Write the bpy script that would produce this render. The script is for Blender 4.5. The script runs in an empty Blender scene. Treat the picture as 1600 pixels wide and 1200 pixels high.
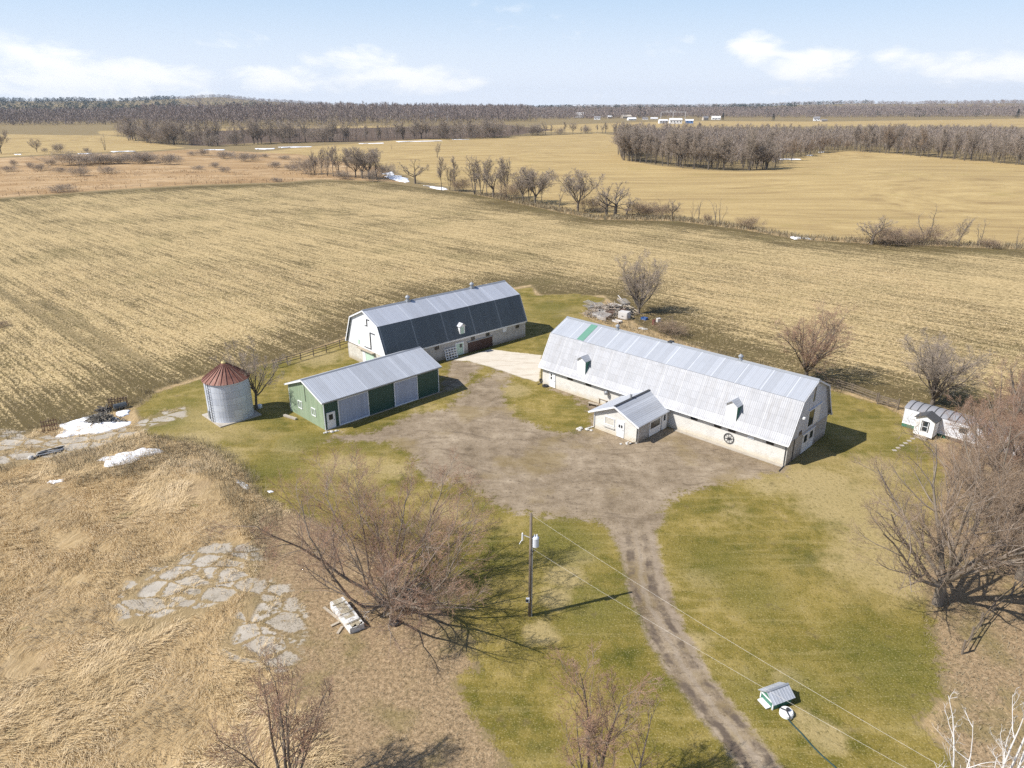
import bpy, math, random
import numpy as np
from mathutils import Vector, Matrix

S = bpy.context.scene
COL = S.collection
R = math.radians

# ------------------------------------------------------------------ camera
CAM_H = 37.0                       # drone height above the yard, metres
FPX = 1109.0                       # focal length in pixels of a 1600 wide frame (24 mm equivalent)
PITCH = math.atan(434.0 / FPX)
cam_d = bpy.data.cameras.new("camera")
cam_d.sensor_width = 36.0
cam_d.lens = FPX / 1600.0 * 36.0
cam_d.clip_start = 0.5
cam_d.clip_end = 40000.0
cam = bpy.data.objects.new("camera", cam_d)
cam.location = (0, 0, CAM_H)
cam.rotation_euler = (math.pi / 2 - PITCH, 0, 0)
COL.objects.link(cam)
S.camera = cam

# ------------------------------------------------------------------ exposure
S.view_settings.view_transform = 'Standard'
S.view_settings.look = 'None'
S.view_settings.gamma = 1.0
S.view_settings.exposure = 0.66
S.cycles.use_denoising = False
S.cycles.max_bounces = 5
S.cycles.diffuse_bounces = 3
S.cycles.glossy_bounces = 2
S.cycles.transmission_bounces = 2
S.cycles.transparent_max_bounces = 6
S.cycles.volume_bounces = 0
S.cycles.sample_clamp_indirect = 8.0

# ------------------------------------------------------------------ sun + sky
SUN_AZ = R(71.0 + 180.0)           # compass direction of the sun, from +Y towards +X
SUN_EL = R(46.0)
sun_d = bpy.data.lights.new("sun", 'SUN')
sun_d.energy = 4.15
sun_d.angle = R(0.53)
sun_d.color = (1.0, 0.955, 0.89)
sun = bpy.data.objects.new("sun", sun_d)
sv = Vector((math.sin(SUN_AZ) * math.cos(SUN_EL), math.cos(SUN_AZ) * math.cos(SUN_EL), math.sin(SUN_EL)))
sun.rotation_euler = sv.to_track_quat('Z', 'Y').to_euler()
sun.location = (-60, -20, 90)
COL.objects.link(sun)


class NT:
    """small node helper: every call returns an output socket"""
    def __init__(s, tree):
        s.t = tree
        s.n = tree.nodes
        s.l = tree.links

    def put(s, sock, v):
        if v is None:
            return
        if isinstance(v, bpy.types.NodeSocket):
            s.l.new(v, sock)
        elif isinstance(v, (tuple, list)) and sock.type == 'RGBA' and len(v) == 3:
            sock.default_value = (*v, 1.0)
        else:
            sock.default_value = v

    def node(s, typ, ins=None, out=0, **props):
        nd = s.n.new(typ)
        for k, v in props.items():
            setattr(nd, k, v)
        for k, v in (ins or {}).items():
            s.put(nd.inputs[k], v)
        return nd.outputs[out]

    def m(s, op, a, b=None, c=None, clamp=False):
        nd = s.n.new('ShaderNodeMath')
        nd.operation = op
        nd.use_clamp = clamp
        for i, v in enumerate((a, b, c)):
            s.put(nd.inputs[i], v)
        return nd.outputs[0]

    def vm(s, op, a, b=None, out=0):
        nd = s.n.new('ShaderNodeVectorMath')
        nd.operation = op
        s.put(nd.inputs[0], a)
        if b is not None:
            s.put(nd.inputs[1], b)
        return nd.outputs[out]

    def vs(s, a, k):
        nd = s.n.new('ShaderNodeVectorMath')
        nd.operation = 'SCALE'
        s.put(nd.inputs[0], a)
        s.put(nd.inputs['Scale'], k)
        return nd.outputs[0]

    def mix(s, f, a, b, blend='MIX'):
        nd = s.n.new('ShaderNodeMix')
        nd.data_type = 'RGBA'
        nd.blend_type = blend
        s.put(nd.inputs[0], f)
        s.put(nd.inputs[6], a)
        s.put(nd.inputs[7], b)
        return nd.outputs[2]

    def noise(s, vec, scale, detail=4, rough=0.55, dist=0.0, out=0):
        return s.node('ShaderNodeTexNoise', {'Vector': vec, 'Scale': scale, 'Detail': detail, 'Roughness': rough, 'Distortion': dist}, out)

    def step(s, v, lo, hi, a=0.0, b=1.0, smooth=True):
        return s.node('ShaderNodeMapRange', {0: v, 1: lo, 2: hi, 3: a, 4: b}, interpolation_type='SMOOTHSTEP' if smooth else 'LINEAR')

    def ramp(s, f, stops):
        nd = s.n.new('ShaderNodeValToRGB')
        s.put(nd.inputs[0], f)
        el = nd.color_ramp.elements
        while len(el) < len(stops):
            el.new(0.5)
        for e, (p, c) in zip(el, stops):
            e.position = p
            e.color = (*c, 1.0)
        return nd.outputs[0]

    def mapping(s, vec, loc=(0, 0, 0), rot=(0, 0, 0), scale=(1, 1, 1)):
        return s.node('ShaderNodeMapping', {'Vector': vec, 'Location': loc, 'Rotation': rot, 'Scale': scale})

    def attr(s, name):
        nd = s.n.new('ShaderNodeAttribute')
        nd.attribute_name = name
        return nd.outputs['Fac']


def px_dir(x, y):
    """world direction through a pixel of the 1600x1200 photograph"""
    u, v = (x - 800) / FPX, (600 - y) / FPX
    c, s_ = math.cos(PITCH), math.sin(PITCH)
    return np.array([u, c + v * s_, -s_ + v * c])


world = bpy.data.worlds.new("World")
S.world = world
world.use_nodes = True
wt = NT(world.node_tree)
wt.n.clear()
sky = wt.n.new('ShaderNodeTexSky')
sky.sky_type = 'NISHITA'
sky.sun_disc = False
sky.sun_elevation = SUN_EL
sky.sun_rotation = SUN_AZ
sky.altitude = 100
sky.air_density = 1.0
sky.dust_density = 0.6
sky.ozone_density = 1.4
gen = wt.node('ShaderNodeTexCoord', out='Generated')
sep = wt.n.new('ShaderNodeSeparateXYZ')
wt.l.new(gen, sep.inputs[0])
az = wt.m('ARCTAN2', sep.outputs[0], sep.outputs[1])
el = wt.m('ARCSINE', sep.outputs[2])
cvec = wt.node('ShaderNodeCombineXYZ', {0: az, 1: wt.m('MULTIPLY', el, 2.6), 2: 0.0})
n1 = wt.noise(cvec, 16.0, 8, 0.62, 0.3)
n2 = wt.noise(cvec, 4.0, 5, 0.6, 0.6)
# (x, y, half width, half height, strength) of each cloud, photograph pixels turned into sky angles
CL = [(560, 92, 90, 26, .8), (650, 122, 120, 26, .95), (540, 128, 80, 20, .5), (720, 128, 62, 16, .95), (360, 64, 60, 20, .5), (170, 126, 150, 36, 1.0), (250, 118, 60, 22, .8),
      (255, 140, 66, 18, .8), (60, 100, 90, 40, .9), (435, 124, 90, 22, .9), (485, 130, 40, 12, .8), (1185, 78, 60, 28, 1.0), (1260, 100, 80, 28, 1.0), (1040, 68, 60, 24, .45),
      (1420, 96, 60, 24, .8), (1500, 104, 90, 28, .8), (1580, 102, 60, 26, .9), (1240, 142, 50, 10, .4), (935, 150, 18, 9, .6), (960, 126, 16, 9, .35),
      (830, 36, 140, 46, .28), (780, 10, 120, 20, .3), (1500, 128, 110, 14, .4), (-120, 90, 160, 60, .9), (1760, 90, 170, 46, .9), (1980, 60, 120, 50, .7),
      (-360, 60, 120, 60, .8), (200, -190, 320, 90, .7), (1250, -240, 380, 90, .6), (640, -420, 400, 120, .6)]
tot = None
for (cx, cy, hw, hh, st) in CL:
    d0 = px_dir(cx, cy)
    d0 = d0 / np.linalg.norm(d0)
    a0, e0 = math.atan2(d0[0], d0[1]), math.asin(d0[2])
    qx = wt.m('MULTIPLY', wt.m('SUBTRACT', az, a0), 1060.0 / hw)
    qy = wt.m('MULTIPLY', wt.m('SUBTRACT', el, e0), 1060.0 / hh)
    r2 = wt.m('ADD', wt.m('MULTIPLY', qx, qx), wt.m('MULTIPLY', qy, qy))
    w = wt.m('MULTIPLY', wt.m('SUBTRACT', 1.0, r2, clamp=True), st)
    tot = w if tot is None else wt.m('MAXIMUM', tot, w)
dens = wt.m('ADD', wt.m('MULTIPLY', wt.m('SUBTRACT', n1, 0.5), 1.9), wt.m('MULTIPLY', wt.m('SUBTRACT', n2, 0.5), 0.7))
cl = wt.step(wt.m('ADD', wt.m('MULTIPLY', tot, 0.85), wt.m('MULTIPLY', dens, wt.step(tot, 0.0, 0.25))), 0.24, 0.95)
veil = wt.m('MULTIPLY', wt.step(wt.noise(cvec, 2.3, 6, 0.6, 1.0), 0.45, 0.8), 0.22)
lowhaze = wt.m('MULTIPLY', wt.step(el, 0.16, 0.0), 0.94)
WHITE = (9.4, 9.45, 9.5)
blue = wt.mix(wt.m('MULTIPLY', wt.step(el, 0.50, 0.12), 0.8), wt.mix(1.0, sky.outputs[0], (.90, .96, 1.10), 'MULTIPLY'), (4.8, 6.4, 8.3))
c1 = wt.mix(wt.m('MAXIMUM', veil, lowhaze), blue, (7.5, 8.0, 8.95))
c2 = wt.mix(wt.m('MULTIPLY', cl, 0.9), c1, WHITE)
bg = wt.node('ShaderNodeBackground', {'Color': c2, 'Strength': 0.076})
wo = wt.n.new('ShaderNodeOutputWorld')
wt.l.new(bg, wo.inputs[0])


# ------------------------------------------------------------------ terrain
def sm(a, b, x):
    t = np.clip((x - a) / (b - a), 0, 1)
    return t * t * (3 - 2 * t)


def terr(x, y):
    """height of the land: flat round the farm, then a slow rise to wooded hills"""
    x = np.asarray(x, float)
    y = np.asarray(y, float)
    D = np.hypot(x, y)
    a = x / np.maximum(y, 1.0)
    z = 8 * sm(750, 1900, D) + 9 * sm(1900, 3300, D) + 8 * sm(950, 1700, D) * np.exp(-((a + .24) / .2) ** 2)
    amp = 3 + 62 * np.exp(-((a + .40) / .15) ** 2) + 50 * np.exp(-((a + .72) / .2) ** 2) + 30 * np.exp(-((a - .46) / .24) ** 2) + 10 * np.exp(-((a - .12) / .08) ** 2) + 36 * np.exp(-((a - .9) / .3) ** 2)
    amp = amp * (0.9 + .07 * np.sin(a * 31 + 1) + .05 * np.sin(a * 67 + 2))
    z = z + amp * sm(3000, 5200, D)
    # soft swells of the hay field
    z = z + (1.6 * np.sin(x / 61 + 1.0) * np.sin(y / 83 + .4)) * sm(300, 430, D) * (1 - sm(900, 1500, D))
    return z


def G(x, y, z=None):
    """point of the land under a photograph pixel (or at height z)"""
    d = px_dir(x, y)
    if z is not None:
        t = (z - CAM_H) / d[2]
        return Vector((d[0] * t, d[1] * t, z))
    lo, hi = 10.0, 9000.0
    h = 0.0
    prev = 10.0
    t = 10.0
    while t < 9000:
        if CAM_H + d[2] * t < terr(d[0] * t, d[1] * t):
            lo, hi = prev, t
            for _ in range(30):
                mid = (lo + hi) / 2
                if CAM_H + d[2] * mid < terr(d[0] * mid, d[1] * mid):
                    hi = mid
                else:
                    lo = mid
            break
        prev = t
        t *= 1.03
    else:
        lo = 6000.0
    X, Y = d[0] * lo, d[1] * lo
    return Vector((X, Y, float(terr(X, Y))))


def top_h(x, y, P):
    """height above P of what shows at pixel (x, y) straight over P"""
    d = px_dir(x, y)
    t = math.hypot(P[0], P[1]) / math.hypot(d[0], d[1])
    return CAM_H + d[2] * t - P[2]


# ------------------------------------------------------------------ object helpers
def link(o, parent=None):
    COL.objects.link(o)
    if parent is not None:
        o.parent = parent
    return o


def tag(o, label=None, cat=None, group=None, kind=None):
    for k, v in (('label', label), ('category', cat), ('group', group), ('kind', kind)):
        if v:
            o[k] = v
    return o


def thing(name, label, cat, loc=(0, 0, 0), rz=0.0, group=None):
    o = bpy.data.objects.new(name, None)
    o.empty_display_size = 0.3
    o.location = loc
    o.rotation_euler = (0, 0, rz)
    link(o)
    return tag(o, label, cat, group)


class MB:
    """collects simple shapes into one mesh"""
    def __init__(s):
        s.v, s.f = [], []

    def add(s, vs, fs):
        b = len(s.v)
        s.v += [tuple(v) for v in vs]
        s.f += [tuple(b + i for i in f) for f in fs]
        return s

    def box(s, x0, x1, y0, y1, z0, z1):
        return s.add([(x0, y0, z0), (x1, y0, z0), (x1, y1, z0), (x0, y1, z0), (x0, y0, z1), (x1, y0, z1), (x1, y1, z1), (x0, y1, z1)],
                     [(0, 3, 2, 1), (4, 5, 6, 7), (0, 1, 5, 4), (1, 2, 6, 5), (2, 3, 7, 6), (3, 0, 4, 7)])

    def obox(s, c, ax, ay, az_, hx, hy, hz):
        """box round c with half sizes along three axes"""
        c = Vector(c)
        ax, ay, az_ = Vector(ax).normalized() * hx, Vector(ay).normalized() * hy, Vector(az_).normalized() * hz
        vs = [c + ax * i + ay * j + az_ * k for k in (-1, 1) for (i, j) in ((-1, -1), (1, -1), (1, 1), (-1, 1))]
        return s.add(vs, [(0, 3, 2, 1), (4, 5, 6, 7), (0, 1, 5, 4), (1, 2, 6, 5), (2, 3, 7, 6), (3, 0, 4, 7)])

    def beam(s, p, q, w, h):
        p, q = Vector(p), Vector(q)
        d = q - p
        up = Vector((0, 0, 1)) if abs(d.normalized().z) < .95 else Vector((0, 1, 0))
        sx = d.cross(up).normalized()
        return s.obox((p + q) / 2, d, sx, sx.cross(d), d.length / 2, w / 2, h / 2)

    def prism(s, poly, axis, a, b):
        """extrude a 2D polygon; axis 'x': poly=(y,z), 'y': poly=(x,z), 'z': poly=(x,y)"""
        n = len(poly)
        mk = {'x': lambda t, p: (t, p[0], p[1]), 'y': lambda t, p: (p[0], t, p[1]), 'z': lambda t, p: (p[0], p[1], t)}[axis]
        vs = [mk(a, p) for p in poly] + [mk(b, p) for p in poly]
        fs = [tuple(range(n)), tuple(range(2 * n - 1, n - 1, -1))] + [(i, n + i, n + (i + 1) % n, (i + 1) % n) for i in range(n)]
        return s.add(vs, fs)

    def tube(s, pts, r, k=6, r1=None, cap=True):
        pts = [Vector(p) for p in pts]
        b = len(s.v)
        n = len(pts)
        prev = None
        for i, p in enumerate(pts):
            d = (pts[min(i + 1, n - 1)] - pts[max(i - 1, 0)]).normalized()
            u = d.cross(Vector((0, 0, 1)) if abs(d.z) < .9 else Vector((0, 1, 0))).normalized()
            if prev is not None and u.dot(prev) < 0:
                u = -u
            prev = u
            w = d.cross(u)
            rr = r if r1 is None else r + (r1 - r) * i / max(n - 1, 1)
            for j in range(k):
                t = 2 * math.pi * j / k
                s.v.append(tuple(p + (u * math.cos(t) + w * math.sin(t)) * rr))
        for i in range(n - 1):
            for j in range(k):
                s.f.append((b + i * k + j, b + i * k + (j + 1) % k, b + (i + 1) * k + (j + 1) % k, b + (i + 1) * k + j))
        if cap:
            s.f.append(tuple(b + j for j in range(k - 1, -1, -1)))
            s.f.append(tuple(b + (n - 1) * k + j for j in range(k)))
        return s

    def lathe(s, prof, k=24, c=(0, 0, 0), phase=0.0):
        b = len(s.v)
        for (r, z) in prof:
            for j in range(k):
                t = 2 * math.pi * (j + phase) / k
                s.v.append((c[0] + r * math.cos(t), c[1] + r * math.sin(t), c[2] + z))
        for i in range(len(prof) - 1):
            for j in range(k):
                s.f.append((b + i * k + j, b + i * k + (j + 1) % k, b + (i + 1) * k + (j + 1) % k, b + (i + 1) * k + j))
        if prof[0][0] > .001:
            s.f.append(tuple(b + j for j in range(k - 1, -1, -1)))
        e = b + (len(prof) - 1) * k
        if prof[-1][0] > .001:
            s.f.append(tuple(e + j for j in range(k)))
        return s

    def torus(s, c, ax, R0, r0, k=20, m=8):
        c, ax = Vector(c), Vector(ax).normalized()
        u = ax.orthogonal().normalized()
        w = ax.cross(u)
        b = len(s.v)
        for i in range(k):
            t = 2 * math.pi * i / k
            d = u * math.cos(t) + w * math.sin(t)
            for j in range(m):
                q = 2 * math.pi * j / m
                s.v.append(tuple(c + d * (R0 + r0 * math.cos(q)) + ax * r0 * math.sin(q)))
        for i in range(k):
            for j in range(m):
                s.f.append((b + i * m + j, b + ((i + 1) % k) * m + j, b + ((i + 1) % k) * m + (j + 1) % m, b + i * m + (j + 1) % m))
        return s

    def obj(s, name, mat, parent=None, smooth=False, bevel=0.0):
        me = bpy.data.meshes.new(name)
        me.from_pydata([tuple(v) for v in s.v], [], s.f)
        me.validate()
        me.materials.append(mat) if mat else None
        if smooth:
            me.polygons.foreach_set('use_smooth', [True] * len(me.polygons))
        o = bpy.data.objects.new(name, me)
        link(o, parent)
        import bmesh
        bm = bmesh.new()
        bm.from_mesh(me)
        bmesh.ops.recalc_face_normals(bm, faces=bm.faces)
        bm.to_mesh(me)
        bm.free()
        if bevel:
            md = o.modifiers.new('edge', 'BEVEL')
            md.width = bevel
            md.segments = 2
            md.limit_method = 'ANGLE'
        return o


def np_mesh(name, verts, faces, mat, parent=None, smooth=False, mat_idx=None, mats=None):
    """fast mesh from numpy arrays; faces (n,3) or (n,4)"""
    verts = np.asarray(verts, np.float32)
    faces = np.asarray(faces, np.int32)
    me = bpy.data.meshes.new(name)
    k = faces.shape[1]
    me.vertices.add(len(verts))
    me.vertices.foreach_set('co', verts.ravel())
    me.loops.add(faces.size)
    me.loops.foreach_set('vertex_index', faces.ravel())
    me.polygons.add(len(faces))
    me.polygons.foreach_set('loop_start', np.arange(0, faces.size, k, dtype=np.int32))
    me.polygons.foreach_set('loop_total', np.full(len(faces), k, np.int32))
    for mm in (mats or [mat]):
        me.materials.append(mm)
    if mat_idx is not None:
        me.polygons.foreach_set('material_index', np.asarray(mat_idx, np.int32))
    if smooth:
        me.polygons.foreach_set('use_smooth', np.ones(len(faces), bool))
    me.update(calc_edges=True)
    o = bpy.data.objects.new(name, me)
    link(o, parent)
    return o


def copy_tree(o, parent=None):
    c = o.copy()
    COL.objects.link(c)
    c.parent = parent
    for ch in list(o.children):
        copy_tree(ch, c)
    return c


# ------------------------------------------------------------------ materials
def new_mat(name):
    m = bpy.data.materials.new(name)
    m.use_nodes = True
    t = NT(m.node_tree)
    t.n.clear()
    out = t.n.new('ShaderNodeOutputMaterial')
    b = t.n.new('ShaderNodeBsdfPrincipled')
    t.l.new(b.outputs[0], out.inputs[0])
    return m, t, b


def simple(name, col, rough=.7, var=.15, scale=3.0, metal=0.0, bump=0.0, stain=None, stain_amt=.5, stain_scale=1.0):
    """one colour with uneven tone, optional stains and bump"""
    m, t, b = new_mat(name)
    P = t.node('ShaderNodeTexCoord', out='Object')
    n = t.noise(P, scale, 5, .6)
    c = t.mix(n, tuple(max(0, k * (1 - var)) for k in col), tuple(min(1, k * (1 + var)) for k in col))
    if stain:
        f = t.m('MULTIPLY', t.step(t.noise(P, stain_scale, 6, .65, .4), .48, .70), stain_amt)
        c = t.mix(f, c, stain)
    t.put(b.inputs['Base Color'], c)
    b.inputs['Roughness'].default_value = rough
    b.inputs['Metallic'].default_value = metal
    if bump:
        bp = t.node('ShaderNodeBump', {'Strength': bump, 'Distance': .03, 'Height': t.noise(P, scale * 4, 4)})
        t.l.new(bp, b.inputs['Normal'])
    return m


def metal_roof(name, col, seam=5.6, seam_col=None, pan=.9, lap=0.0, rib=.23, var=.08, metal=.25, rough=.45, stain=(.32, .27, .22), stain_amt=.35):
    """ribbed sheet metal: X runs along the eave, sheets of width pan, seams every seam metres"""
    m, t, b = new_mat(name)
    P = t.node('ShaderNodeTexCoord', out='Object')
    s = t.n.new('ShaderNodeSeparateXYZ')
    t.l.new(P, s.inputs[0])
    x = s.outputs[0]
    cell = t.m('FLOOR', t.m('DIVIDE', x, pan))
    rowi = t.m('FLOOR', t.m('DIVIDE', t.m('ADD', s.outputs[2], t.m('MULTIPLY', s.outputs[1], .35)), lap if lap else 50.0))
    wn = t.node('ShaderNodeTexWhiteNoise', {'Vector': t.node('ShaderNodeCombineXYZ', {0: cell, 1: rowi, 2: 3.7})}, noise_dimensions='3D')
    c = t.mix(wn, tuple(k * (1 - var) for k in col), tuple(min(1, k * (1 + var)) for k in col))
    # streaks of weathering running down the sheet
    str_ = t.noise(t.mapping(P, scale=(2.6, .25, .25)), 1.0, 5, .65)
    c = t.mix(t.m('MULTIPLY', t.step(str_, .45, .75), stain_amt), c, stain)
    blot = t.noise(P, .35, 5, .6)
    c = t.mix(t.m('MULTIPLY', t.step(blot, .5, .8), .25), c, tuple(k * .72 for k in col))
    # sheet joints: fine darker line
    fx = t.m('ABSOLUTE', t.m('SUBTRACT', t.m('FRACT', t.m('DIVIDE', x, pan)), .5))
    c = t.mix(t.m('MULTIPLY', t.step(fx, .455, .49), .35), c, tuple(k * .55 for k in col))
    if lap:
        fz = t.m('ABSOLUTE', t.m('SUBTRACT', t.m('FRACT', t.m('DIVIDE', t.m('ADD', s.outputs[2], t.m('MULTIPLY', s.outputs[1], .35)), lap)), .5))
        c = t.mix(t.m('MULTIPLY', t.step(fz, .44, .49), .30), c, tuple(k * .55 for k in col))
    if seam_col:
        fs = t.m('ABSOLUTE', t.m('SUBTRACT', t.m('FRACT', t.m('DIVIDE', x, seam)), .5))
        wob = t.m('MULTIPLY', t.m('SUBTRACT', t.noise(P, .8, 3), .5), .012)
        c = t.mix(t.m('MULTIPLY', t.step(t.m('ADD', fs, wob), .478, .486), .75), c, seam_col)
    t.put(b.inputs['Base Color'], c)
    b.inputs['Metallic'].default_value = metal
    t.put(b.inputs['Roughness'], t.m('ADD', rough, t.m('MULTIPLY', blot, .2)))
    h = t.m('PINGPONG', t.m('DIVIDE', x, rib), .5)
    h2 = t.m('POWER', t.m('MULTIPLY', h, 2.0), 3.0)
    bp = t.node('ShaderNodeBump', {'Strength': .55, 'Distance': .03, 'Height': t.m('ADD', h2, t.m('MULTIPLY', t.noise(P, 1.2, 3), 1.2))})
    t.l.new(bp, b.inputs['Normal'])
    return m


def block_wall(name, col, mortar, dirt=(.35, .27, .14), bh=.2, var=.06, dirt_amt=.8):
    """painted concrete block: X along the wall, Z up; earth splashed along the foot"""
    m, t, b = new_mat(name)
    P = t.node('ShaderNodeTexCoord', out='Object')
    s = t.n.new('ShaderNodeSeparateXYZ')
    t.l.new(P, s.inputs[0])
    q = t.node('ShaderNodeCombineXYZ', {0: t.m('ADD', s.outputs[0], s.outputs[1]), 1: s.outputs[2], 2: 0.0})
    br = t.n.new('ShaderNodeTexBrick')
    t.put(br.inputs['Vector'], q)
    for k, v in (('Color1', tuple(c * (1 - var) for c in col)), ('Color2', tuple(min(1, c * (1 + var)) for c in col)), ('Mortar', mortar), ('Scale', 1.0),
                 ('Mortar Size', .012), ('Mortar Smooth', .3), ('Brick Width', .4), ('Row Height', bh)):
        t.put(br.inputs[k], v)
    n = t.noise(P, .7, 6, .65)
    c = t.mix(t.m('MULTIPLY', t.step(n, .45, .75), .45), br.outputs[0], tuple(k * .7 for k in col))
    zz = t.m('SUBTRACT', s.outputs[2], t.m('MULTIPLY', t.noise(P, 1.3, 4), 1.0))
    c = t.mix(t.m('MULTIPLY', t.step(zz, .35, -.45), dirt_amt), c, dirt)
    drip = t.noise(t.mapping(P, scale=(3, 3, .22)), 1.0, 4, .6)
    c = t.mix(t.m('MULTIPLY', t.step(drip, .58, .8), .3), c, tuple(k * .55 for k in col))
    t.put(b.inputs['Base Color'], c)
    b.inputs['Roughness'].default_value = .9
    bp = t.node('ShaderNodeBump', {'Strength': .4, 'Distance': .02, 'Height': br.outputs[1]})
    t.l.new(bp, b.inputs['Normal'])
    return m


def siding(name, col, w=.3, dark=.75, rough=.6, stain=None, stain_amt=.5):
    """upright boards or ribbed cladding, ribs counted along x+y"""
    m, t, b = new_mat(name)
    P = t.node('ShaderNodeTexCoord', out='Object')
    s = t.n.new('ShaderNodeSeparateXYZ')
    t.l.new(P, s.inputs[0])
    q = t.m('DIVIDE', t.m('ADD', s.outputs[0], s.outputs[1]), w)
    f = t.m('ABSOLUTE', t.m('SUBTRACT', t.m('FRACT', q), .5))
    wn = t.node('ShaderNodeTexWhiteNoise', {'W': t.m('FLOOR', q)}, noise_dimensions='1D')
    c = t.mix(wn, tuple(k * .9 for k in col), tuple(min(1, k * 1.07) for k in col))
    c = t.mix(t.m('MULTIPLY', t.step(f, .40, .48), .7), c, tuple(k * dark for k in col))
    n = t.noise(t.mapping(P, scale=(2.2, 2.2, .4)), 1.0, 5, .65)
    c = t.mix(t.m('MULTIPLY', t.step(n, .46, .72), stain_amt), c, stain or tuple(k * .72 for k in col))
    t.put(b.inputs['Base Color'], c)
    b.inputs['Roughness'].default_value = rough
    bp = t.node('ShaderNodeBump', {'Strength': .5, 'Distance': .02, 'Height': t.step(f, .34, .46)})
    t.l.new(bp, b.inputs['Normal'])
    return m


def glass(name, col=(.02, .025, .03)):
    m, t, b = new_mat(name)
    P = t.node('ShaderNodeTexCoord', out='Object')
    t.put(b.inputs['Base Color'], t.mix(t.noise(P, 2.0, 3), col, tuple(k * 1.8 for k in col)))
    b.inputs['Roughness'].default_value = .12
    return m

# ------------------------------------------------------------------ the land, one sheet split by what covers it
def world_poly(pts):
    return np.array([tuple(G(x, y))[:2] for x, y in pts])


def sdf(poly, X, Y):
    """signed distance to a polygon, positive inside"""
    n = len(poly)
    d = np.full(X.shape, 1e9)
    ins = np.zeros(X.shape, bool)
    for i in range(n):
        ax_, ay_ = poly[i]
        bx_, by_ = poly[(i + 1) % n]
        ex, ey = bx_ - ax_, by_ - ay_
        wx, wy = X - ax_, Y - ay_
        t = np.clip((wx * ex + wy * ey) / (ex * ex + ey * ey + 1e-9), 0, 1)
        d = np.minimum(d, (wx - ex * t) ** 2 + (wy - ey * t) ** 2)
        c = ((ay_ > Y) != (by_ > Y))
        with np.errstate(divide='ignore', invalid='ignore'):
            xi = ex * (Y - ay_) / (ey if abs(ey) > 1e-9 else 1e-9) + ax_
        ins ^= c & (X < xi)
    return np.where(ins, 1, -1) * np.sqrt(d)


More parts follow.
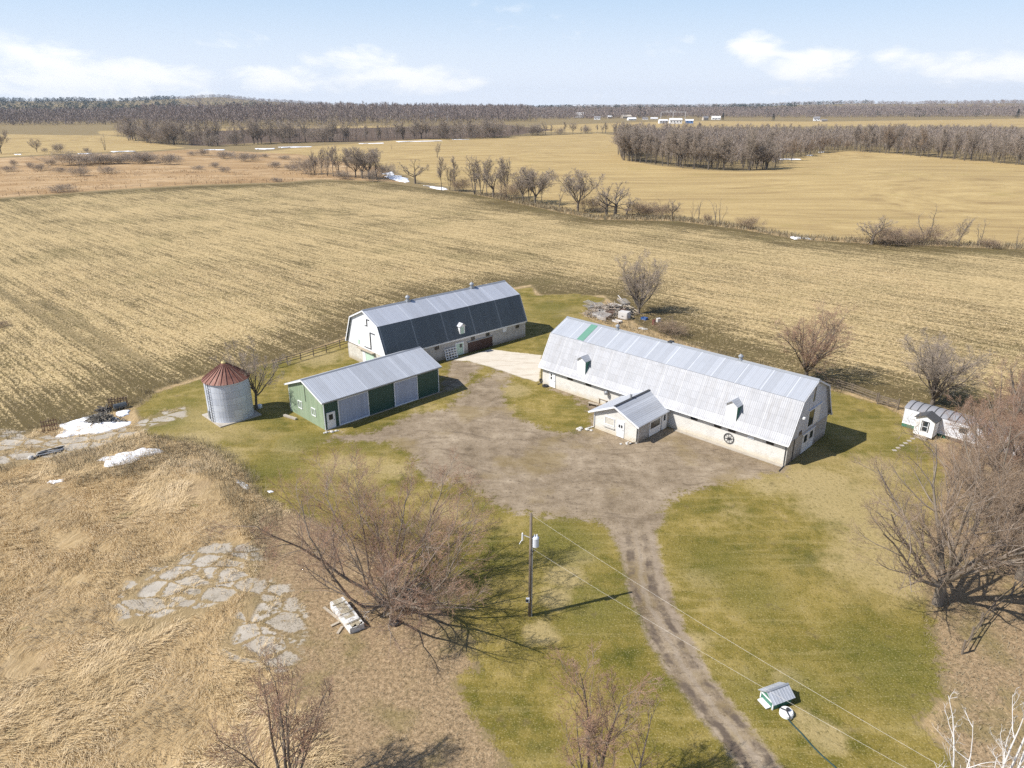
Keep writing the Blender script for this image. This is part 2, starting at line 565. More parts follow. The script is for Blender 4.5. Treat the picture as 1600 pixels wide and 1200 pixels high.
POLY = dict(
    lawn=[[(213, 640), (240, 616), (330, 588), (430, 566), (550, 528), (640, 485), (830, 448), (835, 462), (900, 459), (945, 466), (938, 478), (905, 490), (930, 503),
           (1000, 528), (1060, 545), (1150, 560), (1290, 608), (1380, 634), (1415, 655), (1445, 682), (1475, 735), (1460, 800), (1450, 860), (1442, 900), (1452, 950), (1462, 1010),
           (1475, 1080), (1430, 1130), (1500, 1200), (1570, 1320), (800, 1320), (790, 1185), (768, 1156), (708, 1066), (745, 1040), (735, 1000), (690, 950), (650, 900), (560, 850),
           (470, 805), (410, 775), (385, 738), (330, 700), (280, 688), (230, 678)]],
    gravel=[[(686, 614), (700, 578), (707, 560), (735, 567), (757, 571), (735, 590), (728, 611), (700, 638), (640, 649), (612, 664), (575, 677), (525, 678), (515, 688),
             (560, 690), (610, 692), (645, 715), (655, 742), (690, 762), (705, 745), (750, 770), (790, 798), (850, 806), (925, 812), (950, 822), (1000, 826), (1032, 800), (1062, 772), (1130, 757),
             (1190, 742), (1235, 738), (1226, 728), (1050, 665), (850, 597), (862, 610), (900, 622), (928, 648), (925, 668), (880, 678), (845, 668), (808, 652),
             (790, 628), (784, 606), (800, 590), (798, 582), (778, 576), (760, 590), (735, 600)]],
    drive=[[(930, 805), (952, 830), (968, 862), (985, 930), (1018, 1010), (1060, 1075), (1110, 1140), (1155, 1200), (1215, 1290), (1290, 1290), (1225, 1200), (1195, 1165),
            (1145, 1100), (1100, 1040), (1062, 960), (1034, 880), (1026, 830), (1045, 800)]],
    conc=[[(705, 563), (767, 545.5), (800, 550), (846, 555), (842, 597), (815, 590), (780, 577.5), (732, 564)]],
    oldc=[[(-200, 720), (0, 672), (60, 676), (95, 684), (205, 664), (250, 642), (292, 633), (292, 650), (215, 676), (150, 700), (60, 722), (0, 735), (-200, 790)],
          [(183, 935), (205, 905), (255, 875), (340, 848), (405, 852), (412, 890), (385, 925), (300, 965), (240, 995), (190, 985)],
          [(340, 1000), (385, 968), (450, 935), (475, 950), (460, 1020), (420, 1040), (360, 1030)], [(400, 905), (450, 915), (480, 960), (470, 1030), (440, 1050), (400, 1040), (345, 1005), (370, 955)], [(490, 760), (492, 759), (492, 761)]],
    leaf=[[(395, 800), (470, 800), (560, 845), (650, 895), (700, 940), (745, 1000), (750, 1042), (712, 1068), (770, 1158), (792, 1185), (795, 1250), (560, 1250), (500, 1150), (470, 1090), (440, 1040), (400, 940)],
          [(1440, 895), (1420, 840), (1480, 760), (1450, 690), (1600, 700), (1900, 800), (1900, 1100), (1640, 1120), (1540, 1090), (1478, 1090), (1462, 1010), (1452, 950)],
          [(1505, 1200), (1470, 1125), (1530, 1090), (1620, 1150), (1700, 1320), (1570, 1320)]],
    corn=[[(-300, 790), (0, 686), (60, 671), (130, 654), (213, 634), (245, 608), (315, 586), (430, 563), (550, 522), (640, 478), (830, 444), (845, 460), (945, 461), (965, 478), (1000, 508),
           (1060, 530), (1130, 554), (1200, 577), (1290, 603), (1400, 629), (1480, 648), (1700, 690), (2200, 800), (2300, 520), (1600, 390), (1360, 381), (1250, 375), (1160, 359), (1060, 346), (930, 343), (860, 329),
           (740, 304), (640, 291), (600, 285), (500, 282), (440, 287), (300, 291), (150, 300), (0, 311), (-500, 345)]],
    hay=[[(400, 238), (480, 229), (560, 224), (700, 216), (790, 214), (880, 211), (935, 208), (980, 214), (970, 240), (985, 252), (1030, 259), (1100, 266), (1165, 268), (1215, 264), (1225, 250), (1250, 246),
          (1290, 238), (1330, 236), (1400, 240), (1470, 247), (1540, 252), (1600, 258), (1800, 275), (2300, 330), (2300, 500), (1600, 384), (1360, 375), (1250, 369), (1160, 353), (1060, 340), (930, 337),
          (860, 321), (740, 298), (660, 284), (600, 262), (470, 241)],
         [(-500, 232), (0, 209), (185, 213), (230, 221), (290, 231), (230, 236), (100, 240), (0, 245), (-500, 268)],
         [(845, 196), (1000, 191), (1062, 189), (1300, 190), (1600, 185), (2000, 180), (2000, 200), (1310, 197), (1140, 199), (900, 207), (840, 206)],
         [(150, 204), (380, 200), (620, 196), (620, 199), (300, 206), (160, 212)]],
    scrub=[[(-500, 270), (0, 247), (100, 242), (230, 238), (300, 233), (400, 238), (470, 241), (600, 263), (640, 286), (600, 283), (500, 280), (440, 285), (300, 289), (150, 298), (0, 309), (-500, 342)]],
    plow=[[(285, 207), (400, 202), (520, 201), (790, 195), (870, 203), (800, 212), (560, 222), (400, 223), (300, 229)]],
)
WP = {k: [world_poly(p) for p in v] for k, v in POLY.items()}


def grow_axis(a, step, stop, ratio):
    out = []
    while a < stop:
        step *= ratio
        a += step
        out.append(a)
    return out


xs_in = np.concatenate([np.arange(-130, -50, 1.0), np.arange(-50, 62, .5), np.arange(62, 131, 1.0)])
xr = grow_axis(130, 1.0, 6400, 1.085)
xl = [-v for v in xr][::-1]
XS = np.concatenate([xl, xs_in, xr])
ys_in = np.concatenate([np.arange(20, 100, .5), np.arange(100, 200, 1.0)])
yf = grow_axis(199, 1.0, 6600, 1.03)
yb = [-v for v in grow_axis(-20, 1.0, 900, 1.25)][::-1]
YS = np.concatenate([yb, ys_in, yf])
GX, GY = np.meshgrid(XS, YS)
rg = np.random.default_rng(5)


def vnoise(X, Y, scale, seed, octv=3):
    """smooth value noise"""
    r = np.random.default_rng(seed)
    tab = r.random((256, 256))
    out = np.zeros(X.shape)
    amp, tot_ = 1.0, 0.0
    for o in range(octv):
        u, v = X / scale * (2 ** o) + 31.7 * o, Y / scale * (2 ** o) + 17.3 * o
        iu, iv = np.floor(u).astype(int), np.floor(v).astype(int)
        fu, fv = u - iu, v - iv
        fu, fv = fu * fu * (3 - 2 * fu), fv * fv * (3 - 2 * fv)
        g = lambda a, b: tab[a % 256, b % 256]
        out += amp * ((g(iu, iv) * (1 - fu) + g(iu + 1, iv) * fu) * (1 - fv) + (g(iu, iv + 1) * (1 - fu) + g(iu + 1, iv + 1) * fu) * fv)
        tot_ += amp
        amp *= .5
    return out / tot_


SD = {}
for k, ps in WP.items():
    v = None
    for p in ps:
        s_ = sdf(p, GX, GY)
        v = s_ if v is None else np.maximum(v, s_)
    SD[k] = v
GZ = terr(GX, GY)
near = (GY < 130) & (np.abs(GX) < 130) & (GY > 19)
# the rank meadow: everything near that is nothing else
other = np.maximum.reduce([SD[k] for k in ('lawn', 'gravel', 'drive', 'conc', 'leaf', 'corn')])
meadow = np.clip(-other, 0, 4) / 4
oldc_in = np.clip(-SD['oldc'], 0, 1.5) / 1.5
GZ = GZ + near * meadow * oldc_in * ((vnoise(GX, GY, 3.2, 11, 3) - .45) * .55 + (vnoise(GX, GY, 9, 12, 2) - .5) * .5)
GZ = GZ + near * np.clip(SD['leaf'], 0, 2) / 2 * (vnoise(GX, GY, 2.0, 15, 2) - .5) * .12
drive_u = np.zeros(GX.shape)
mid = [(990, 815), (995, 850), (1008, 920), (1038, 990), (1078, 1058), (1127, 1120), (1174, 1180), (1250, 1290)]
mp = [np.array(tuple(G(x, y))[:2]) for x, y in mid]
best = np.full(GX.shape, 1e9)
for a_, b_ in zip(mp[:-1], mp[1:]):
    e = b_ - a_
    t = np.clip(((GX - a_[0]) * e[0] + (GY - a_[1]) * e[1]) / (e @ e), 0, 1)
    dx, dy = GX - a_[0] - e[0] * t, GY - a_[1] - e[1] * t
    dd = np.hypot(dx, dy)
    sgn = np.sign(dx * e[1] - dy * e[0])
    drive_u = np.where(dd < best, dd * sgn, drive_u)
    best = np.minimum(best, dd)


REACH = dict(scrub=7, hay=5, plow=9, corn=4, leaf=5, lawn=4, gravel=6, drive=3, conc=1.5, oldc=2.5)
SEQ = ['base', 'meadow', 'scrub', 'hay', 'plow', 'corn', 'leaf', 'lawn', 'gravel', 'drive', 'conc', 'oldc']


def blobs(lst):
    out = np.zeros(GX.shape)
    for (x, y, r_, w_) in lst:
        p = G(x, y)
        out = np.maximum(out, w_ * np.exp(-((GX - p.x) ** 2 + (GY - p.y) ** 2) / (r_ * r_)))
    return out


WORN = blobs([(1330, 790, 6, 1), (1400, 850, 6, 1), (1280, 755, 4.5, 1), (1370, 730, 4, .8), (1410, 890, 5, .9), (1340, 880, 4, .7), (1200, 760, 3, .7), (885, 900, 1.8, 1), (905, 870, 1.5, .9), (868, 935, 1.6, .9),
              (845, 990, 1.5, 1), (1230, 1060, 1.3, .9), (1290, 1150, 1.6, 1), (1255, 1120, 1.2, .9), (1030, 930, 1.5, .7), (1090, 1000, 1.5, .7), (540, 725, 3.5, .7), (300, 690, 3.5, .9), (345, 715, 3, .8), (455, 700, 3, .6),
              (800, 610, 3, .9), (790, 640, 2, .8), (660, 640, 4, .5), (500, 560, 5, .8), (960, 560, 4, .6), (1150, 800, 3, .5), (620, 735, 3, .7), (700, 800, 3, .7), (1100, 900, 3, .5), (1010, 760, 2, .4), (860, 520, 4, .4)])
LUSH = blobs([(1420, 1050, 5, 1), (1470, 1020, 3.5, .9), (1350, 1010, 4, .7), (885, 850, 3.5, 1), (870, 830, 3, .8), (930, 960, 3, .7), (1250, 1070, 2.5, .7), (430, 730, 4, .8), (470, 690, 3.5, .8), (620, 690, 3, .6), (560, 700, 3, .6),
              (1120, 880, 5, .6), (1180, 930, 4, .6), (860, 480, 5, .8), (260, 660, 3, .8), (1180, 1080, 3, .5), (740, 900, 2.5, .7), (1380, 690, 3, .4)])


def tracks(lines, w):
    out = np.zeros(GX.shape)
    for ln in lines:
        W_ = [np.array(tuple(G(x, y))[:2]) for x, y in ln]
        for a_, b_ in zip(W_[:-1], W_[1:]):
            e = b_ - a_
            t = np.clip(((GX - a_[0]) * e[0] + (GY - a_[1]) * e[1]) / (e @ e), 0, 1)
            d2 = (GX - a_[0] - e[0] * t) ** 2 + (GY - a_[1] - e[1] * t) ** 2
            out = np.maximum(out, np.exp(-d2 / (w * w)))
    return out


TRACK = tracks([[(360, 322), (400, 331), (480, 334), (600, 338), (740, 343), (830, 344), (925, 340)], [(-20, 440), (11, 462), (80, 502), (161, 552), (195, 574)], [(60, 470), (150, 520), (240, 575)], [(560, 335), (470, 322), (380, 312)]], 1.3)


def ground_material(has):
    m, t, b = new_mat("land_cover")
    P = t.node('ShaderNodeNewGeometry', out='Position')
    sp = t.n.new('ShaderNodeSeparateXYZ')
    t.l.new(P, sp.inputs[0])
    F2 = t.node('ShaderNodeCombineXYZ', {0: sp.outputs[0], 1: sp.outputs[1], 2: 0.0})
    nA = t.noise(F2, .16, 5, .6)          # 6 m blotches
    nB = t.noise(F2, .75, 5, .62)         # 1.3 m
    nC = t.noise(F2, 3.2, 4, .6)          # 30 cm
    nD = t.noise(F2, 9.0, 3, .6)          # 10 cm
    nE = t.noise(F2, .03, 4, .6)          # 30 m
    nF = t.noise(F2, .006, 5, .6)         # 150 m

    def mask(name, w, amp):
        n = t.m('ADD', t.m('MULTIPLY', t.m('SUBTRACT', nB, .5), amp * 1.6), t.m('MULTIPLY', t.m('SUBTRACT', nC, .5), amp * 1.1))
        return t.step(t.m('ADD', t.attr(name), n), -w, w)

    # --- plain far land: winter woods floor and rough grass
    c = t.ramp(nF, [(.3, (.165, .132, .095)), (.55, (.205, .165, .11)), (.75, (.255, .205, .125))])
    if has & {'leaf', 'lawn', 'meadow', 'gravel', 'corn'}:
        c = t.mix(nB, (.17, .13, .062), (.30, .225, .115))
    # --- rank dry meadow near the farm
    if 'meadow' in has:
        fl = t.noise(F2, .22, 3, .5, out=1)
        wv = t.vm('ADD', F2, t.vs(t.vm('SUBTRACT', fl, (.5, .5, .5)), 3.4))
        s1 = t.noise(t.mapping(wv, rot=(0, 0, R(-28)), scale=(3.2, .38, 1)), 1.0, 5, .65)
        s2 = t.noise(t.mapping(wv, rot=(0, 0, R(-40)), scale=(9, 1.1, 1)), 1.0, 4, .6)
        dry = t.ramp(s1, [(.22, (.17, .11, .05)), (.38, (.41, .295, .15)), (.56, (.54, .40, .215)), (.76, (.66, .515, .31))])
        dry = t.mix(t.m('MULTIPLY', t.step(s2, .40, .62), .5), t.mix(.45, dry, (.19, .125, .06)), dry)
        dry = t.mix(t.m('MULTIPLY', t.step(nA, .54, .72), .55), dry, (.30, .215, .13))
        dry = t.mix(t.m('MULTIPLY', t.step(t.noise(F2, .33, 3), .66, .74), .6), dry, (.12, .115, .03))
        dry = t.mix(t.m('MULTIPLY', t.step(nB, .40, .26), .7), dry, (.09, .06, .034))
        dmask = t.attr('meadow')
        c = t.mix(t.step(dmask, .0, .12), c, dry)
    # --- scrubby orange field
    if 'scrub' in has:
        sc_ = t.ramp(t.noise(t.mapping(F2, scale=(.02, .05, 1)), 1.0, 6, .65), [(.28, (.25, .15, .07)), (.45, (.36, .235, .115)), (.6, (.44, .305, .165)), (.75, (.54, .405, .245))])
        sc_ = t.mix(t.m('MULTIPLY', t.step(t.noise(F2, .12, 5, .7), .5, .68), .5), sc_, (.13, .085, .05))
        c = t.mix(mask('scrub', 2.0, 3.0), c, sc_)
    # --- hay field, contour-worked
    if 'hay' in has:
        hv = t.vm('ADD', F2, t.vs(t.vm('SUBTRACT', t.noise(F2, .007, 1, .4, out=1), (.5, .5, .5)), 22.0))
        h1 = t.noise(t.mapping(hv, rot=(0, 0, R(8)), scale=(.006, .075, 1)), 1.0, 5, .6)
        h2 = t.noise(t.mapping(hv, rot=(0, 0, R(8)), scale=(.02, .45, 1)), 1.0, 4, .6)
        hay = t.ramp(h1, [(.28, (.28, .195, .088)), (.44, (.385, .28, .125)), (.58, (.44, .325, .145)), (.76, (.50, .38, .185))])
        hay = t.mix(t.m('MULTIPLY', t.step(h2, .45, .7), .35), hay, (.24, .16, .075))
        hay = t.mix(t.m('MULTIPLY', t.step(nE, .55, .75), .30), hay, (.27, .22, .06))
        hay = t.mix(t.m('MULTIPLY', t.step(t.noise(F2, .5, 5, .7), .45, .7), .25), hay, (.22, .15, .07))
        c = t.mix(mask('hay', 1.2, 2.0), c, hay)
    # --- ploughed land
    if 'plow' in has:
        pl = t.mix(t.noise(t.mapping(F2, rot=(0, 0, R(20)), scale=(.05, .6, 1)), 1.0, 4), (.085, .058, .040), (.155, .108, .072))
        c = t.mix(mask('plow', 3.0, 4.0), c, pl)
    # --- corn stubble
    if 'corn' in has:
        RD = (G(157, 552) - G(11, 462)).to_2d().normalized()
        rot = math.atan2(RD.y, RD.x)
        rv = t.mapping(F2, rot=(0, 0, -rot))
        wob = t.vm('ADD', rv, t.node('ShaderNodeCombineXYZ', {0: t.m('MULTIPLY', t.m('SUBTRACT', nB, .5), .5), 1: t.m('MULTIPLY', t.m('SUBTRACT', nA, .5), .9), 2: 0.0}))
        k1 = t.noise(t.mapping(wob, scale=(.09, 1.35, 1)), 1.0, 3, .55)      # rows
        k2 = t.noise(t.mapping(rv, scale=(.012, .22, 1)), 1.0, 3, .6)        # passes of the combine
        k3 = t.noise(t.mapping(wob, scale=(2.4, 6.5, 1)), 1.0, 3, .65)       # single stalks and husks
        k4 = t.node('ShaderNodeTexVoronoi', {'Vector': t.mapping(wob, scale=(3.0, 6.0, 1)), 'Scale': 1.0}, out='Color')
        kw = t.node('ShaderNodeSeparateColor', {0: k4})
        rs = t.n.new('ShaderNodeSeparateXYZ')
        t.l.new(wob, rs.inputs[0])
        w1 = t.m('SINE', t.m('MULTIPLY', rs.outputs[1], 6.2832 / .76))
        w2 = t.m('SINE', t.m('MULTIPLY', rs.outputs[1], 6.2832 / 3.04))
        nearf = t.step(sp.outputs[1], 170.0, 95.0)
        edge = t.step(t.m('ADD', t.attr('corn'), t.m('MULTIPLY', t.m('SUBTRACT', nA, .5), 16.0)), 1.0, 22.0)
        cov = t.m('ADD', t.m('MULTIPLY', t.m('SUBTRACT', k1, .5), 1.3), t.m('MULTIPLY', t.m('SUBTRACT', k2, .5), .75))
        cov = t.m('ADD', cov, t.m('MULTIPLY', t.m('SUBTRACT', k3, .5), 1.05))
        cov = t.m('ADD', cov, t.m('MULTIPLY', t.m('MULTIPLY', w1, nearf), .10))
        cov = t.m('ADD', cov, t.m('MULTIPLY', t.m('MULTIPLY', w2, t.step(k2, .35, .6)), .09))
        cov = t.m('ADD', cov, t.m('MULTIPLY', t.m('SUBTRACT', kw, .5), .55))
        cov = t.m('ADD', cov, t.m('MULTIPLY', t.m('SUBTRACT', nE, .5), .9))
        cov = t.m('ADD', cov, t.m('SUBTRACT', t.m('MULTIPLY', edge, .52), .34))
        soil = t.mix(nA, (.098, .070, .033), (.125, .098, .038))
        straw = t.mix(kw, (.33, .235, .105), (.56, .43, .225))
        corn = t.mix(t.step(cov, -.22, .38), soil, straw)
        corn = t.mix(t.m('MULTIPLY', t.step(t.noise(F2, .05, 4), .5, .7), .22), corn, (.17, .145, .055))
        corn = t.mix(t.m('MULTIPLY', t.step(t.m('ADD', t.attr('track'), t.m('MULTIPLY', t.m('SUBTRACT', nB, .5), .8)), .3, .8), .6), corn, (.125, .098, .045))
        c = t.mix(mask('corn', .7, 1.6), c, corn)
    # --- leaf litter and thin straw under the trees
    if 'leaf' in has:
        lf = t.ramp(t.m('ADD', t.m('MULTIPLY', nC, .55), t.m('MULTIPLY', nD, .45)), [(.34, (.095, .067, .036)), (.45, (.235, .165, .092)), (.56, (.35, .25, .145)), (.70, (.53, .40, .25))])
        lf = t.mix(t.m('MULTIPLY', t.step(nA, .5, .66), .55), lf, t.mix(nC, (.12, .10, .03), (.22, .185, .07)))
        lf = t.mix(t.m('MULTIPLY', t.step(nE, .52, .66), .6), lf, t.mix(nC, (.36, .27, .165), (.52, .41, .27)))
        c = t.mix(mask('leaf', .5, 2.6), c, lf)
    # --- lawn: worn winter grass
    if 'lawn' in has:
        lw = t.ramp(t.m('ADD', t.m('MULTIPLY', nA, .62), t.m('MULTIPLY', nB, .38)), [(.31, (.062, .066, .009)), (.40, (.112, .100, .016)), (.49, (.178, .140, .029)), (.57, (.25, .19, .052)), (.67, (.36, .27, .108))])
        lw = t.mix(t.m('MULTIPLY', t.step(nE, .50, .66), .45), lw, t.mix(nB, (.10, .108, .02), (.20, .165, .045)))
        lw = t.mix(t.m('MULTIPLY', t.step(t.noise(F2, .045, 4, .6, .6), .52, .66), .55), lw, t.mix(nC, (.30, .225, .095), (.42, .32, .155)))
        mow = t.noise(t.mapping(F2, rot=(0, 0, R(-44)), scale=(.10, 1.3, 1)), 1.0, 4, .6)
        lw = t.mix(t.m('MULTIPLY', t.step(mow, .5, .68), .28), lw, (.36, .285, .12))
        wn = t.step(t.m('ADD', t.attr('worn'), t.m('ADD', t.m('MULTIPLY', t.m('SUBTRACT', nB, .5), .9), t.m('MULTIPLY', t.m('SUBTRACT', nA, .5), .5))), .22, .75)
        lw = t.mix(t.m('MULTIPLY', wn, .8), lw, t.mix(nC, (.27, .205, .085), (.44, .345, .17)))
        ls = t.step(t.m('ADD', t.attr('lush'), t.m('ADD', t.m('MULTIPLY', t.m('SUBTRACT', nB, .5), .8), t.m('MULTIPLY', t.m('SUBTRACT', nA, .5), .5))), .2, .75)
        lw = t.mix(t.m('MULTIPLY', ls, .6), lw, t.mix(nC, (.068, .076, .012), (.16, .142, .028)))
        lw = t.mix(t.m('MULTIPLY', t.step(nD, .54, .68), .5), lw, (.46, .385, .20))
        lw = t.mix(t.m('MULTIPLY', t.step(t.m('ADD', t.m('MULTIPLY', nC, .6), t.m('MULTIPLY', nD, .4)), .47, .37), .55), lw, (.060, .052, .014))
        lw = t.mix(t.m('MULTIPLY', t.step(t.noise(F2, .45, 5, .65), .60, .70), .45), lw, (.125, .095, .05))
        c = t.mix(mask('lawn', .35, 2.0), c, lw)
    # --- yard: packed earth and gravel
    if 'gravel' in has or 'drive' in has:
        gv = t.ramp(t.m('ADD', t.m('MULTIPLY', nA, .55), t.m('MULTIPLY', nB, .45)), [(.30, (.10, .073, .045)), (.42, (.192, .145, .092)), (.54, (.28, .218, .146)), (.68, (.405, .328, .228))])
        gv = t.mix(t.m('MULTIPLY', t.step(nD, .53, .68), .5), gv, (.46, .39, .31))
        gv = t.mix(t.m('MULTIPLY', t.step(nC, .45, .30), .7), gv, (.085, .063, .045))
        gv = t.mix(t.m('MULTIPLY', t.step(t.noise(F2, .11, 4, .6), .50, .64), .5), gv, t.mix(nB, (.25, .18, .062), (.19, .14, .06)))
        wob2 = t.vm('ADD', F2, t.vs(t.vm('SUBTRACT', t.noise(F2, .03, 2, .5, out=1), (.5, .5, .5)), 30.0))
        tr = t.noise(t.mapping(wob2, rot=(0, 0, R(35)), scale=(.10, 1.3, 1)), 1.0, 5, .7)
        gv = t.mix(t.m('MULTIPLY', t.step(tr, .53, .66), .5), gv, (.11, .082, .055))
        gm = t.m('MAXIMUM', mask('gravel', .6, 3.4), mask('drive', .3, .9))
        c = t.mix(gm, c, gv)
    # --- drive: two wheel tracks and a worn crown
    if 'drive' in has:
        u = t.m('ADD', t.attr('drive_u'), t.m('ADD', t.m('MULTIPLY', t.m('SUBTRACT', nB, .5), .9), t.m('MULTIPLY', t.m('SUBTRACT', nA, .5), 1.3)))
        au = t.m('ABSOLUTE', t.m('SUBTRACT', t.m('ABSOLUTE', u), .78))
        dm = t.m('MULTIPLY', mask('drive', .5, .8), t.step(t.m('ADD', sp.outputs[1], t.m('MULTIPLY', t.m('SUBTRACT', nA, .5), 8.0)), 61.0, 51.0))
        wash = t.noise(F2, .42, 5, .7)
        c = t.mix(t.m('MULTIPLY', t.m('MULTIPLY', t.step(au, .42, .16), dm), t.step(wash, .40, .60, .05, .95)), c, t.mix(nC, (.07, .052, .038), (.15, .116, .088)))
        c = t.mix(t.m('MULTIPLY', t.m('MULTIPLY', t.step(t.m('ABSOLUTE', u), .30, .08), dm), .35), c, (.33, .275, .215))
        c = t.mix(t.m('MULTIPLY', t.m('MULTIPLY', t.step(t.m('ABSOLUTE', t.m('SUBTRACT', t.m('ABSOLUTE', u), 1.35)), .34, .12), dm), .5), c, t.mix(nC, (.22, .17, .12), (.38, .31, .235)))
    # --- concrete apron
    if 'conc' in has:
        cc = t.mix(nB, (.50, .44, .345), (.66, .60, .50))
        cc = t.mix(t.m('MULTIPLY', t.step(t.noise(t.mapping(F2, rot=(0, 0, R(50)), scale=(.2, 1.1, 1)), 1.0, 4), .5, .7), .45), cc, (.36, .28, .19))
        c = t.mix(mask('conc', .22, .35), c, cc)
    # --- old broken slabs, grass in the joints
    if 'oldc' in has:
        vor = t.node('ShaderNodeTexVoronoi', {'Vector': t.mapping(t.vm('ADD', F2, t.node('ShaderNodeCombineXYZ', {0: t.m('MULTIPLY', nB, .5), 1: t.m('MULTIPLY', nC, .2), 2: 0.0})), rot=(0, 0, R(-32)), scale=(.35, .54, 1)), 'Scale': 1.0, 'Randomness': .8},
                     out='Distance', feature='DISTANCE_TO_EDGE')
        vcol = t.node('ShaderNodeSeparateColor', {0: t.node('ShaderNodeTexVoronoi', {'Vector': vor.node.inputs['Vector'].links[0].from_socket, 'Scale': 1.0, 'Randomness': .8}, out='Color')})
        oc = t.mix(nB, (.30, .265, .215), (.56, .51, .43))
        oc = t.mix(t.m('MULTIPLY', vcol, .4), oc, (.26, .21, .14))
        oc = t.mix(t.m('MULTIPLY', t.step(t.noise(F2, 1.1, 5, .7), .52, .68), .55), oc, (.17, .145, .10))
        c = t.mix(t.m('MULTIPLY', mask('oldc', .3, 1.8), .6), c, t.mix(nC, (.15, .11, .055), (.32, .245, .13)))
        oc = t.mix(t.m('MULTIPLY', t.step(nD, .55, .7), .4), oc, (.20, .175, .14))
        slab = t.m('MULTIPLY', t.step(t.m('ADD', vor, t.m('ADD', t.m('MULTIPLY', t.m('SUBTRACT', nC, .5), .22), t.m('MULTIPLY', t.m('SUBTRACT', nB, .5), .30))), .035, .085), mask('oldc', .3, 1.2))
        slab = t.m('MULTIPLY', slab, t.step(t.m('ADD', t.m('SUBTRACT', vcol, .46), t.m('MULTIPLY', t.attr('oldc'), .24)), -.05, .05))
        slab = t.m('MULTIPLY', slab, t.step(t.noise(F2, .5, 5, .72), .64, .56))
        c = t.mix(slab, c, oc)
    t.put(b.inputs['Base Color'], c)
    b.inputs['Roughness'].default_value = .95
    b.inputs['Specular IOR Level'].default_value = .15
    # relief
    flat = None
    if 'oldc' in has:
        flat = slab
    if 'conc' in has:
        k = mask('conc', .2, .3)
        flat = k if flat is None else t.m('MAXIMUM', flat, k)
    if 'gravel' in has or 'drive' in has:
        flat = gm if flat is None else t.m('MAXIMUM', flat, gm)
    hgt = t.m('ADD', t.m('MULTIPLY', nC, .10), t.m('MULTIPLY', nD, .035))
    if 'meadow' in has:
        hgt = t.m('ADD', hgt, t.m('MULTIPLY', s1, .12))
    if flat is not None:
        hgt = t.m('MULTIPLY', hgt, t.m('SUBTRACT', 1.0, t.m('MULTIPLY', flat, .75)))
    if 'oldc' in has:
        hgt = t.m('ADD', hgt, t.m('MULTIPLY', slab, .05))
    bp = t.node('ShaderNodeBump', {'Strength': .8, 'Distance': 1.0, 'Height': hgt})
    t.l.new(bp, b.inputs['Normal'])
    return m


nx, ny = len(XS), len(YS)
ii = (np.arange(ny - 1)[:, None] * nx + np.arange(nx - 1)[None, :]).ravel()
quads = np.stack([ii, ii + 1, ii + 1 + nx, ii + nx], 1)
cellmax = {k: v.ravel()[quads].mean(1) for k, v in SD.items()}
DIST = np.hypot(GX, GY).ravel()[quads].mean(1)
cls = np.full(len(quads), -1)
ORDER = [('broken_concrete', 'oldc'), ('concrete_apron', 'conc'), ('driveway', 'drive'), ('gravel_yard', 'gravel'), ('lawn', 'lawn'), ('leaf_litter', 'leaf'), ('corn_stubble_field', 'corn'), ('hay_field', 'hay'),
         ('ploughed_field', 'plow'), ('scrub_field', 'scrub')]
for i, (nm, k) in enumerate(ORDER):
    cls[(cls < 0) & (cellmax[k] > 0)] = i
nearc = (cls < 0) & (DIST < 260)
cls[nearc] = 20
cls[(cls < 0) & (DIST > 2900)] = 21
cls[cls < 0] = 22
NAMES = {i: n for i, (n, _) in enumerate(ORDER)}
NAMES.update({20: 'dry_meadow', 21: 'hills', 22: 'ground'})
allv = np.stack([GX, GY, GZ], -1).reshape(-1, 3)
mead = (np.clip(-other, -4, 4) / 4 * (np.hypot(GX, GY) < 330)).ravel()
# which covers reach into each cell; covers wholly hidden under a later one are left out of its material
bits = np.zeros(len(quads), np.int64)
cmead = mead[quads].max(1)
hid = np.zeros(len(quads), bool)
for bi in range(len(SEQ) - 1, -1, -1):
    k = SEQ[bi]
    if k == 'base':
        on, full = np.ones(len(quads), bool), None
    elif k == 'meadow':
        on, full = cmead > -.02, mead[quads].min(1) > .15
    else:
        on, full = SD[k].ravel()[quads].max(1) > -REACH[k], SD[k].ravel()[quads].min(1) > REACH[k]
        if k in ('drive', 'oldc'):
            full = None
    bits |= np.where(on & ~hid, 1 << bi, 0)
    if full is not None:
        hid |= full
LAND = {}
for i, nm in NAMES.items():
    sel = np.nonzero(cls == i)[0]
    if not len(sel):
        continue
    q = quads[sel]
    used, inv = np.unique(q, return_inverse=True)
    ub, ui = np.unique(bits[sel], return_inverse=True)
    for u_ in ub:
        if u_ not in LAND:
            LAND[u_] = ground_material({k for bi, k in enumerate(SEQ) if u_ >> bi & 1})
    o = np_mesh(nm, allv[used], inv.reshape(q.shape), None, smooth=True, mat_idx=ui, mats=[LAND[u_] for u_ in ub])
    tag(o, kind='structure')
    for k in SD:
        a = o.data.attributes.new(k, 'FLOAT', 'POINT')
        a.data.foreach_set('value', np.clip(SD[k].ravel()[used], -60, 60).astype(np.float32))
    a = o.data.attributes.new('drive_u', 'FLOAT', 'POINT')
    a.data.foreach_set('value', np.clip(drive_u.ravel()[used], -8, 8).astype(np.float32))
    for k, arr in (('worn', WORN), ('lush', LUSH), ('track', TRACK)):
        a = o.data.attributes.new(k, 'FLOAT', 'POINT')
        a.data.foreach_set('value', arr.ravel()[used].astype(np.float32))
    a = o.data.attributes.new('meadow', 'FLOAT', 'POINT')
    a.data.foreach_set('value', mead[used].astype(np.float32))
print('land materials', len(LAND))


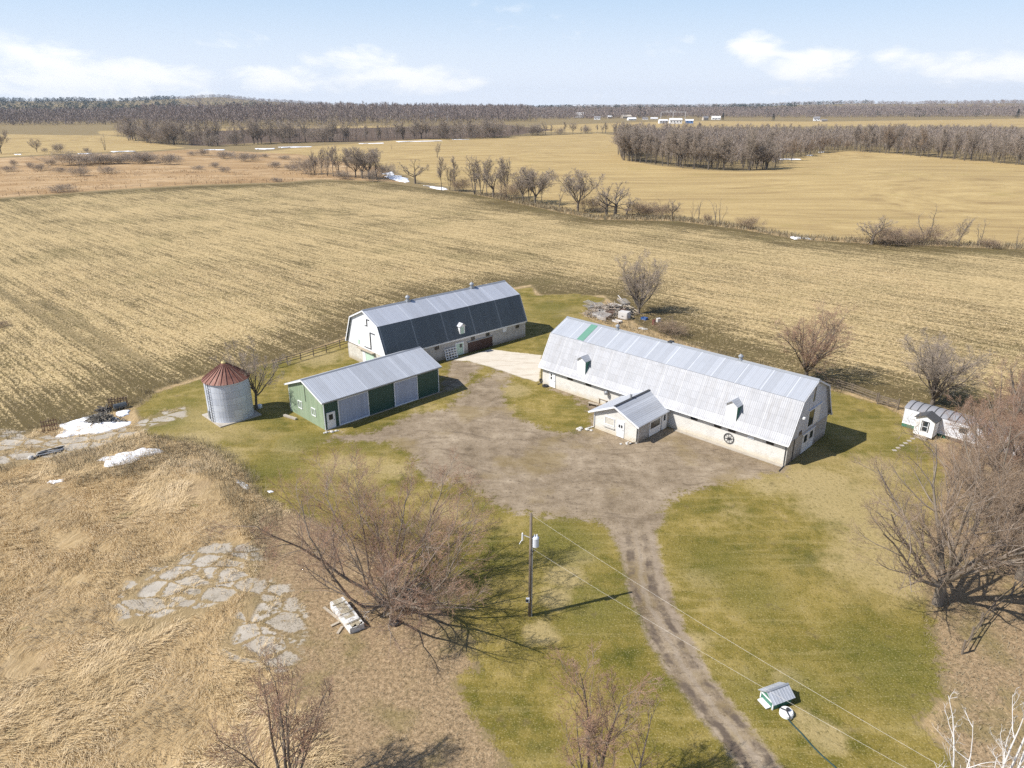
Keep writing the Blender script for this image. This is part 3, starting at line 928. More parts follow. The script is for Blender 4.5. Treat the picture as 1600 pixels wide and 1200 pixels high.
def zat(x, y):
    """height of the built land sheet at a point"""
    i = int(np.clip(np.searchsorted(XS, x) - 1, 0, nx - 2))
    j = int(np.clip(np.searchsorted(YS, y) - 1, 0, ny - 2))
    fx_, fy_ = (x - XS[i]) / (XS[i + 1] - XS[i]), (y - YS[j]) / (YS[j + 1] - YS[j])
    return float((GZ[j, i] * (1 - fx_) + GZ[j, i + 1] * fx_) * (1 - fy_) + (GZ[j + 1, i] * (1 - fx_) + GZ[j + 1, i + 1] * fx_) * fy_)


def gp(x, y):
    """photograph pixel -> point on the built land"""
    p = G(x, y)
    p.z = zat(p.x, p.y)
    return p

# ------------------------------------------------------------------ building materials
M_GALV = metal_roof("galvanised_sheet", (.50, .52, .56), seam=5.6, seam_col=(.66, .68, .71), pan=.9, metal=.35, rough=.42, stain_amt=.15)
M_DARKSIDE = metal_roof("dark_steel_sheet", (.082, .098, .108), seam=5.6, seam_col=(.19, .21, .225), pan=.9, metal=.2, rough=.5, stain=(.06, .07, .09), stain_amt=.4)
M_OLDROOF = metal_roof("weathered_white_sheet", (.345, .35, .365), seam=2.7, seam_col=(.42, .42, .42), pan=.8, lap=.92, metal=.2, rough=.5, var=.06, stain=(.25, .235, .22), stain_amt=.45)
M_OLDTOP = metal_roof("pale_ribbed_sheet", (.45, .47, .50), seam=3.1, seam_col=(.68, .70, .74), pan=.75, metal=.35, rough=.42, var=.06, stain_amt=.12)
M_SHEDROOF = metal_roof("shed_steel_sheet", (.48, .50, .53), seam=6.2, seam_col=(.58, .60, .63), pan=.92, metal=.3, rough=.45, var=.10, stain=(.36, .35, .34), stain_amt=.35)
M_WHITE_BLOCK = block_wall("white_painted_block", (.63, .615, .57), (.54, .52, .47), dirt=(.48, .40, .26), dirt_amt=.6)
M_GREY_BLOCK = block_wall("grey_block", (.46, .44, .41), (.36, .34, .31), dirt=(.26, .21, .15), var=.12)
M_TAN_BLOCK = block_wall("cream_block", (.56, .53, .46), (.46, .43, .37), dirt=(.36, .30, .2), var=.08)
M_WHITE_SIDING = siding("white_barn_boards", (.74, .75, .77), w=.45, dark=.86, stain=(.6, .61, .63))
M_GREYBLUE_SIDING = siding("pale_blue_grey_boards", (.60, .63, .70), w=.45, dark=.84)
M_GREEN_CLAD = siding("sunlit_green_cladding", (.26, .335, .225), w=.3, dark=.8, rough=.5, stain=(.33, .385, .27), stain_amt=.7)  # the shed's green in its sunlit tone, light put into the colour
M_GREEN_SHADED = siding("shaded_green_cladding", (.026, .078, .062), w=.3, dark=.8, rough=.45, stain=(.03, .08, .062))  # same shed green, darkened to paint in the shade on the front
M_TRIM = simple("white_trim", (.74, .75, .76), .6, .06, 2.0)
M_WHITE = simple("white_paint", (.80, .80, .79), .6, .08, 1.5, stain=(.6, .58, .52), stain_amt=.3)
M_DOORPALE = siding("pale_steel_door", (.36, .41, .52), w=.42, dark=.85, rough=.45, stain=(.29, .33, .43))
M_DARK = simple("dark_trim", (.04, .042, .045), .6, .2, 3.0)
M_GREY = simple("grey_metal", (.33, .345, .36), .45, .12, 3.0, metal=.4)
M_GREEN_PATCH = metal_roof("green_plastic_sheet", (.115, .255, .185), seam_col=None, pan=.9, metal=0, rough=.4, stain=(.16, .30, .23))
M_GREENTRIM = simple("green_paint", (.05, .17, .115), .55, .2, 2.5, stain=(.09, .22, .15))
M_PALEGREEN = simple("pale_green_paint", (.46, .60, .49), .6, .1, 2.5, stain=(.6, .66, .58))
M_GLASS = glass("dark_window_glass")
M_RUST = simple("brown_red_door", (.055, .026, .02), .7, .3, 2.0, stain=(.09, .045, .03))
M_WOOD = simple("grey_weathered_wood", (.17, .135, .10), .9, .3, 2.5, bump=.4, stain=(.09, .07, .055))
M_PALEWOOD = simple("bleached_wood", (.40, .34, .26), .9, .25, 2.5, bump=.4, stain=(.24, .20, .15))
M_CONC = simple("cast_concrete", (.40, .36, .30), .9, .18, 1.5, bump=.3, stain=(.26, .22, .17))
M_RUBBER = simple("black_rubber", (.022, .022, .023), .8, .3, 4.0)
M_STONE = simple("pale_rubble", (.50, .48, .44), .9, .25, 3.0, bump=.5)


def slab(mb, p0, p1, x0, x1, th=.06):
    """roof plane between two (y, z) lines, from x0 to x1"""
    (y0, z0), (y1, z1) = p0, p1
    n = Vector((0, -(z1 - z0), (y1 - y0)))
    if n.z < 0:
        n = -n
    n.normalize()
    n *= th
    mb.add([(x0, y0, z0), (x1, y0, z0), (x1, y1, z1), (x0, y1, z1), (x0, y0 + n.y, z0 + n.z), (x1, y0 + n.y, z0 + n.z), (x1, y1 + n.y, z1 + n.z), (x0, y1 + n.y, z1 + n.z)],
           [(0, 3, 2, 1), (4, 5, 6, 7), (0, 1, 5, 4), (1, 2, 6, 5), (2, 3, 7, 6), (3, 0, 4, 7)])
    return mb


def roof_vent(parent, x, y, z, sc=1.0):
    """squat galvanised ventilator on the ridge"""
    m = MB().box(x - .32 * sc, x + .32 * sc, y - .32 * sc, y + .32 * sc, z - .35 * sc, z + .12 * sc)
    m.lathe([(.24 * sc, .1 * sc), (.24 * sc, .5 * sc), (.40 * sc, .52 * sc), (.36 * sc, .66 * sc), (.05 * sc, .92 * sc)], 12, (x, y, z))
    return m.obj('roof_vent', M_GREY, parent)


def door(parent, name, mat, x0, x1, z0, z1, y=0.0, face=-1, panes=(), frame=.09, fmat=None, label=None, handle=True):
    """a door leaf with a raised frame on a wall at y, facing face (-1: towards -y); panes: (x0, x1, z0, z1) fractions"""
    d = face
    m = MB().box(x0, x1, min(y, y + d * .05), max(y, y + d * .05), z0, z1)
    o = m.obj(name, mat, parent)
    if label:
        o['label'] = label
    f = MB()
    for (a, b, c, e) in ((x0 - frame, x0, z0, z1 + frame), (x1, x1 + frame, z0, z1 + frame), (x0, x1, z1, z1 + frame)):
        f.box(a, b, min(y, y + d * .09), max(y, y + d * .09), c, e)
    f.obj('frame', fmat or M_TRIM, o)
    for (a, b, c, e) in panes:
        X0, X1, Z0, Z1 = x0 + (x1 - x0) * a, x0 + (x1 - x0) * b, z0 + (z1 - z0) * c, z0 + (z1 - z0) * e
        MB().box(X0, X1, min(y + d * .052, y + d * .062), max(y + d * .052, y + d * .062), Z0, Z1).obj('pane', M_GLASS, o)
    if handle and (x1 - x0) < 1.6:
        MB().box(x1 - .13, x1 - .07, min(y + d * .051, y + d * .11), max(y + d * .051, y + d * .11), z0 + .95, z0 + 1.08).obj('handle', M_GREY, o)
    return o


def window(parent, x0, x1, z0, z1, y=0.0, d=-1, gmat=None, fmat=None, bars=1, frame=.07, name='window'):
    o = MB()
    for (a, b, c, e) in ((x0 - frame, x0, z0 - frame, z1 + frame), (x1, x1 + frame, z0 - frame, z1 + frame), (x0, x1, z1, z1 + frame), (x0, x1, z0 - frame, z0)):
        o.box(a, b, min(y, y + d * .08), max(y, y + d * .08), c, e)
    for i in range(1, bars):
        xm = x0 + (x1 - x0) * i / bars
        o.box(xm - .025, xm + .025, min(y, y + d * .06), max(y, y + d * .06), z0, z1)
    w = o.obj(name, fmat or M_TRIM, parent)
    MB().box(x0, x1, min(y + d * .004, y + d * .03), max(y + d * .004, y + d * .03), z0, z1).obj('pane', gmat or M_GLASS, w)
    return w


class EndFrame:
    """puts door()/window() geometry on a gable end: builds along x, then turns it to face +x or -x"""
    def __init__(s, parent, x, sign, width):
        e = bpy.data.objects.new('end_wall', None)
        s.parent, s.x, s.sign, s.w = parent, x, sign, width

    def fit(s, o):
        # local x -> along the end wall (y), local -y -> outwards
        if s.sign > 0:
            M = Matrix(((0, -1, 0, s.x), (1, 0, 0, 0), (0, 0, 1, 0), (0, 0, 0, 1)))
        else:
            M = Matrix(((0, 1, 0, s.x), (-1, 0, 0, s.w), (0, 0, 1, 0), (0, 0, 0, 1)))

        def rec(q):
            q.data.transform(M)
            for ch in q.children:
                rec(ch)
        rec(o)
        return o


def downspout(parent, x, y, z, out=.55, mat=None, dx=0.0):
    m = MB().tube([(x, y - .12, z), (x, y - .08, z - .25), (x, y - .08, .25), (x + dx, y - .3, .1), (x + dx * 2, y - out, .07)], .055, 6)
    return m.obj('downspout', mat or M_TRIM, parent)


# ------------------------------------------------------------------ the two gambrel barns
def gambrel_barn(label, origin, rz, L, W, wall_h, prof, roofs, gable_mat, front_mat, end_mats, skirt, rake=.28):
    """prof: half profile (y, z) from eave to ridge on the front side, mirrored to the back. local x along the barn, y depth"""
    t = thing('gambrel_barn', label, 'barn', origin, rz)
    th = .22
    f = MB().box(0, L, 0, th, 0, wall_h)
    f.obj('front_wall', front_mat, t)
    MB().box(0, L, W - th, W, 0, wall_h).obj('back_wall', front_mat, t)
    MB().box(0, th, th, W - th, 0, wall_h).obj('end_wall', end_mats[0], t)
    MB().box(L - th, L, th, W - th, 0, wall_h).obj('end_wall', end_mats[1], t)
    full = list(prof) + [(W - y, z) for (y, z) in prof[::-1][1:]]
    gp_ = [(y, z - .05) for (y, z) in full if 0.0 <= y <= W and z > wall_h]
    gpoly = [(.02, wall_h), (.02, max(wall_h + .02, np.interp(.02, [p[0] for p in prof], [p[1] for p in prof]) - .08))] + gp_ + [(W - .02, max(wall_h + .02, np.interp(.02, [p[0] for p in prof], [p[1] for p in prof]) - .08)), (W - .02, wall_h)]
    gl = MB().prism(gpoly, 'x', .03, .16).obj('gable', gable_mat[0], t)
    gr = MB().prism(gpoly, 'x', L - .16, L - .03).obj('gable', gable_mat[1], t)
    n = len(prof)
    for side in (0, 1):
        for i in range(n - 1):
            a, b = prof[i], prof[i + 1]
            if side:
                a, b = (W - a[0], a[1]), (W - b[0], b[1])
            nm = 'upper_roof_slope' if i == n - 2 else ('lower_roof_slope' if i == n - 3 else 'roof_skirt')
            slab(MB(), a, b, -rake - .002 * i, L + rake + .002 * i, .06 + .006 * i).obj(nm, roofs[n - 2 - i], t)
    rz_ = prof[-1]
    MB().prism([(rz_[0] - .28, rz_[1] - .02), (rz_[0], rz_[1] + .115), (rz_[0] + .28, rz_[1] - .02), (rz_[0], rz_[1] + .16)], 'x', -rake - .03, L + rake + .03).obj('ridge_cap', M_GREY, t)
    # barge boards follow the roof line at both ends
    for xx in (-rake - .05, L + rake + .01):
        m = MB()
        for a, b in zip(full[:-1], full[1:]):
            m.beam((xx + .02, a[0], a[1] - .06), (xx + .02, b[0], b[1] - .06), .04, .18)
        m.obj('barge_board', M_TRIM, t)
    # fascia under the eave
    for yy in (prof[0][0] - .02, W - prof[0][0] + .02):
        MB().box(-rake, L + rake, yy - .025, yy + .025, prof[0][1] - .14, prof[0][1] + .02).obj('fascia', M_TRIM, t)
    # soffit closes the overhang
    if prof[0][0] < -.15:
        for (a, b) in ((prof[0][0] + .03, -.004), (W + .004, W - prof[0][0] - .03)):
            MB().box(0, L, a, b, prof[0][1] - .12, prof[0][1] - .09).obj('soffit', M_WOOD, t)
    return t, gl, gr, rz_


def dormer(parent, x, yb, zb, w, h, depth, cheek, face_mat, roof_mat, label=None):
    """small gabled roof dormer standing out of the lower slope; face at y=yb"""
    o = MB().box(x - w / 2, x + w / 2, yb, yb + depth, zb, zb + h).prism([(x - w / 2, zb + h), (x + w / 2, zb + h), (x, zb + h + w * .32)], 'y', yb + .002, yb + depth).obj('dormer', cheek, parent)
    if label:
        o['label'] = label
    r = MB()
    for s_ in (-1, 1):
        a, b = (x + s_ * (w / 2 + .14), zb + h - .10), (x, zb + h + w * .32 + .05)
        y0, y1 = yb - .22, yb + depth + .5
        r.add([(a[0], y0, a[1]), (b[0], y0, b[1]), (b[0], y1, b[1]), (a[0], y1, a[1]), (a[0], y0, a[1] + .06), (b[0], y0, b[1] + .06), (b[0], y1, b[1] + .06), (a[0], y1, a[1] + .06)],
              [(0, 3, 2, 1), (4, 5, 6, 7), (0, 1, 5, 4), (1, 2, 6, 5), (2, 3, 7, 6), (3, 0, 4, 7)])
    r.obj('dormer_roof', roof_mat, o)
    return o


# --- barn with the dark lower slope, beyond the green shed
fr, fl_ = G(820.75, 526), G(682.5, 565)
axv = (fr - fl_).normalized()
LA, WA = 27.9, 11.2
oA = fr - axv * LA
rA = math.atan2(axv.y, axv.x)
profA = [(-.10, 2.80), (1.75, 7.05), (WA / 2, 8.75)]
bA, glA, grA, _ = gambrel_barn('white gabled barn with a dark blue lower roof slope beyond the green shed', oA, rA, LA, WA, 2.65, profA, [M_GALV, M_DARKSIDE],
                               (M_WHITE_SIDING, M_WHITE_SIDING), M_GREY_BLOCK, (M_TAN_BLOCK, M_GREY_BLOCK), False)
MB().box(-.06, LA + .06, -.06, -.004, 2.55, 2.78).obj('eave_board', M_TRIM, bA)
for x in (7.9, 20.8):
    roof_vent(bA, x, WA / 2, 8.82, 1.0)
for x in (9.0, 16.2, 19.35, 26.0):
    window(bA, x - .32, x + .32, 2.02, 2.42, 0, -1, M_GLASS, M_WOOD)
window(bA, 22.75, 23.4, 1.95, 2.55, 0, -1, M_WHITE, M_TRIM)
door(bA, 'door', M_PALEGREEN, 12.75, 14.15, .06, 2.0, 0, -1, ((.5, .85, .62, .92),), .16, M_TRIM)
MB().box(15.2, 20.3, -.12, -.03, .04, 1.72).obj('wide_low_door', M_RUST, bA)
MB().box(15.05, 20.45, -.16, -.004, 1.722, 1.84).obj('lintel', M_GREY, bA)
d = dormer(bA, 14.2, .1, 3.2, 1.05, 1.5, 1.6, M_WHITE, M_TRIM, M_GALV, 'white dormer with a pale green shutter')
MB().box(13.88, 14.52, .065, .095, 3.42, 4.5).obj('shutter', M_PALEGREEN, d)
# left gable of that barn: loft door on a dark track, small hatch, doorway below
E1 = EndFrame(bA, 0, -1, WA)
def on_end(E, build):
    return E.fit(build())
# local x on the end runs from the back corner (0) to the front corner (W) for sign -1
def endbox(E, name, mat, x0, x1, z0, z1, d0, d1):
    o = MB().box(x0, x1, -d1, -d0, z0, z1).obj(name, mat, E.parent)
    return E.fit(o)
o = endbox(E1, 'loft_door', M_WHITE, 5.15, 6.9, 3.1, 5.55, -.02, .05)
for (a, b, c, e) in ((6.9, 6.98, 3.1, 5.6), (6.9, 8.2, 5.56, 5.64), (5.1, 6.95, 3.0, 3.1)):
    q = MB().box(a, b, -.11, .02, c, e).obj('door_track', M_DARK, o)
    E1.fit(q)
o = endbox(E1, 'loft_hatch', M_WHITE, 5.35, 6.2, 6.55, 7.45, -.02, .04)
for (a, b, c, e) in ((6.2, 6.28, 6.5, 7.5), (6.2, 6.95, 7.47, 7.55), (5.6, 6.2, 6.47, 6.55)):
    E1.fit(MB().box(a, b, -.1, .02, c, e).obj('door_track', M_DARK, o))
endbox(E1, 'canopy', M_PALEWOOD, 3.6, 8.0, 2.55, 2.68, .004, .55)
endbox(E1, 'door', M_PALEGREEN, 5.3, 7.6, .05, 2.25, .002, .06)
endbox(E1, 'door', M_WHITE, 4.4, 5.2, .05, 2.2, .002, .06)
endbox(E1, 'hatch', M_PALEGREEN, 3.2, 3.75, 3.0, 3.75, -.02, .035)
endbox(E1, 'sill_board', M_WOOD, .1, 3.55, 2.56, 2.66, .003, .05)

# --- long barn with milk house
FLb, FRb = G(847.6, 600), G(1226, 728)
axb = (FRb - FLb).normalized()
rB = math.atan2(axb.y, axb.x)
LB, WB = 35.8, 10.9
profB = [(-.55, 2.72), (.10, 3.62), (1.95, 7.12), (WB / 2, 8.72)]
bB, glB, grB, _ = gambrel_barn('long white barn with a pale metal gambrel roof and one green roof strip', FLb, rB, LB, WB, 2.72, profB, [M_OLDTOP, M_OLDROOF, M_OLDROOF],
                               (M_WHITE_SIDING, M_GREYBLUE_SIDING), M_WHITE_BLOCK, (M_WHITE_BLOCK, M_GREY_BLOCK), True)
ry = lambda y: np.interp(y, [p[0] for p in profB], [p[1] for p in profB])
slab(MB(), (2.0, float(ry(2.0)) + .085), (WB / 2 - .12, float(ry(WB / 2 - .12)) + .085), 4.35, 5.5, .02).obj('green_roof_strip', M_GREEN_PATCH, bB)
for x in (8.6, 26.6):
    roof_vent(bB, x, WB / 2, 8.80, .8)
MB().box(16.6, 17.2, WB / 2 - .2, WB / 2 + .5, 8.72, 8.93).obj('ridge_flashing', M_DARK, bB)
MB().box(0, LB, -.012, -.002, 2.30, 2.5).obj('wall_plate', M_WOOD, bB)
for x in (5.05, 8.25, 24.27, 27.4, 29.2, 33.8):
    window(bB, x - .4, x + .4, 2.02, 2.42, 0, -1, M_GLASS, M_WOOD, 1, .05)
window(bB, 31.2, 31.9, 1.98, 2.42, 0, -1, M_WHITE, M_TRIM, 1, .05)
door(bB, 'door', M_WHITE, 1.35, 2.35, .05, 2.1, 0, -1, ((.2, .45, .55, .75), (.2, .45, .8, .95)), .08)
# wall lantern under the eave
lm = MB().lathe([(.05, -.28), (.26, -.22), (.28, .12), (.10, .26)], 12, (11.5, -.42, 2.0)).box(11.46, 11.54, -.42, -.0, 2.26, 2.32)
lm.obj('wall_vent', M_GREY, bB)
# wagon wheel hung on the front wall
ww = thing('wagon_wheel', 'dark iron spoked wheel hanging on the long barn wall', 'wagon wheel', bB.matrix_world @ Vector((0, 0, 0)), 0)
ww.location = FLb + axb * 28.95 + Vector((axb.y, -axb.x, 0)) * .09 + Vector((0, 0, 1.12))
ww.rotation_euler = (0, 0, rB)
MB().torus((0, 0, 0), (0, 1, 0), .60, .045, 28, 6).obj('rim', M_DARK, ww)
m = MB().torus((0, 0, 0), (0, 1, 0), .10, .05, 12, 6)
m.obj('hub', M_DARK, ww)
for k in range(8):
    a = math.pi * k / 4 + .2
    MB().beam((.1 * math.cos(a), 0, .1 * math.sin(a)), (.58 * math.cos(a), 0, .58 * math.sin(a)), .035, .035).obj('spoke', M_DARK, ww)
MB().beam((-.28, -.05, -.08), (.28, -.05, .12), .10, .08).obj('crest', M_DARK, ww)
for x, lab in ((7.0, 'white dormer near the green roof strip'), (28.9, 'white dormer above the wagon wheel')):
    d = dormer(bB, x, -.15, 3.2, 1.35, 2.15, 2.2, M_WHITE, M_WHITE, M_OLDTOP, lab)
    # dark green panel paints in the shade on the cheek away from the sun
    MB().box(x + .678, x + .70, -.08, 1.5, 3.5, 5.3).obj('dormer_cheek_shade', M_GREENTRIM, d)
downspout(bB, LB - .15, 0, 2.7, 1.7, M_DARK, .12)
downspout(bB, -.1, 0, 2.7, .7, M_DARK, -.1)
# strip of stained footing along the front
MB().box(22.0, LB + .05, -.55, -.012, .0, .07).obj('footing', M_CONC, bB)
E2 = EndFrame(bB, LB, 1, WB)   # sign +1: local x = y from the front corner
def endbox2(name, mat, x0, x1, z0, z1, d0, d1, par=None):
    o = MB().box(x0, x1, -d1, -d0, z0, z1).obj(name, mat, par or bB)
    return E2.fit(o)
o = endbox2('double_door', M_WHITE, 3.95, 7.15, .06, 2.38, .002, .07)
endbox2('door_seam', M_GREY, 5.53, 5.56, .06, 2.38, .072, .078, o)
endbox2('pane', M_GLASS, 4.25, 5.1, 1.3, 2.2, .072, .08, o)
endbox2('pane', M_GLASS, 5.85, 6.7, 1.3, 2.2, .072, .08, o)
endbox2('lintel', M_TRIM, 3.8, 7.3, 2.385, 2.5, .002, .1)
o = endbox2('loft_opening', M_GLASS, 4.75, 6.25, 3.1, 4.95, -.028, .012)
endbox2('frame', M_TRIM, 4.62, 4.75, 3.0, 5.05, -.028, .05, o)
endbox2('sliding_loft_door', M_WHITE, 6.27, 7.9, 3.0, 5.0, -.02, .05)
endbox2('door_track', M_TRIM, 4.6, 8.3, 5.06, 5.2, -.02, .10)
o = endbox2('upper_loft_window', M_GLASS, 5.15, 5.75, 6.1, 7.75, -.028, .012)
endbox2('frame', M_TRIM, 5.05, 5.15, 6.0, 7.85, -.028, .05, o)
endbox2('frame', M_TRIM, 5.75, 5.85, 6.0, 7.85, -.028, .05, o)
endbox2('hay_hood', M_DARK, 5.3, 5.65, 8.0, 8.4, -.02, .06)
endbox2('dark_post', M_DARK, 1.55, 1.68, .02, 2.7, .002, .06)
endbox2('wall_stain_panel', M_WOOD, 2.7, 3.4, 2.74, 3.2, -.02, .03)
g = MB().tube([(LB + .05, 2.0, 5.3), (LB + .45, 1.8, 5.45)], .035, 6).lathe([(.03, .1), (.2, .02), (.22, -.14)], 12, (LB + .55, 1.75, 5.45))
g.obj('yard_lamp', M_WHITE, bB)

# milk house joined to the long barn
mh = MB()
MX0, MX1, MY = 14.45, 20.85, -6.65
MB().box(MX0, MX1, MY, MY + .2, 0, 2.4).prism([(MX0, 2.4), (MX1, 2.4), ((MX0 + MX1) / 2, 3.72)], 'y', MY + .02, MY + .18).obj('annex_front_wall', M_WHITE_BLOCK, bB)
MB().box(MX0, MX0 + .2, MY + .2, -.02, 0, 2.4).obj('annex_side_wall', M_WHITE_BLOCK, bB)
MB().box(MX1 - .2, MX1, MY + .2, -.02, 0, 2.4).obj('annex_side_wall', M_GREY_BLOCK, bB)
xm = (MX0 + MX1) / 2
for sx, x_out in ((-1, MX0 - .65), (1, MX1 + .35)):
    zo = 2.42 - .16 if sx > 0 else 2.42 - .3
    r = MB()
    y0, y1 = MY - .45, .85
    n = Vector((x_out - xm, 0, 0)).normalized()
    r.add([(x_out, y0, zo), (xm, y0, 3.86), (xm, y1, 3.86), (x_out, y1, zo), (x_out, y0, zo + .08), (xm, y0, 3.94), (xm, y1, 3.94), (x_out, y1, zo + .08)],
          [(0, 3, 2, 1), (4, 5, 6, 7), (0, 1, 5, 4), (1, 2, 6, 5), (2, 3, 7, 6), (3, 0, 4, 7)])
    r.obj('annex_roof', M_SHEDROOF, bB)
    MB().beam((x_out, y0 - .03, zo - .04), (xm, y0 - .03, 3.83), .05, .2).obj('annex_barge_board', M_TRIM, bB)
MB().beam((xm, MY - .45, 3.965), (xm, .7, 3.965), .3, .06).obj('annex_ridge_cap', M_DARK, bB)
MB().tube([(xm - .1, MY + 3.0, 3.6), (xm - .1, MY + 3.0, 4.45)], .14, 10).obj('annex_flue', M_GREY, bB)
# front of the annex: shuttered window and a two-pane door
window(bB, MX0 + 1.65, MX0 + 2.95, 1.15, 2.05, MY, -1, M_TAN_BLOCK, M_TRIM)
MB().box(MX0 + 1.5, MX0 + 3.1, MY - .18, MY - .002, .78, .9).obj('window_shelf', M_STONE, bB)
door(bB, 'door', M_WHITE, MX0 + 3.45, MX0 + 4.4, .05, 2.05, MY, -1, ((.2, .46, .6, .8), (.56, .82, .6, .8)), .06)
# side of the annex towards the drive: picture window and door
E3 = EndFrame(bB, MX1, 1, 1)
def side3(name, mat, x0, x1, z0, z1, d0, d1, par=None):
    o = MB().box(x0, x1, -d1, -d0, z0, z1).obj(name, mat, par or bB)
    return E3.fit(o)
o = side3('picture_window', M_WHITE, MY + 2.35, MY + 4.75, .1, 2.05, .002, .06)
side3('pane', M_GLASS, MY + 2.55, MY + 4.55, 1.0, 1.85, .062, .07, o)
o = side3('door', M_WHITE, MY + 5.05, MY + 6.1, .06, 2.1, .002, .06)
side3('pane', M_GLASS, MY + 5.35, MY + 5.75, 1.2, 1.95, .062, .07, o)
downspout(bB, MX0 + .02, MY, 2.2, .9, M_TRIM, -.25)
downspout(bB, MX1 - .1, MY, 2.2, .9, M_DARK, -.2)

# ------------------------------------------------------------------ green machinery shed
a, b, c = G(508.75, 672.5), G(686, 612.5), G(448, 643.75)
axs = (b - a).normalized()
rC = math.atan2(axs.y, axs.x)
LC, WC = 17.85, 8.5
sh = thing('machinery_shed', 'green metal shed with two pale sliding doors and a grey roof', 'shed', a, rC)
EH, RH = 3.75, 5.45
MB().box(0, LC, 0, .12, 0, EH).obj('front_wall', M_GREEN_SHADED, sh)
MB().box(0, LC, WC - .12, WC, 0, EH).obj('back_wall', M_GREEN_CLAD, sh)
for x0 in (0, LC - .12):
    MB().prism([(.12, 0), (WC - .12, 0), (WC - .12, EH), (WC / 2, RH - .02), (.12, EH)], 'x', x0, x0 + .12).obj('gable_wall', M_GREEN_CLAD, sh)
for (p, q) in (((-.35, EH - .02), (WC / 2, RH + .02)), ((WC + .35, EH - .02), (WC / 2, RH + .02))):
    slab(MB(), p, q, -.3, LC + .3, .07).obj('roof_slope', M_SHEDROOF, sh)
MB().prism([(WC / 2 - .25, RH - .02), (WC / 2, RH + .12), (WC / 2 + .25, RH - .02), (WC / 2, RH + .17)], 'x', -.33, LC + .33).obj('ridge_cap', M_GREY, sh)
for x0 in (-.36, LC + .31):
    m = MB()
    for p, q in (((-.37, EH - .06), (WC / 2, RH - .02)), ((WC / 2, RH - .02), (WC + .37, EH - .06))):
        m.beam((x0 + .02, *p), (x0 + .02, *q), .04, .2)
    m.obj('barge_board', M_TRIM, sh)
MB().box(-.3, LC + .3, -.43, -.36, EH - .12, EH + .03).obj('gutter', M_GREY, sh)
for (x0, x1) in ((2.0, 6.3), (10.4, 14.1)):
    o = MB().box(x0, x1, -.12, -.05, .06, 3.42).obj('sliding_door', M_DOORPALE, sh)
    f = MB()
    for (p, q, r_, s_) in ((x0 - .06, x0 + .05, .06, 3.46), (x1 - .05, x1 + .06, .06, 3.46), (x0 + .05, x1 - .05, .06, .17), (x0 + .05, x1 - .05, 3.36, 3.46)):
        f.box(p, q, -.15, -.04, r_, s_)
    f.obj('frame', M_TRIM, o)
MB().box(1.8, LC - .4, -.17, -.01, 3.5, 3.6).obj('door_track', M_GREY, sh)
door(sh, 'door', M_WHITE, .38, 1.38, .05, 2.1, 0, -1, ((.22, .78, .55, .9),), .09)
E4 = EndFrame(sh, 0, -1, WC)
for x in (2.75, 6.05):
    w = window(sh, x - .42, x + .42, 1.25, 2.15, 0, -1, M_GLASS, M_TRIM, 2)
    E4.fit(w)
    MB().box(x - .42, x + .42, -.07, -.03, 1.68, 1.73).obj('glazing_bar', M_TRIM, w)
    E4.fit(w.children[-1])
for (x, y) in ((-.015, -.015), (LC - .06, -.015)):
    MB().box(x, x + .08, y - .04, y + .04, 0, EH - .02).obj('corner_trim', M_TRIM, sh)
MB().box(-.02, .06, WC - .06, WC + .02, 0, EH - .05).obj('corner_trim', M_TRIM, sh)
MB().tube([(-.06, WC / 2 - .1, EH + 1.2), (-.06, WC / 2 - .1, 2.6)], .03, 5).obj('conduit', M_DARK, sh)
MB().box(.0, LC, -.2, -.002, 0, .055).obj('sill_board', M_PALEWOOD, sh)

# ------------------------------------------------------------------ grain bin on its square pad
sc_ = (G(327, 654) + G(397, 644)) / 2
R0 = (G(397, 644) - G(327, 654)).length / 2
sil = thing('grain_bin', 'round corrugated steel grain bin with a rusty cone roof', 'grain bin', sc_, 0)
M_BIN = None
m_, t_, b_ = new_mat("corrugated_bin_steel")
P_ = t_.node('ShaderNodeTexCoord', out='Object')
s_ = t_.n.new('ShaderNodeSeparateXYZ')
t_.l.new(P_, s_.inputs[0])
ang = t_.m('ARCTAN2', s_.outputs[1], s_.outputs[0])
ring = t_.m('FLOOR', t_.m('DIVIDE', s_.outputs[2], .82))
seg = t_.m('FLOOR', t_.m('ADD', t_.m('MULTIPLY', ang, 1.45), t_.m('MULTIPLY', ring, .5)))
wn_ = t_.node('ShaderNodeTexWhiteNoise', {'Vector': t_.node('ShaderNodeCombineXYZ', {0: ring, 1: seg, 2: 1.0})})
cc_ = t_.mix(wn_, (.50, .54, .62), (.60, .64, .71))
fz_ = t_.m('ABSOLUTE', t_.m('SUBTRACT', t_.m('FRACT', t_.m('DIVIDE', s_.outputs[2], .82)), .5))
cc_ = t_.mix(t_.m('MULTIPLY', t_.step(fz_, .455, .49), .5), cc_, (.26, .28, .31))
fa_ = t_.m('ABSOLUTE', t_.m('SUBTRACT', t_.m('FRACT', t_.m('ADD', t_.m('MULTIPLY', ang, 1.45), t_.m('MULTIPLY', ring, .5))), .5))
cc_ = t_.mix(t_.m('MULTIPLY', t_.step(fa_, .485, .497), .5), cc_, (.26, .28, .31))
cc_ = t_.mix(t_.m('MULTIPLY', t_.step(t_.noise(t_.mapping(P_, scale=(1.5, 1.5, .3)), 1.0, 5), .5, .75), .35), cc_, (.34, .35, .37))
t_.put(b_.inputs['Base Color'], cc_)
b_.inputs['Metallic'].default_value = .15
b_.inputs['Roughness'].default_value = .5
hb_ = t_.m('PINGPONG', t_.m('DIVIDE', s_.outputs[2], .1), .5)
t_.l.new(t_.node('ShaderNodeBump', {'Strength': .6, 'Distance': .02, 'Height': hb_}), b_.inputs['Normal'])
M_BIN = m_
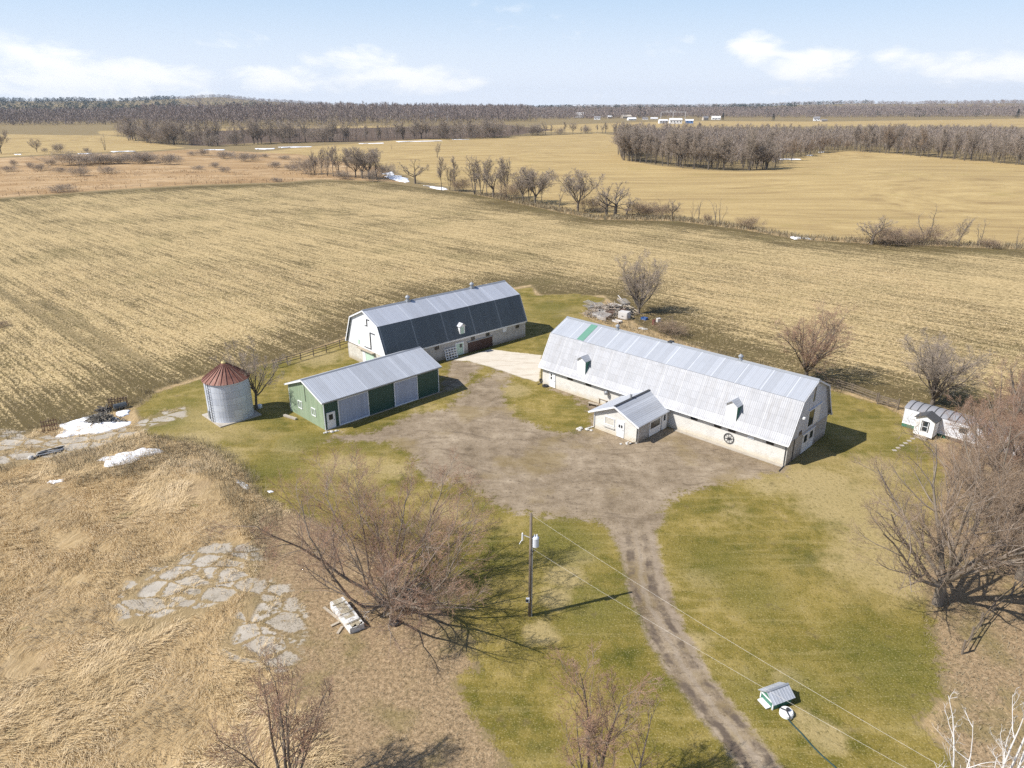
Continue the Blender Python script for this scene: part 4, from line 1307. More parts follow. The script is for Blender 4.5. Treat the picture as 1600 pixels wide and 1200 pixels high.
MB().lathe([(R0, .14), (R0, 5.3)], 48).obj('bin_wall', M_BIN, sil, smooth=False)
m_, t_, b_ = new_mat("rusted_roof_sheet")
P_ = t_.node('ShaderNodeTexCoord', out='Object')
n_ = t_.noise(P_, 1.3, 6, .65)
s_ = t_.n.new('ShaderNodeSeparateXYZ')
t_.l.new(P_, s_.inputs[0])
ang = t_.m('ARCTAN2', s_.outputs[1], s_.outputs[0])
t_.put(b_.inputs['Base Color'], t_.mix(t_.m('MULTIPLY', t_.step(t_.noise(t_.node('ShaderNodeCombineXYZ', {0: t_.m('MULTIPLY', ang, 6.0), 1: 0.0, 2: 0.0}), 1.0, 3), .5, .72), .5), t_.ramp(n_, [(.3, (.15, .065, .046)), (.55, (.225, .10, .07)), (.75, (.31, .175, .13))]), (.30, .25, .20)))
b_.inputs['Roughness'].default_value = .6
b_.inputs['Metallic'].default_value = .2
M_RUSTROOF = m_
rp = [(R0 + .18, 5.22), (R0 * .5, 6.28), (.28, 7.12)]
MB().lathe(rp, 48).obj('cone_roof', M_RUSTROOF, sil)
for k in range(24):
    a_ = 2 * math.pi * (k + .5) / 24
    p0, p1 = Vector(((R0 + .17) * math.cos(a_), (R0 + .17) * math.sin(a_), 5.27)), Vector((.3 * math.cos(a_), .3 * math.sin(a_), 7.13))
    MB().beam(p0, p1, .05, .07).obj('roof_rib', M_RUSTROOF, sil)
MB().lathe([(.30, 7.08), (.32, 7.25), (.12, 7.45), (.0, 7.5)], 14).obj('roof_cap', simple("straw_yellow_cap", (.55, .45, .2), .7, .2), sil)
la = math.radians(238)
lx, ly = math.cos(la), math.sin(la)
ld = thing('ladder', 'dark metal ladder fixed up the side of the grain bin', 'ladder', sc_, 0)
tn = Vector((-ly, lx, 0))
for s in (-.22, .22):
    p = Vector((lx, ly, 0)) * (R0 + .14) + tn * s
    MB().tube([(p.x, p.y, .2), (p.x, p.y, 5.35)], .03, 5).obj('rail', M_DARK, ld)
for k in range(14):
    p = Vector((lx, ly, 0)) * (R0 + .14)
    z = .4 + k * .36
    MB().tube([p + tn * -.22 + Vector((0, 0, z)), p + tn * .22 + Vector((0, 0, z))], .022, 5).obj('rung', M_DARK, ld)
pad = MB().box(-R0 - .02, R0 + .02, -R0 - .02, R0 + .02, -.3, .14).obj('pad', M_CONC, sil, bevel=.03)
pad.rotation_euler = (0, 0, R(45))
lh = Vector((math.cos(la - .35), math.sin(la - .35), 0)) * (R0 + .03)
MB().obox((lh.x, lh.y, .9), (-lh.y, lh.x, 0), (lh.x, lh.y, 0), (0, 0, 1), .32, .03, .55).obj('hatch', M_GREY, sil)

# ------------------------------------------------------------------ old trailer home under the trees
ta, te = G(1380 + 205 * .1375, 600 + 475 * .1375), G(1380 + 1550 * .1375, 600 + 830 * .1375, .5)
te.z = 0
axt = (te - ta).normalized()
rT = math.atan2(axt.y, axt.x)
LT, WT = 16.5, 3.1
tr = thing('trailer_home', 'old white house trailer with bowed ribbed roof under the trees', 'trailer home', ta, rT)
M_TRSIDE = siding("trailer_siding", (.66, .68, .72), w=.4, dark=.9)
M_TRROOF = simple("trailer_roof_sheet", (.34, .34, .35), .5, .15, .8, metal=.3, stain=(.33, .31, .30))
TH = 2.5
M_TRSKIRT = simple("trailer_skirting", (.09, .08, .065), .8, .3, 1.5)
MB().box(0, LT, 0, WT, .45, TH).obj('body', M_TRSIDE, tr)
MB().box(.02, 5.0, -.03, -.002, .02, .44).obj('skirting', M_GREENTRIM, tr)
MB().box(.05, LT - .05, .03, WT - .03, .0, .44).obj('underside', M_TRSKIRT, tr)
MB().box(0, LT, -.06, -.004, .46, .60).obj('base_trim', M_WHITE, tr)
arc = [(-.08 + (WT + .16) * k / 8, TH + .42 * math.sin(math.pi * k / 8)) for k in range(9)]
MB().prism([(arc[0][0], TH - .02)] + arc[1:-1] + [(arc[-1][0], TH - .02)], 'x', -.08, LT + .08).obj('roof', M_TRROOF, tr)
for k in range(19):
    x = .55 + k * .86
    m = MB()
    for p, q in zip(arc[:-1], arc[1:]):
        m.beam((x, p[0], p[1] + .02), (x, q[0], q[1] + .02), .09, .05)
    m.obj('roof_rib', M_DARK if k < 12 else M_GREY, tr)
window(tr, .9, 1.7, 1.4, 2.1, 0, -1, M_WHITE, M_TRIM)
for x in (6.2, 9.2, 13.0):
    window(tr, x, x + .9, 1.3, 2.1, 0, -1, M_GLASS, M_TRIM)
po = thing('porch', 'small white entry porch with a dark window built against the trailer', 'porch', ta + axt * 1.95 + Vector((0, 0, 0)), rT)
PW = 2.1
MB().box(0, PW, -1.7, -.07, .25, 2.35).obj('body', M_WHITE, po)
MB().box(.1, PW - .1, -1.6, -.1, 0, .25).obj('base', M_WOOD, po)
MB().prism([(-.2, 2.3), (PW / 2, 2.95), (PW + .2, 2.3), (PW + .2, 2.38), (PW / 2, 3.05), (-.2, 2.38)], 'y', -1.95, -.08).obj('roof', simple("dark_shingle", (.07, .07, .072), .9, .3, 6), po)
MB().prism([(0, 2.35), (PW, 2.35), (PW / 2, 2.92)], 'y', -1.69, -1.62).obj('gable', M_WHITE, po)
o = door(po, 'window', M_TRIM, .78, 1.5, .85, 2.1, -1.7, -1, ((.1, .9, .05, .48), (.1, .9, .54, .97)), .06, M_DARK, None, False)
MB().box(.35, 1.7, -2.3, -1.72, .0, .16).box(.45, 1.6, -2.0, -1.72, .16, .30).obj('step', M_PALEWOOD, po)
MB().box(PW + .002, PW + .03, -1.4, -.5, .3, 2.1).obj('door', M_WHITE, po)
st = thing('stepping_stones', 'pale line of flat stones crossing the grass before the porch', 'stones', G(1404, 700), 0)
o = MB()
p0, p1 = G(1398, 704), G(1432, 682)
for k in range(7):
    p = p0.lerp(p1, k / 6)
    s2 = bpy.data.objects
    q = MB().box(p.x - .25, p.x + .2, p.y - .18, p.y + .2, -.05, .06).obj('stone', M_CONC, st, bevel=.02)
    q.location = -st.location

# ------------------------------------------------------------------ little well house
wa, wb_, wc_ = G(1160 + 350 * .1333, 1040 + 520 * .1333), G(1160 + 215 * .1333, 1040 + 400 * .1333), G(1160 + 560 * .1333, 1040 + 440 * .1333)
axw = (wc_ - wa).normalized()
rW = math.atan2(axw.y, axw.x)
wh = thing('well_house', 'tiny green well house with white trim and a grey metal roof', 'well house', wa, rW)
LW, WW, HW = 1.55, 1.15, .62
MB().box(0, LW, 0, WW, 0, HW).prism([(.0, HW), (WW, HW), (WW / 2, HW + .38)], 'x', .002, LW - .002).obj('body', M_GREENTRIM, wh)
for (p, q) in (((-.16, HW - .08), (WW / 2, HW + .42)), ((WW + .16, HW - .08), (WW / 2, HW + .42))):
    slab(MB(), p, q, -.14, LW + .14, .04).obj('roof', M_SHEDROOF, wh)
MB().box(-.15, LW + .15, WW / 2 - .08, WW / 2 + .08, HW + .45, HW + .49).obj('ridge_cap', M_GREY, wh)
for (x, y) in ((-.03, -.03), (-.03, WW - .05)):
    MB().box(x, x + .08, y, y + .08, 0, HW + .02).obj('corner_trim', M_TRIM, wh)
m = MB().beam((-.035, 0, HW + .02), (-.035, WW / 2, HW + .38), .05, .08).beam((-.035, WW / 2, HW + .38), (-.035, WW, HW + .02), .05, .08).box(-.06, -.01, .12, WW - .12, .52, .60)
m.obj('frame', M_TRIM, wh)
MB().beam((-.18, .15, .1), (-.18, 1.0, .1), .4, .08).obj('sill_board', M_WHITE, wh)
pl = G(1160 + 520 * .1333, 1040 + 530 * .1333, .3)
pl.z = 0
wl = thing('well_cover', 'round white well cover beside the tiny green well house', 'well cover', pl, 0)
MB().lathe([(.44, .0), (.44, .24), (.38, .32), (.0, .36)], 28).obj('lid', M_WHITE, wl)
MB().lathe([(.12, .41), (.12, .50), (.0, .52)], 12, (.05, -.02, 0)).obj('cap', M_DARK, wl)
MB().tube([(-.4, .12, .44), (-.1, -.1, .46), (.02, -.5, .3), (.0, -.6, .02)], .045, 6).obj('pipe', M_DARK, wl)
pp = [G(1160 + x * .1333, 1040 + y * .1333) for x, y in ((515, 610), (590, 700), (690, 800), (820, 950), (930, 1060), (1080, 1190), (1250, 1380))]
hs = MB().tube([p + Vector((0, 0, .05)) for p in pp], .05, 6).obj('water_pipe', simple("dark_green_hose", (.02, .05, .045), .5, .2))
tag(hs, 'dark green water pipe lying on the lawn from the well cover', 'pipe')

# ------------------------------------------------------------------ trees
def bark(name, col, tip=None, var=.25):
    m, t, b = new_mat(name)
    P = t.node('ShaderNodeTexCoord', out='Object')
    n = t.noise(t.mapping(P, scale=(1, 1, .3)), 5.0, 4, .65)
    c = t.mix(n, tuple(k * (1 - var) for k in col), tuple(min(1, k * (1 + var)) for k in col))
    if tip:
        c = t.mix(t.m('MULTIPLY', t.step(t.noise(P, .35, 3), .4, .65), .6), c, tip)
    t.put(b.inputs['Base Color'], c)
    b.inputs['Roughness'].default_value = .9
    return m


M_BARK = bark("grey_bark", (.185, .152, .118), (.235, .20, .15))
M_BARKD = bark("dark_bark", (.13, .108, .086), (.175, .15, .115))
M_LIMB = bark("limb_bark", (.24, .195, .155), (.29, .24, .195))
M_TWIGR = bark("red_twigs", (.36, .215, .14), (.33, .24, .17), .3)
M_TWIGG = bark("grey_twigs", (.37, .30, .235), (.32, .265, .21), .3)
M_TWIGB = bark("brown_twigs", (.33, .235, .155), (.29, .22, .155), .3)
M_BIRCH = bark("white_birch_bark", (.62, .60, .57), (.48, .45, .42), .12)
M_DEAD = bark("bleached_dead_wood", (.36, .31, .26), (.28, .235, .19), .2)


def tubes(P0, P1, r0, r1, k):
    """frusta for many segments at once"""
    d = P1 - P0
    L = np.linalg.norm(d, axis=1, keepdims=True) + 1e-9
    d = d / L
    ref = np.where(np.abs(d[:, 2:3]) > .9, np.array([[0., 1, 0]]), np.array([[0., 0, 1]]))
    u = np.cross(d, ref)
    u /= np.linalg.norm(u, axis=1, keepdims=True) + 1e-9
    w = np.cross(d, u)
    n = len(P0)
    ang = np.arange(k) * 2 * np.pi / k
    ring = u[:, None, :] * np.cos(ang)[None, :, None] + w[:, None, :] * np.sin(ang)[None, :, None]
    A = P0[:, None, :] + ring * r0[:, None, None]
    B = P1[:, None, :] + ring * r1[:, None, None]
    V = np.concatenate([A, B], 1).reshape(-1, 3)
    b = (np.arange(n) * 2 * k)[:, None]
    j = np.arange(k)
    jn = (j + 1) % k
    F = np.stack([b + j, b + jn, b + k + jn, b + k + j], -1).reshape(-1, 4)
    return V, F


def grow(seed, base, dirs, lens, rads, spec, sweep=0.0):
    """branch levels grown all at once. spec: list of dicts; returns [(P0,P1,r0,r1), ...] per level"""
    r = np.random.default_rng(seed)
    out = []
    for li, sp in enumerate(spec):
        n = len(base)
        m = sp.get('seg', 4)
        pts = [base]
        d = dirs.copy()
        dl = [d.copy()]
        for i in range(m):
            d = d + r.normal(0, sp.get('jit', .12), (n, 3)) + np.array([0, 0, sp.get('up', .0)])
            if sp.get('droop'):
                d[:, 2] -= sp['droop'] * (i / m)
            d /= np.linalg.norm(d, axis=1, keepdims=True)
            pts.append(pts[-1] + d * (lens / m)[:, None])
            dl.append(d.copy())
        pts = np.stack(pts, 1)
        dl = np.stack(dl, 1)
        tp = sp.get('tip', .35)
        rr = rads[:, None] * (1 - (1 - tp) * (np.arange(m + 1) / m)[None, :])
        out.append((pts[:, :-1].reshape(-1, 3), pts[:, 1:].reshape(-1, 3), rr[:, :-1].ravel(), rr[:, 1:].ravel()))
        if li == len(spec) - 1:
            break
        nx_ = spec[li + 1]
        c = nx_['n']
        t = nx_.get('t0', .3) + (1 - nx_.get('t0', .3)) * ((np.arange(c)[None, :] + r.random((n, c))) / c)
        t = np.clip(t, 0, .999)
        idx = t * m
        i0 = idx.astype(int)
        fr_ = idx - i0
        rows = np.arange(n)[:, None]
        bp = pts[rows, i0] * (1 - fr_[..., None]) + pts[rows, np.minimum(i0 + 1, m)] * fr_[..., None]
        pd = dl[rows, np.minimum(i0 + 1, m)]
        ang = np.radians(nx_.get('ang', 42)) * (.7 + .6 * r.random((n, c)))
        rv = r.normal(0, 1, (n, c, 3))
        side = np.cross(pd, rv)
        side /= np.linalg.norm(side, axis=-1, keepdims=True) + 1e-9
        nd = pd * np.cos(ang)[..., None] + side * np.sin(ang)[..., None]
        nd[..., 2] += nx_.get('lift', 0.0)
        nd /= np.linalg.norm(nd, axis=-1, keepdims=True)
        nl = lens[:, None] * nx_.get('lr', .6) * (1.15 - .6 * t) * (.7 + .5 * r.random((n, c)))
        nr = np.maximum(rads[:, None] * (1 - (1 - tp) * t) * nx_.get('rr', .55), nx_.get('rmin', .006))
        base, dirs, lens, rads = bp.reshape(-1, 3), nd.reshape(-1, 3), nl.ravel(), nr.ravel()
    return out


def build_tree(name, label, cat, loc, levels, ntrunk, mats, group=None, sides=(7, 5, 4, 3, 3, 3), rz=0.0, limb_name='crown'):
    """thing > trunk (first ntrunk levels), crown (the rest, limbs and twigs)"""
    t = thing(name, label, cat, loc, rz, group)
    V, F, o = [], [], 0
    for i in range(ntrunk):
        v, f = tubes(*levels[i], sides[i])
        V.append(v)
        F.append(f + o)
        o += len(v)
    np_mesh('trunk', np.concatenate(V), np.concatenate(F), mats[0], t, smooth=True)
    V, F, I, o = [], [], [], 0
    for i in range(ntrunk, len(levels)):
        v, f = tubes(*levels[i], sides[i])
        V.append(v)
        F.append(f + o)
        I.append(np.full(len(f), 0 if i < len(levels) - 2 else 1))
        o += len(v)
    np_mesh('crown', np.concatenate(V), np.concatenate(F), None, t, mat_idx=np.concatenate(I), mats=[mats[1], mats[2]])
    return t


def rot_dirs(n, r, tilt0, tilt1, az0=0.0, az1=2 * np.pi):
    a = az0 + (np.arange(n) + r.random(n) * .7) / n * (az1 - az0)
    ti = np.radians(tilt0 + (tilt1 - tilt0) * r.random(n))
    return np.stack([np.sin(ti) * np.cos(a), np.sin(ti) * np.sin(a), np.cos(ti)], 1)


def vase(seed, H, trunk_h=1.6, r0=.28, limbs=6, tilt=(12, 45), dens=1.0, twig=.010, up=.06, n2=8, n3=7, n4=6, n5=3, spread=1.0, jit=.10):
    """open-grown maple-like tree: short trunk, ascending limbs, sprays of fine twigs"""
    r = np.random.default_rng(seed)
    lv0 = grow(seed, np.zeros((1, 3)), np.array([[.02, .01, 1.]]), np.array([trunk_h]), np.array([r0]), [dict(seg=3, jit=.03, tip=.86)])
    top = lv0[0][1][-1]
    n = limbs
    d = rot_dirs(n, r, *tilt)
    b = np.repeat(top[None, :], n, 0) * np.array([1, 1, 1]) + r.normal(0, .05, (n, 3))
    b[:, 2] = top[2] * (.72 + .28 * r.random(n))
    L = (H - trunk_h) * (.72 + .28 * r.random(n)) * .86
    lv = grow(seed + 1, b, d, L, np.full(n, r0 * .52) * (.8 + .4 * r.random(n)),
              [dict(seg=7, jit=jit, up=up, tip=.22),
               dict(n=n2, seg=5, t0=.18, ang=40, lr=.46 * spread, rr=.52, jit=.14, up=.07, lift=.12, rmin=.022),
               dict(n=n3, seg=4, t0=.2, ang=42, lr=.52, rr=.55, jit=.15, up=.06, lift=.08, rmin=.014),
               dict(n=n4, seg=3, t0=.15, ang=38, lr=.62, rr=.6, jit=.16, up=.05, lift=.06, rmin=twig * 1.15),
               dict(n=n5, seg=2, t0=.2, ang=34, lr=.75, rr=.7, jit=.15, up=.05, rmin=twig)])
    return lv0 + lv


# ---- near trees, each grown for its own place
def put_tree(seed, base_px, top_y, label, mats, name='bare_tree', z_adj=0.0, **kw):
    P = gp(*base_px)
    wide = kw.pop('wide', 1.0)
    H = top_h(base_px[0], top_y, P) if top_y is not None else kw.pop('H')
    lv = vase(seed, H, **kw)
    zm = np.percentile(lv[-1][1][:, 2], 99.7)
    k = H / zm
    kv = np.array([k * wide, k * wide, k])
    lv = [(a * kv, b_ * kv, c_, d_) for a, b_, c_, d_ in lv]
    return build_tree(name, label, 'tree', P - Vector((0, 0, .08)), lv, 2, mats)


put_tree(21, (401, 640), 530, 'slender bare tree beside the grain bin', (M_BARKD, M_BARK, M_TWIGG), trunk_h=2.6, r0=.17, limbs=8, tilt=(10, 52), up=.03, n2=7, n3=6, n4=5, n5=3, twig=.009)
put_tree(22, (998, 490), 388, 'bare grey tree standing over the scrap heap', (M_BARK, M_LIMB, M_TWIGG), trunk_h=1.0, r0=.3, limbs=13, tilt=(4, 32), up=.05, jit=.11, n2=8, n3=6, n4=5, n5=3, twig=.010, spread=.9, wide=1.15)
put_tree(23, (1259, 592), 474, 'spreading reddish bare tree behind the long barn', (M_BARKD, M_BARK, M_TWIGR), trunk_h=1.3, r0=.3, limbs=10, tilt=(8, 44), up=.05, jit=.12, n2=8, n3=7, n4=6, n5=3, twig=.009, spread=1.0, wide=1.35)
put_tree(24, (1456, 632), 520, 'grey multi-stemmed bare tree by the gate behind the trailer', (M_BARKD, M_BARK, M_TWIGG), trunk_h=.9, r0=.3, limbs=12, tilt=(8, 46), up=.05, jit=.12, n2=8, n3=7, n4=6, n5=3, twig=.009, spread=1.0, wide=1.3)
big = dict(n2=9, n3=7, n4=6, n5=3, twig=.0066)
put_tree(25, (1464, 944), 675, 'big mossy-trunked bare maple at the edge of the lawn', (M_BARK, M_LIMB, M_TWIGB), trunk_h=2.0, r0=.42, limbs=11, tilt=(14, 66), spread=1.05, up=.03, **big)
put_tree(26, (1548, 728), 575, 'red-budded bare maple rising beside the trailer roof', (M_BARKD, M_LIMB, M_TWIGR), trunk_h=1.8, r0=.34, limbs=9, tilt=(8, 48), **dict(big, n4=6))
put_tree(27, (1612, 700), 545, 'tall red-budded bare maple behind the far end of the trailer', (M_BARKD, M_LIMB, M_TWIGR), trunk_h=2.0, r0=.36, limbs=9, tilt=(8, 46), **dict(big, n4=6))
put_tree(28, (1530, 806), 625, 'bare maple in front of the trailer between two others', (M_BARKD, M_LIMB, M_TWIGR), trunk_h=1.6, r0=.32, limbs=8, tilt=(10, 50), **big)
put_tree(29, (1592, 905), 640, 'dense bare maple whose shadow falls on the rail fence', (M_BARK, M_LIMB, M_TWIGB), trunk_h=1.8, r0=.36, limbs=9, tilt=(12, 55), **big)
put_tree(31, (1660, 820), 600, 'bare maple leaning in from beyond the edge of the grove', (M_BARK, M_LIMB, M_TWIGR), trunk_h=1.8, r0=.34, limbs=8, tilt=(12, 52), **big)

put_tree(32, (1606, 782), 605, 'red-budded maple deep in the grove below the trailer', (M_BARKD, M_LIMB, M_TWIGR), trunk_h=1.4, r0=.28, limbs=9, tilt=(8, 50), **big)
put_tree(34, (1556, 862), 672, 'crooked brown maple between the mossy one and the grove', (M_BARK, M_LIMB, M_TWIGB), trunk_h=1.3, r0=.26, limbs=9, tilt=(10, 54), **big)
put_tree(33, (1590, 664), 572, 'hazy red-budded maple at the stubble side of the grove', (M_BARKD, M_LIMB, M_TWIGR), trunk_h=1.2, r0=.26, limbs=9, tilt=(8, 50), **dict(big, n4=6))
# ---- the sprawling old tree in the middle: many low limbs, dead wood fallen round it
P = gp(612, 948)
Hc = top_h(612, 738, P)
r = np.random.default_rng(77)
nl = 19
dirs = np.concatenate([rot_dirs(8, r, 12, 40), rot_dirs(11, r, 48, 72)])
lens = np.concatenate([np.full(8, Hc * .92), np.full(11, Hc * 1.12)]) * (.8 + .3 * r.random(nl))
bs = np.stack([r.normal(0, .38, nl), r.normal(0, .38, nl), np.full(nl, .02)], 1)
lv = grow(78, bs, dirs, lens, .135 * (.6 + .6 * r.random(nl)),
          [dict(seg=10, jit=.15, up=.06, tip=.2),
           dict(n=10, seg=5, t0=.22, ang=40, lr=.40, rr=.5, jit=.14, up=.07, lift=.1, rmin=.022),
           dict(n=8, seg=4, t0=.2, ang=42, lr=.52, rr=.55, jit=.15, up=.06, lift=.08, rmin=.012),
           dict(n=6, seg=3, t0=.15, ang=38, lr=.62, rr=.6, jit=.16, up=.05, lift=.06, rmin=.0078),
           dict(n=3, seg=2, t0=.2, ang=34, lr=.75, rr=.7, jit=.15, up=.05, rmin=.0062)])
kz = Hc / np.percentile(lv[-1][1][:, 2], 99.5)
for a in lv:
    for q in (0, 1):
        a[q][:, 2] *= kz
build_tree('bare_tree', 'huge sprawling bare tree of many low limbs in the middle of the grounds', 'tree', P, lv, 1, (M_BARK, M_LIMB, M_TWIGR), sides=(7, 5, 4, 3, 3))


def dead_branch(seed, px, az0, length, label, tilt=78):
    Pq = gp(*px)
    d = np.array([[math.cos(az0) * math.sin(R(tilt)), math.sin(az0) * math.sin(R(tilt)), math.cos(R(tilt))]])
    lv_ = grow(seed, np.array([[0, 0, .1]]), d, np.array([length]), np.array([.075]),
               [dict(seg=6, jit=.2, up=.03, droop=.22, tip=.4), dict(n=5, seg=4, t0=.2, ang=45, lr=.6, rr=.6, jit=.2, droop=.25, rmin=.028),
                dict(n=5, seg=3, t0=.2, ang=45, lr=.5, rr=.6, jit=.2, droop=.3, rmin=.014), dict(n=3, seg=2, t0=.2, ang=45, lr=.5, rr=.6, jit=.2, droop=.3, rmin=.009)])
    for a in lv_:
        for k in (0, 1):
            a[k][:, 2] = np.maximum(a[k][:, 2], .04)
    V, F, o = [], [], 0
    for i, l_ in enumerate(lv_):
        v, f = tubes(*l_, (6, 5, 4, 3)[i])
        V.append(v)
        F.append(f + o)
        o += len(v)
    ob = np_mesh('fallen_branch', np.concatenate(V), np.concatenate(F), M_DEAD)
    ob.location = Pq
    tag(ob, label, 'branch', 'dead branches round the sprawling tree')


dead_branch(1, (612, 930), R(-20), 4.6, 'bleached dead limb arching towards the utility pole', 62)
dead_branch(2, (618, 940), R(-75), 3.6, 'bleached dead limb spraying out over the old tyre', 55)
dead_branch(3, (622, 925), R(8), 4.8, 'bleached dead limb stretched out low from the sprawling tree', 66)
dead_branch(4, (606, 950), R(215), 2.6, 'short dead branch lying beside the white box', 76)

# ---- trees whose feet are below the picture
def stems(seed, base, dirs, lens, rads, label, mats, n2=9, n3=7, n4=6, n5=3, twig=.0072, lr=.42, name='bare_tree', t0=.25, up=.04, rmin2=.018):
    P_ = G(*base)
    P_.z = zat(P_.x, P_.y)
    dirs = np.array(dirs, float)
    dirs /= np.linalg.norm(dirs, axis=1, keepdims=True)
    k = len(dirs)
    rr_ = np.random.default_rng(seed)
    b_ = np.stack([rr_.normal(0, .06, k), rr_.normal(0, .06, k), np.full(k, -.05)], 1)
    lv_ = grow(seed, b_, dirs, np.array(lens, float), np.array(rads, float),
               [dict(seg=8, jit=.06, up=up, tip=.18), dict(n=n2, seg=5, t0=t0, ang=40, lr=lr, rr=.5, jit=.13, up=.07, lift=.1, rmin=rmin2),
                dict(n=n3, seg=4, t0=.2, ang=40, lr=.52, rr=.55, jit=.14, up=.06, lift=.06, rmin=.012), dict(n=n4, seg=3, t0=.15, ang=38, lr=.55, rr=.6, jit=.15, up=.05, rmin=twig * 1.1),
                dict(n=n5, seg=2, t0=.2, ang=34, lr=.75, rr=.7, jit=.14, rmin=twig)])
    return build_tree(name, label, 'tree', P_, lv_, 1, mats, sides=(7, 5, 4, 3, 3))


stems(41, (455, 1262), [(-.22, .12, 1), (-.02, .1, 1), (.10, .05, 1), (-.38, .0, 1), (.28, .1, 1)], [8.0, 8.4, 8.2, 6.8, 7.0], [.12, .13, .12, .09, .09], 'three-stemmed reddish bare tree at the bottom of the dry meadow', (M_BARKD, M_BARK, M_TWIGR))
stems(42, (920, 1272), [(-.05, .15, 1), (.10, .1, 1), (-.28, .05, 1), (.36, .1, 1)], [9.6, 8.8, 7.6, 7.4], [.13, .10, .09, .09], 'reddish bare tree on the lawn close beside the drive', (M_BARKD, M_BARK, M_TWIGR), n4=8, n5=3)
stems(43, (985, 1262), [(.22, .3, 1)], [6.0], [.10], 'thin pale-stemmed tree leaning over the drive edge', (M_LIMB, M_LIMB, M_TWIGR), n2=7, n3=5, n4=4)
stems(44, (1478, 1330), [(-.12, .12, 1), (.10, .12, 1), (.3, -.1, 1)], [8.8, 8.0, 5.0], [.085, .07, .05], 'slim white birch standing apart near the well cover', (M_BIRCH, M_BIRCH, M_BIRCH), n2=5, n3=3, n4=2, n5=1, twig=.009, lr=.30, name='white_birch', rmin2=.025)
stems(45, (1545, 1330), [(-.10, .1, 1), (.06, .2, 1), (.24, .2, 1), (.40, .1, 1)], [9.6, 9.9, 9.4, 8.4], [.10, .11, .10, .08], 'white birch clump with several forked stems', (M_BIRCH, M_BIRCH, M_BIRCH), n2=7, n3=3, n4=2, n5=1, twig=.009, lr=.28, name='white_birch', rmin2=.028)

# ---- prototypes for trees farther away: coarser twigs, whole crowns
def mid_levels(seed, H, kind):
    r_ = np.random.default_rng(seed)
    if kind == 'round':
        return vase(seed, H, trunk_h=H * .22, r0=H * .018, limbs=9, tilt=(8, 48), n2=8, n3=6, n4=5, n5=2, twig=.015, spread=.95)
    if kind == 'tall':
        b_ = np.zeros((1, 3))
        return grow(seed, b_, np.array([[.03, .02, 1.]]), np.array([H * .97]), np.array([H * .014]),
                    [dict(seg=8, jit=.04, up=.03, tip=.22), dict(n=22, seg=5, t0=.28, ang=36, lr=.36, rr=.45, jit=.12, up=.09, lift=.25, rmin=.045),
                     dict(n=7, seg=4, t0=.2, ang=38, lr=.5, rr=.55, jit=.14, up=.07, lift=.1, rmin=.03), dict(n=6, seg=3, t0=.15, ang=38, lr=.55, rr=.6, jit=.14, rmin=.026), dict(n=2, seg=2, ang=34, lr=.7, rmin=.016)])
    if kind == 'fork':
        d_ = rot_dirs(3, r_, 4, 16)
        return grow(seed, r_.normal(0, .02, (3, 3)) * np.array([1, 1, 0]), d_, H * np.array([.97, .88, .8]), np.full(3, H * .011),
                    [dict(seg=8, jit=.05, up=.03, tip=.22), dict(n=13, seg=5, t0=.28, ang=36, lr=.36, rr=.45, jit=.12, up=.09, lift=.2, rmin=.04),
                     dict(n=5, seg=4, t0=.2, ang=38, lr=.5, rr=.55, jit=.14, up=.07, lift=.1, rmin=.03), dict(n=4, seg=3, t0=.15, ang=38, lr=.55, rr=.6, jit=.14, rmin=.024), dict(n=2, seg=2, ang=34, lr=.7, rmin=.015)])
    if kind == 'gnarly':
        return vase(seed, H, trunk_h=H * .28, r0=H * .03, limbs=6, tilt=(14, 58), n2=6, n3=5, n4=4, n5=2, twig=.02, spread=.8, jit=.22)
    if kind == 'snag':
        d_ = rot_dirs(3, r_, 6, 20)
        return grow(seed, np.zeros((3, 3)), d_, H * np.array([.98, .8, .5]), np.full(3, H * .013),
                    [dict(seg=8, jit=.12, up=.03, tip=.3), dict(n=6, seg=5, t0=.45, ang=40, lr=.3, rr=.5, jit=.16, up=.05, rmin=.04), dict(n=3, seg=3, t0=.2, ang=40, lr=.45, rr=.55, rmin=.025), dict(n=2, seg=2, ang=38, lr=.6, rmin=.02)])
    # shrub
    n_ = 26
    d_ = rot_dirs(n_, r_, 8, 66)
    return grow(seed, r_.normal(0, H * .12, (n_, 3)) * np.array([1, 1, 0]), d_, H * (.75 + .35 * r_.random(n_)), np.full(n_, .04),
                [dict(seg=5, jit=.12, up=.06, tip=.35), dict(n=8, seg=4, t0=.2, ang=44, lr=.55, rr=.6, jit=.15, up=.06, rmin=.026), dict(n=7, seg=3, t0=.15, ang=42, lr=.55, rr=.7, jit=.15, rmin=.022), dict(n=3, seg=2, t0=.15, ang=40, lr=.6, rr=.7, rmin=.02)])


PROTO = {}
def proto(kind, i, mats, H=10.0):
    key = (kind, i, mats[2].name)
    if key not in PROTO:
        lv_ = mid_levels(900 + i * 13 + len(kind) * 7, H, kind)
        V, F, o = [], [], 0
        nt = 2 if kind in ('round', 'gnarly') else 1
        data = []
        for part in (range(0, nt), range(nt, len(lv_))):
            V, F, I, o = [], [], [], 0
            for k in part:
                v, f = tubes(*lv_[k], 5 if k == 0 else 3)
                V.append(v)
                F.append(f + o)
                I.append(np.full(len(f), 1 if k >= len(lv_) - 2 else 0))
                o += len(v)
            data.append((np.concatenate(V), np.concatenate(F), np.concatenate(I)))
        zmax = max(data[0][0][:, 2].max(), data[1][0][:, 2].max())
        PROTO[key] = [data, zmax, None]
    return PROTO[key]


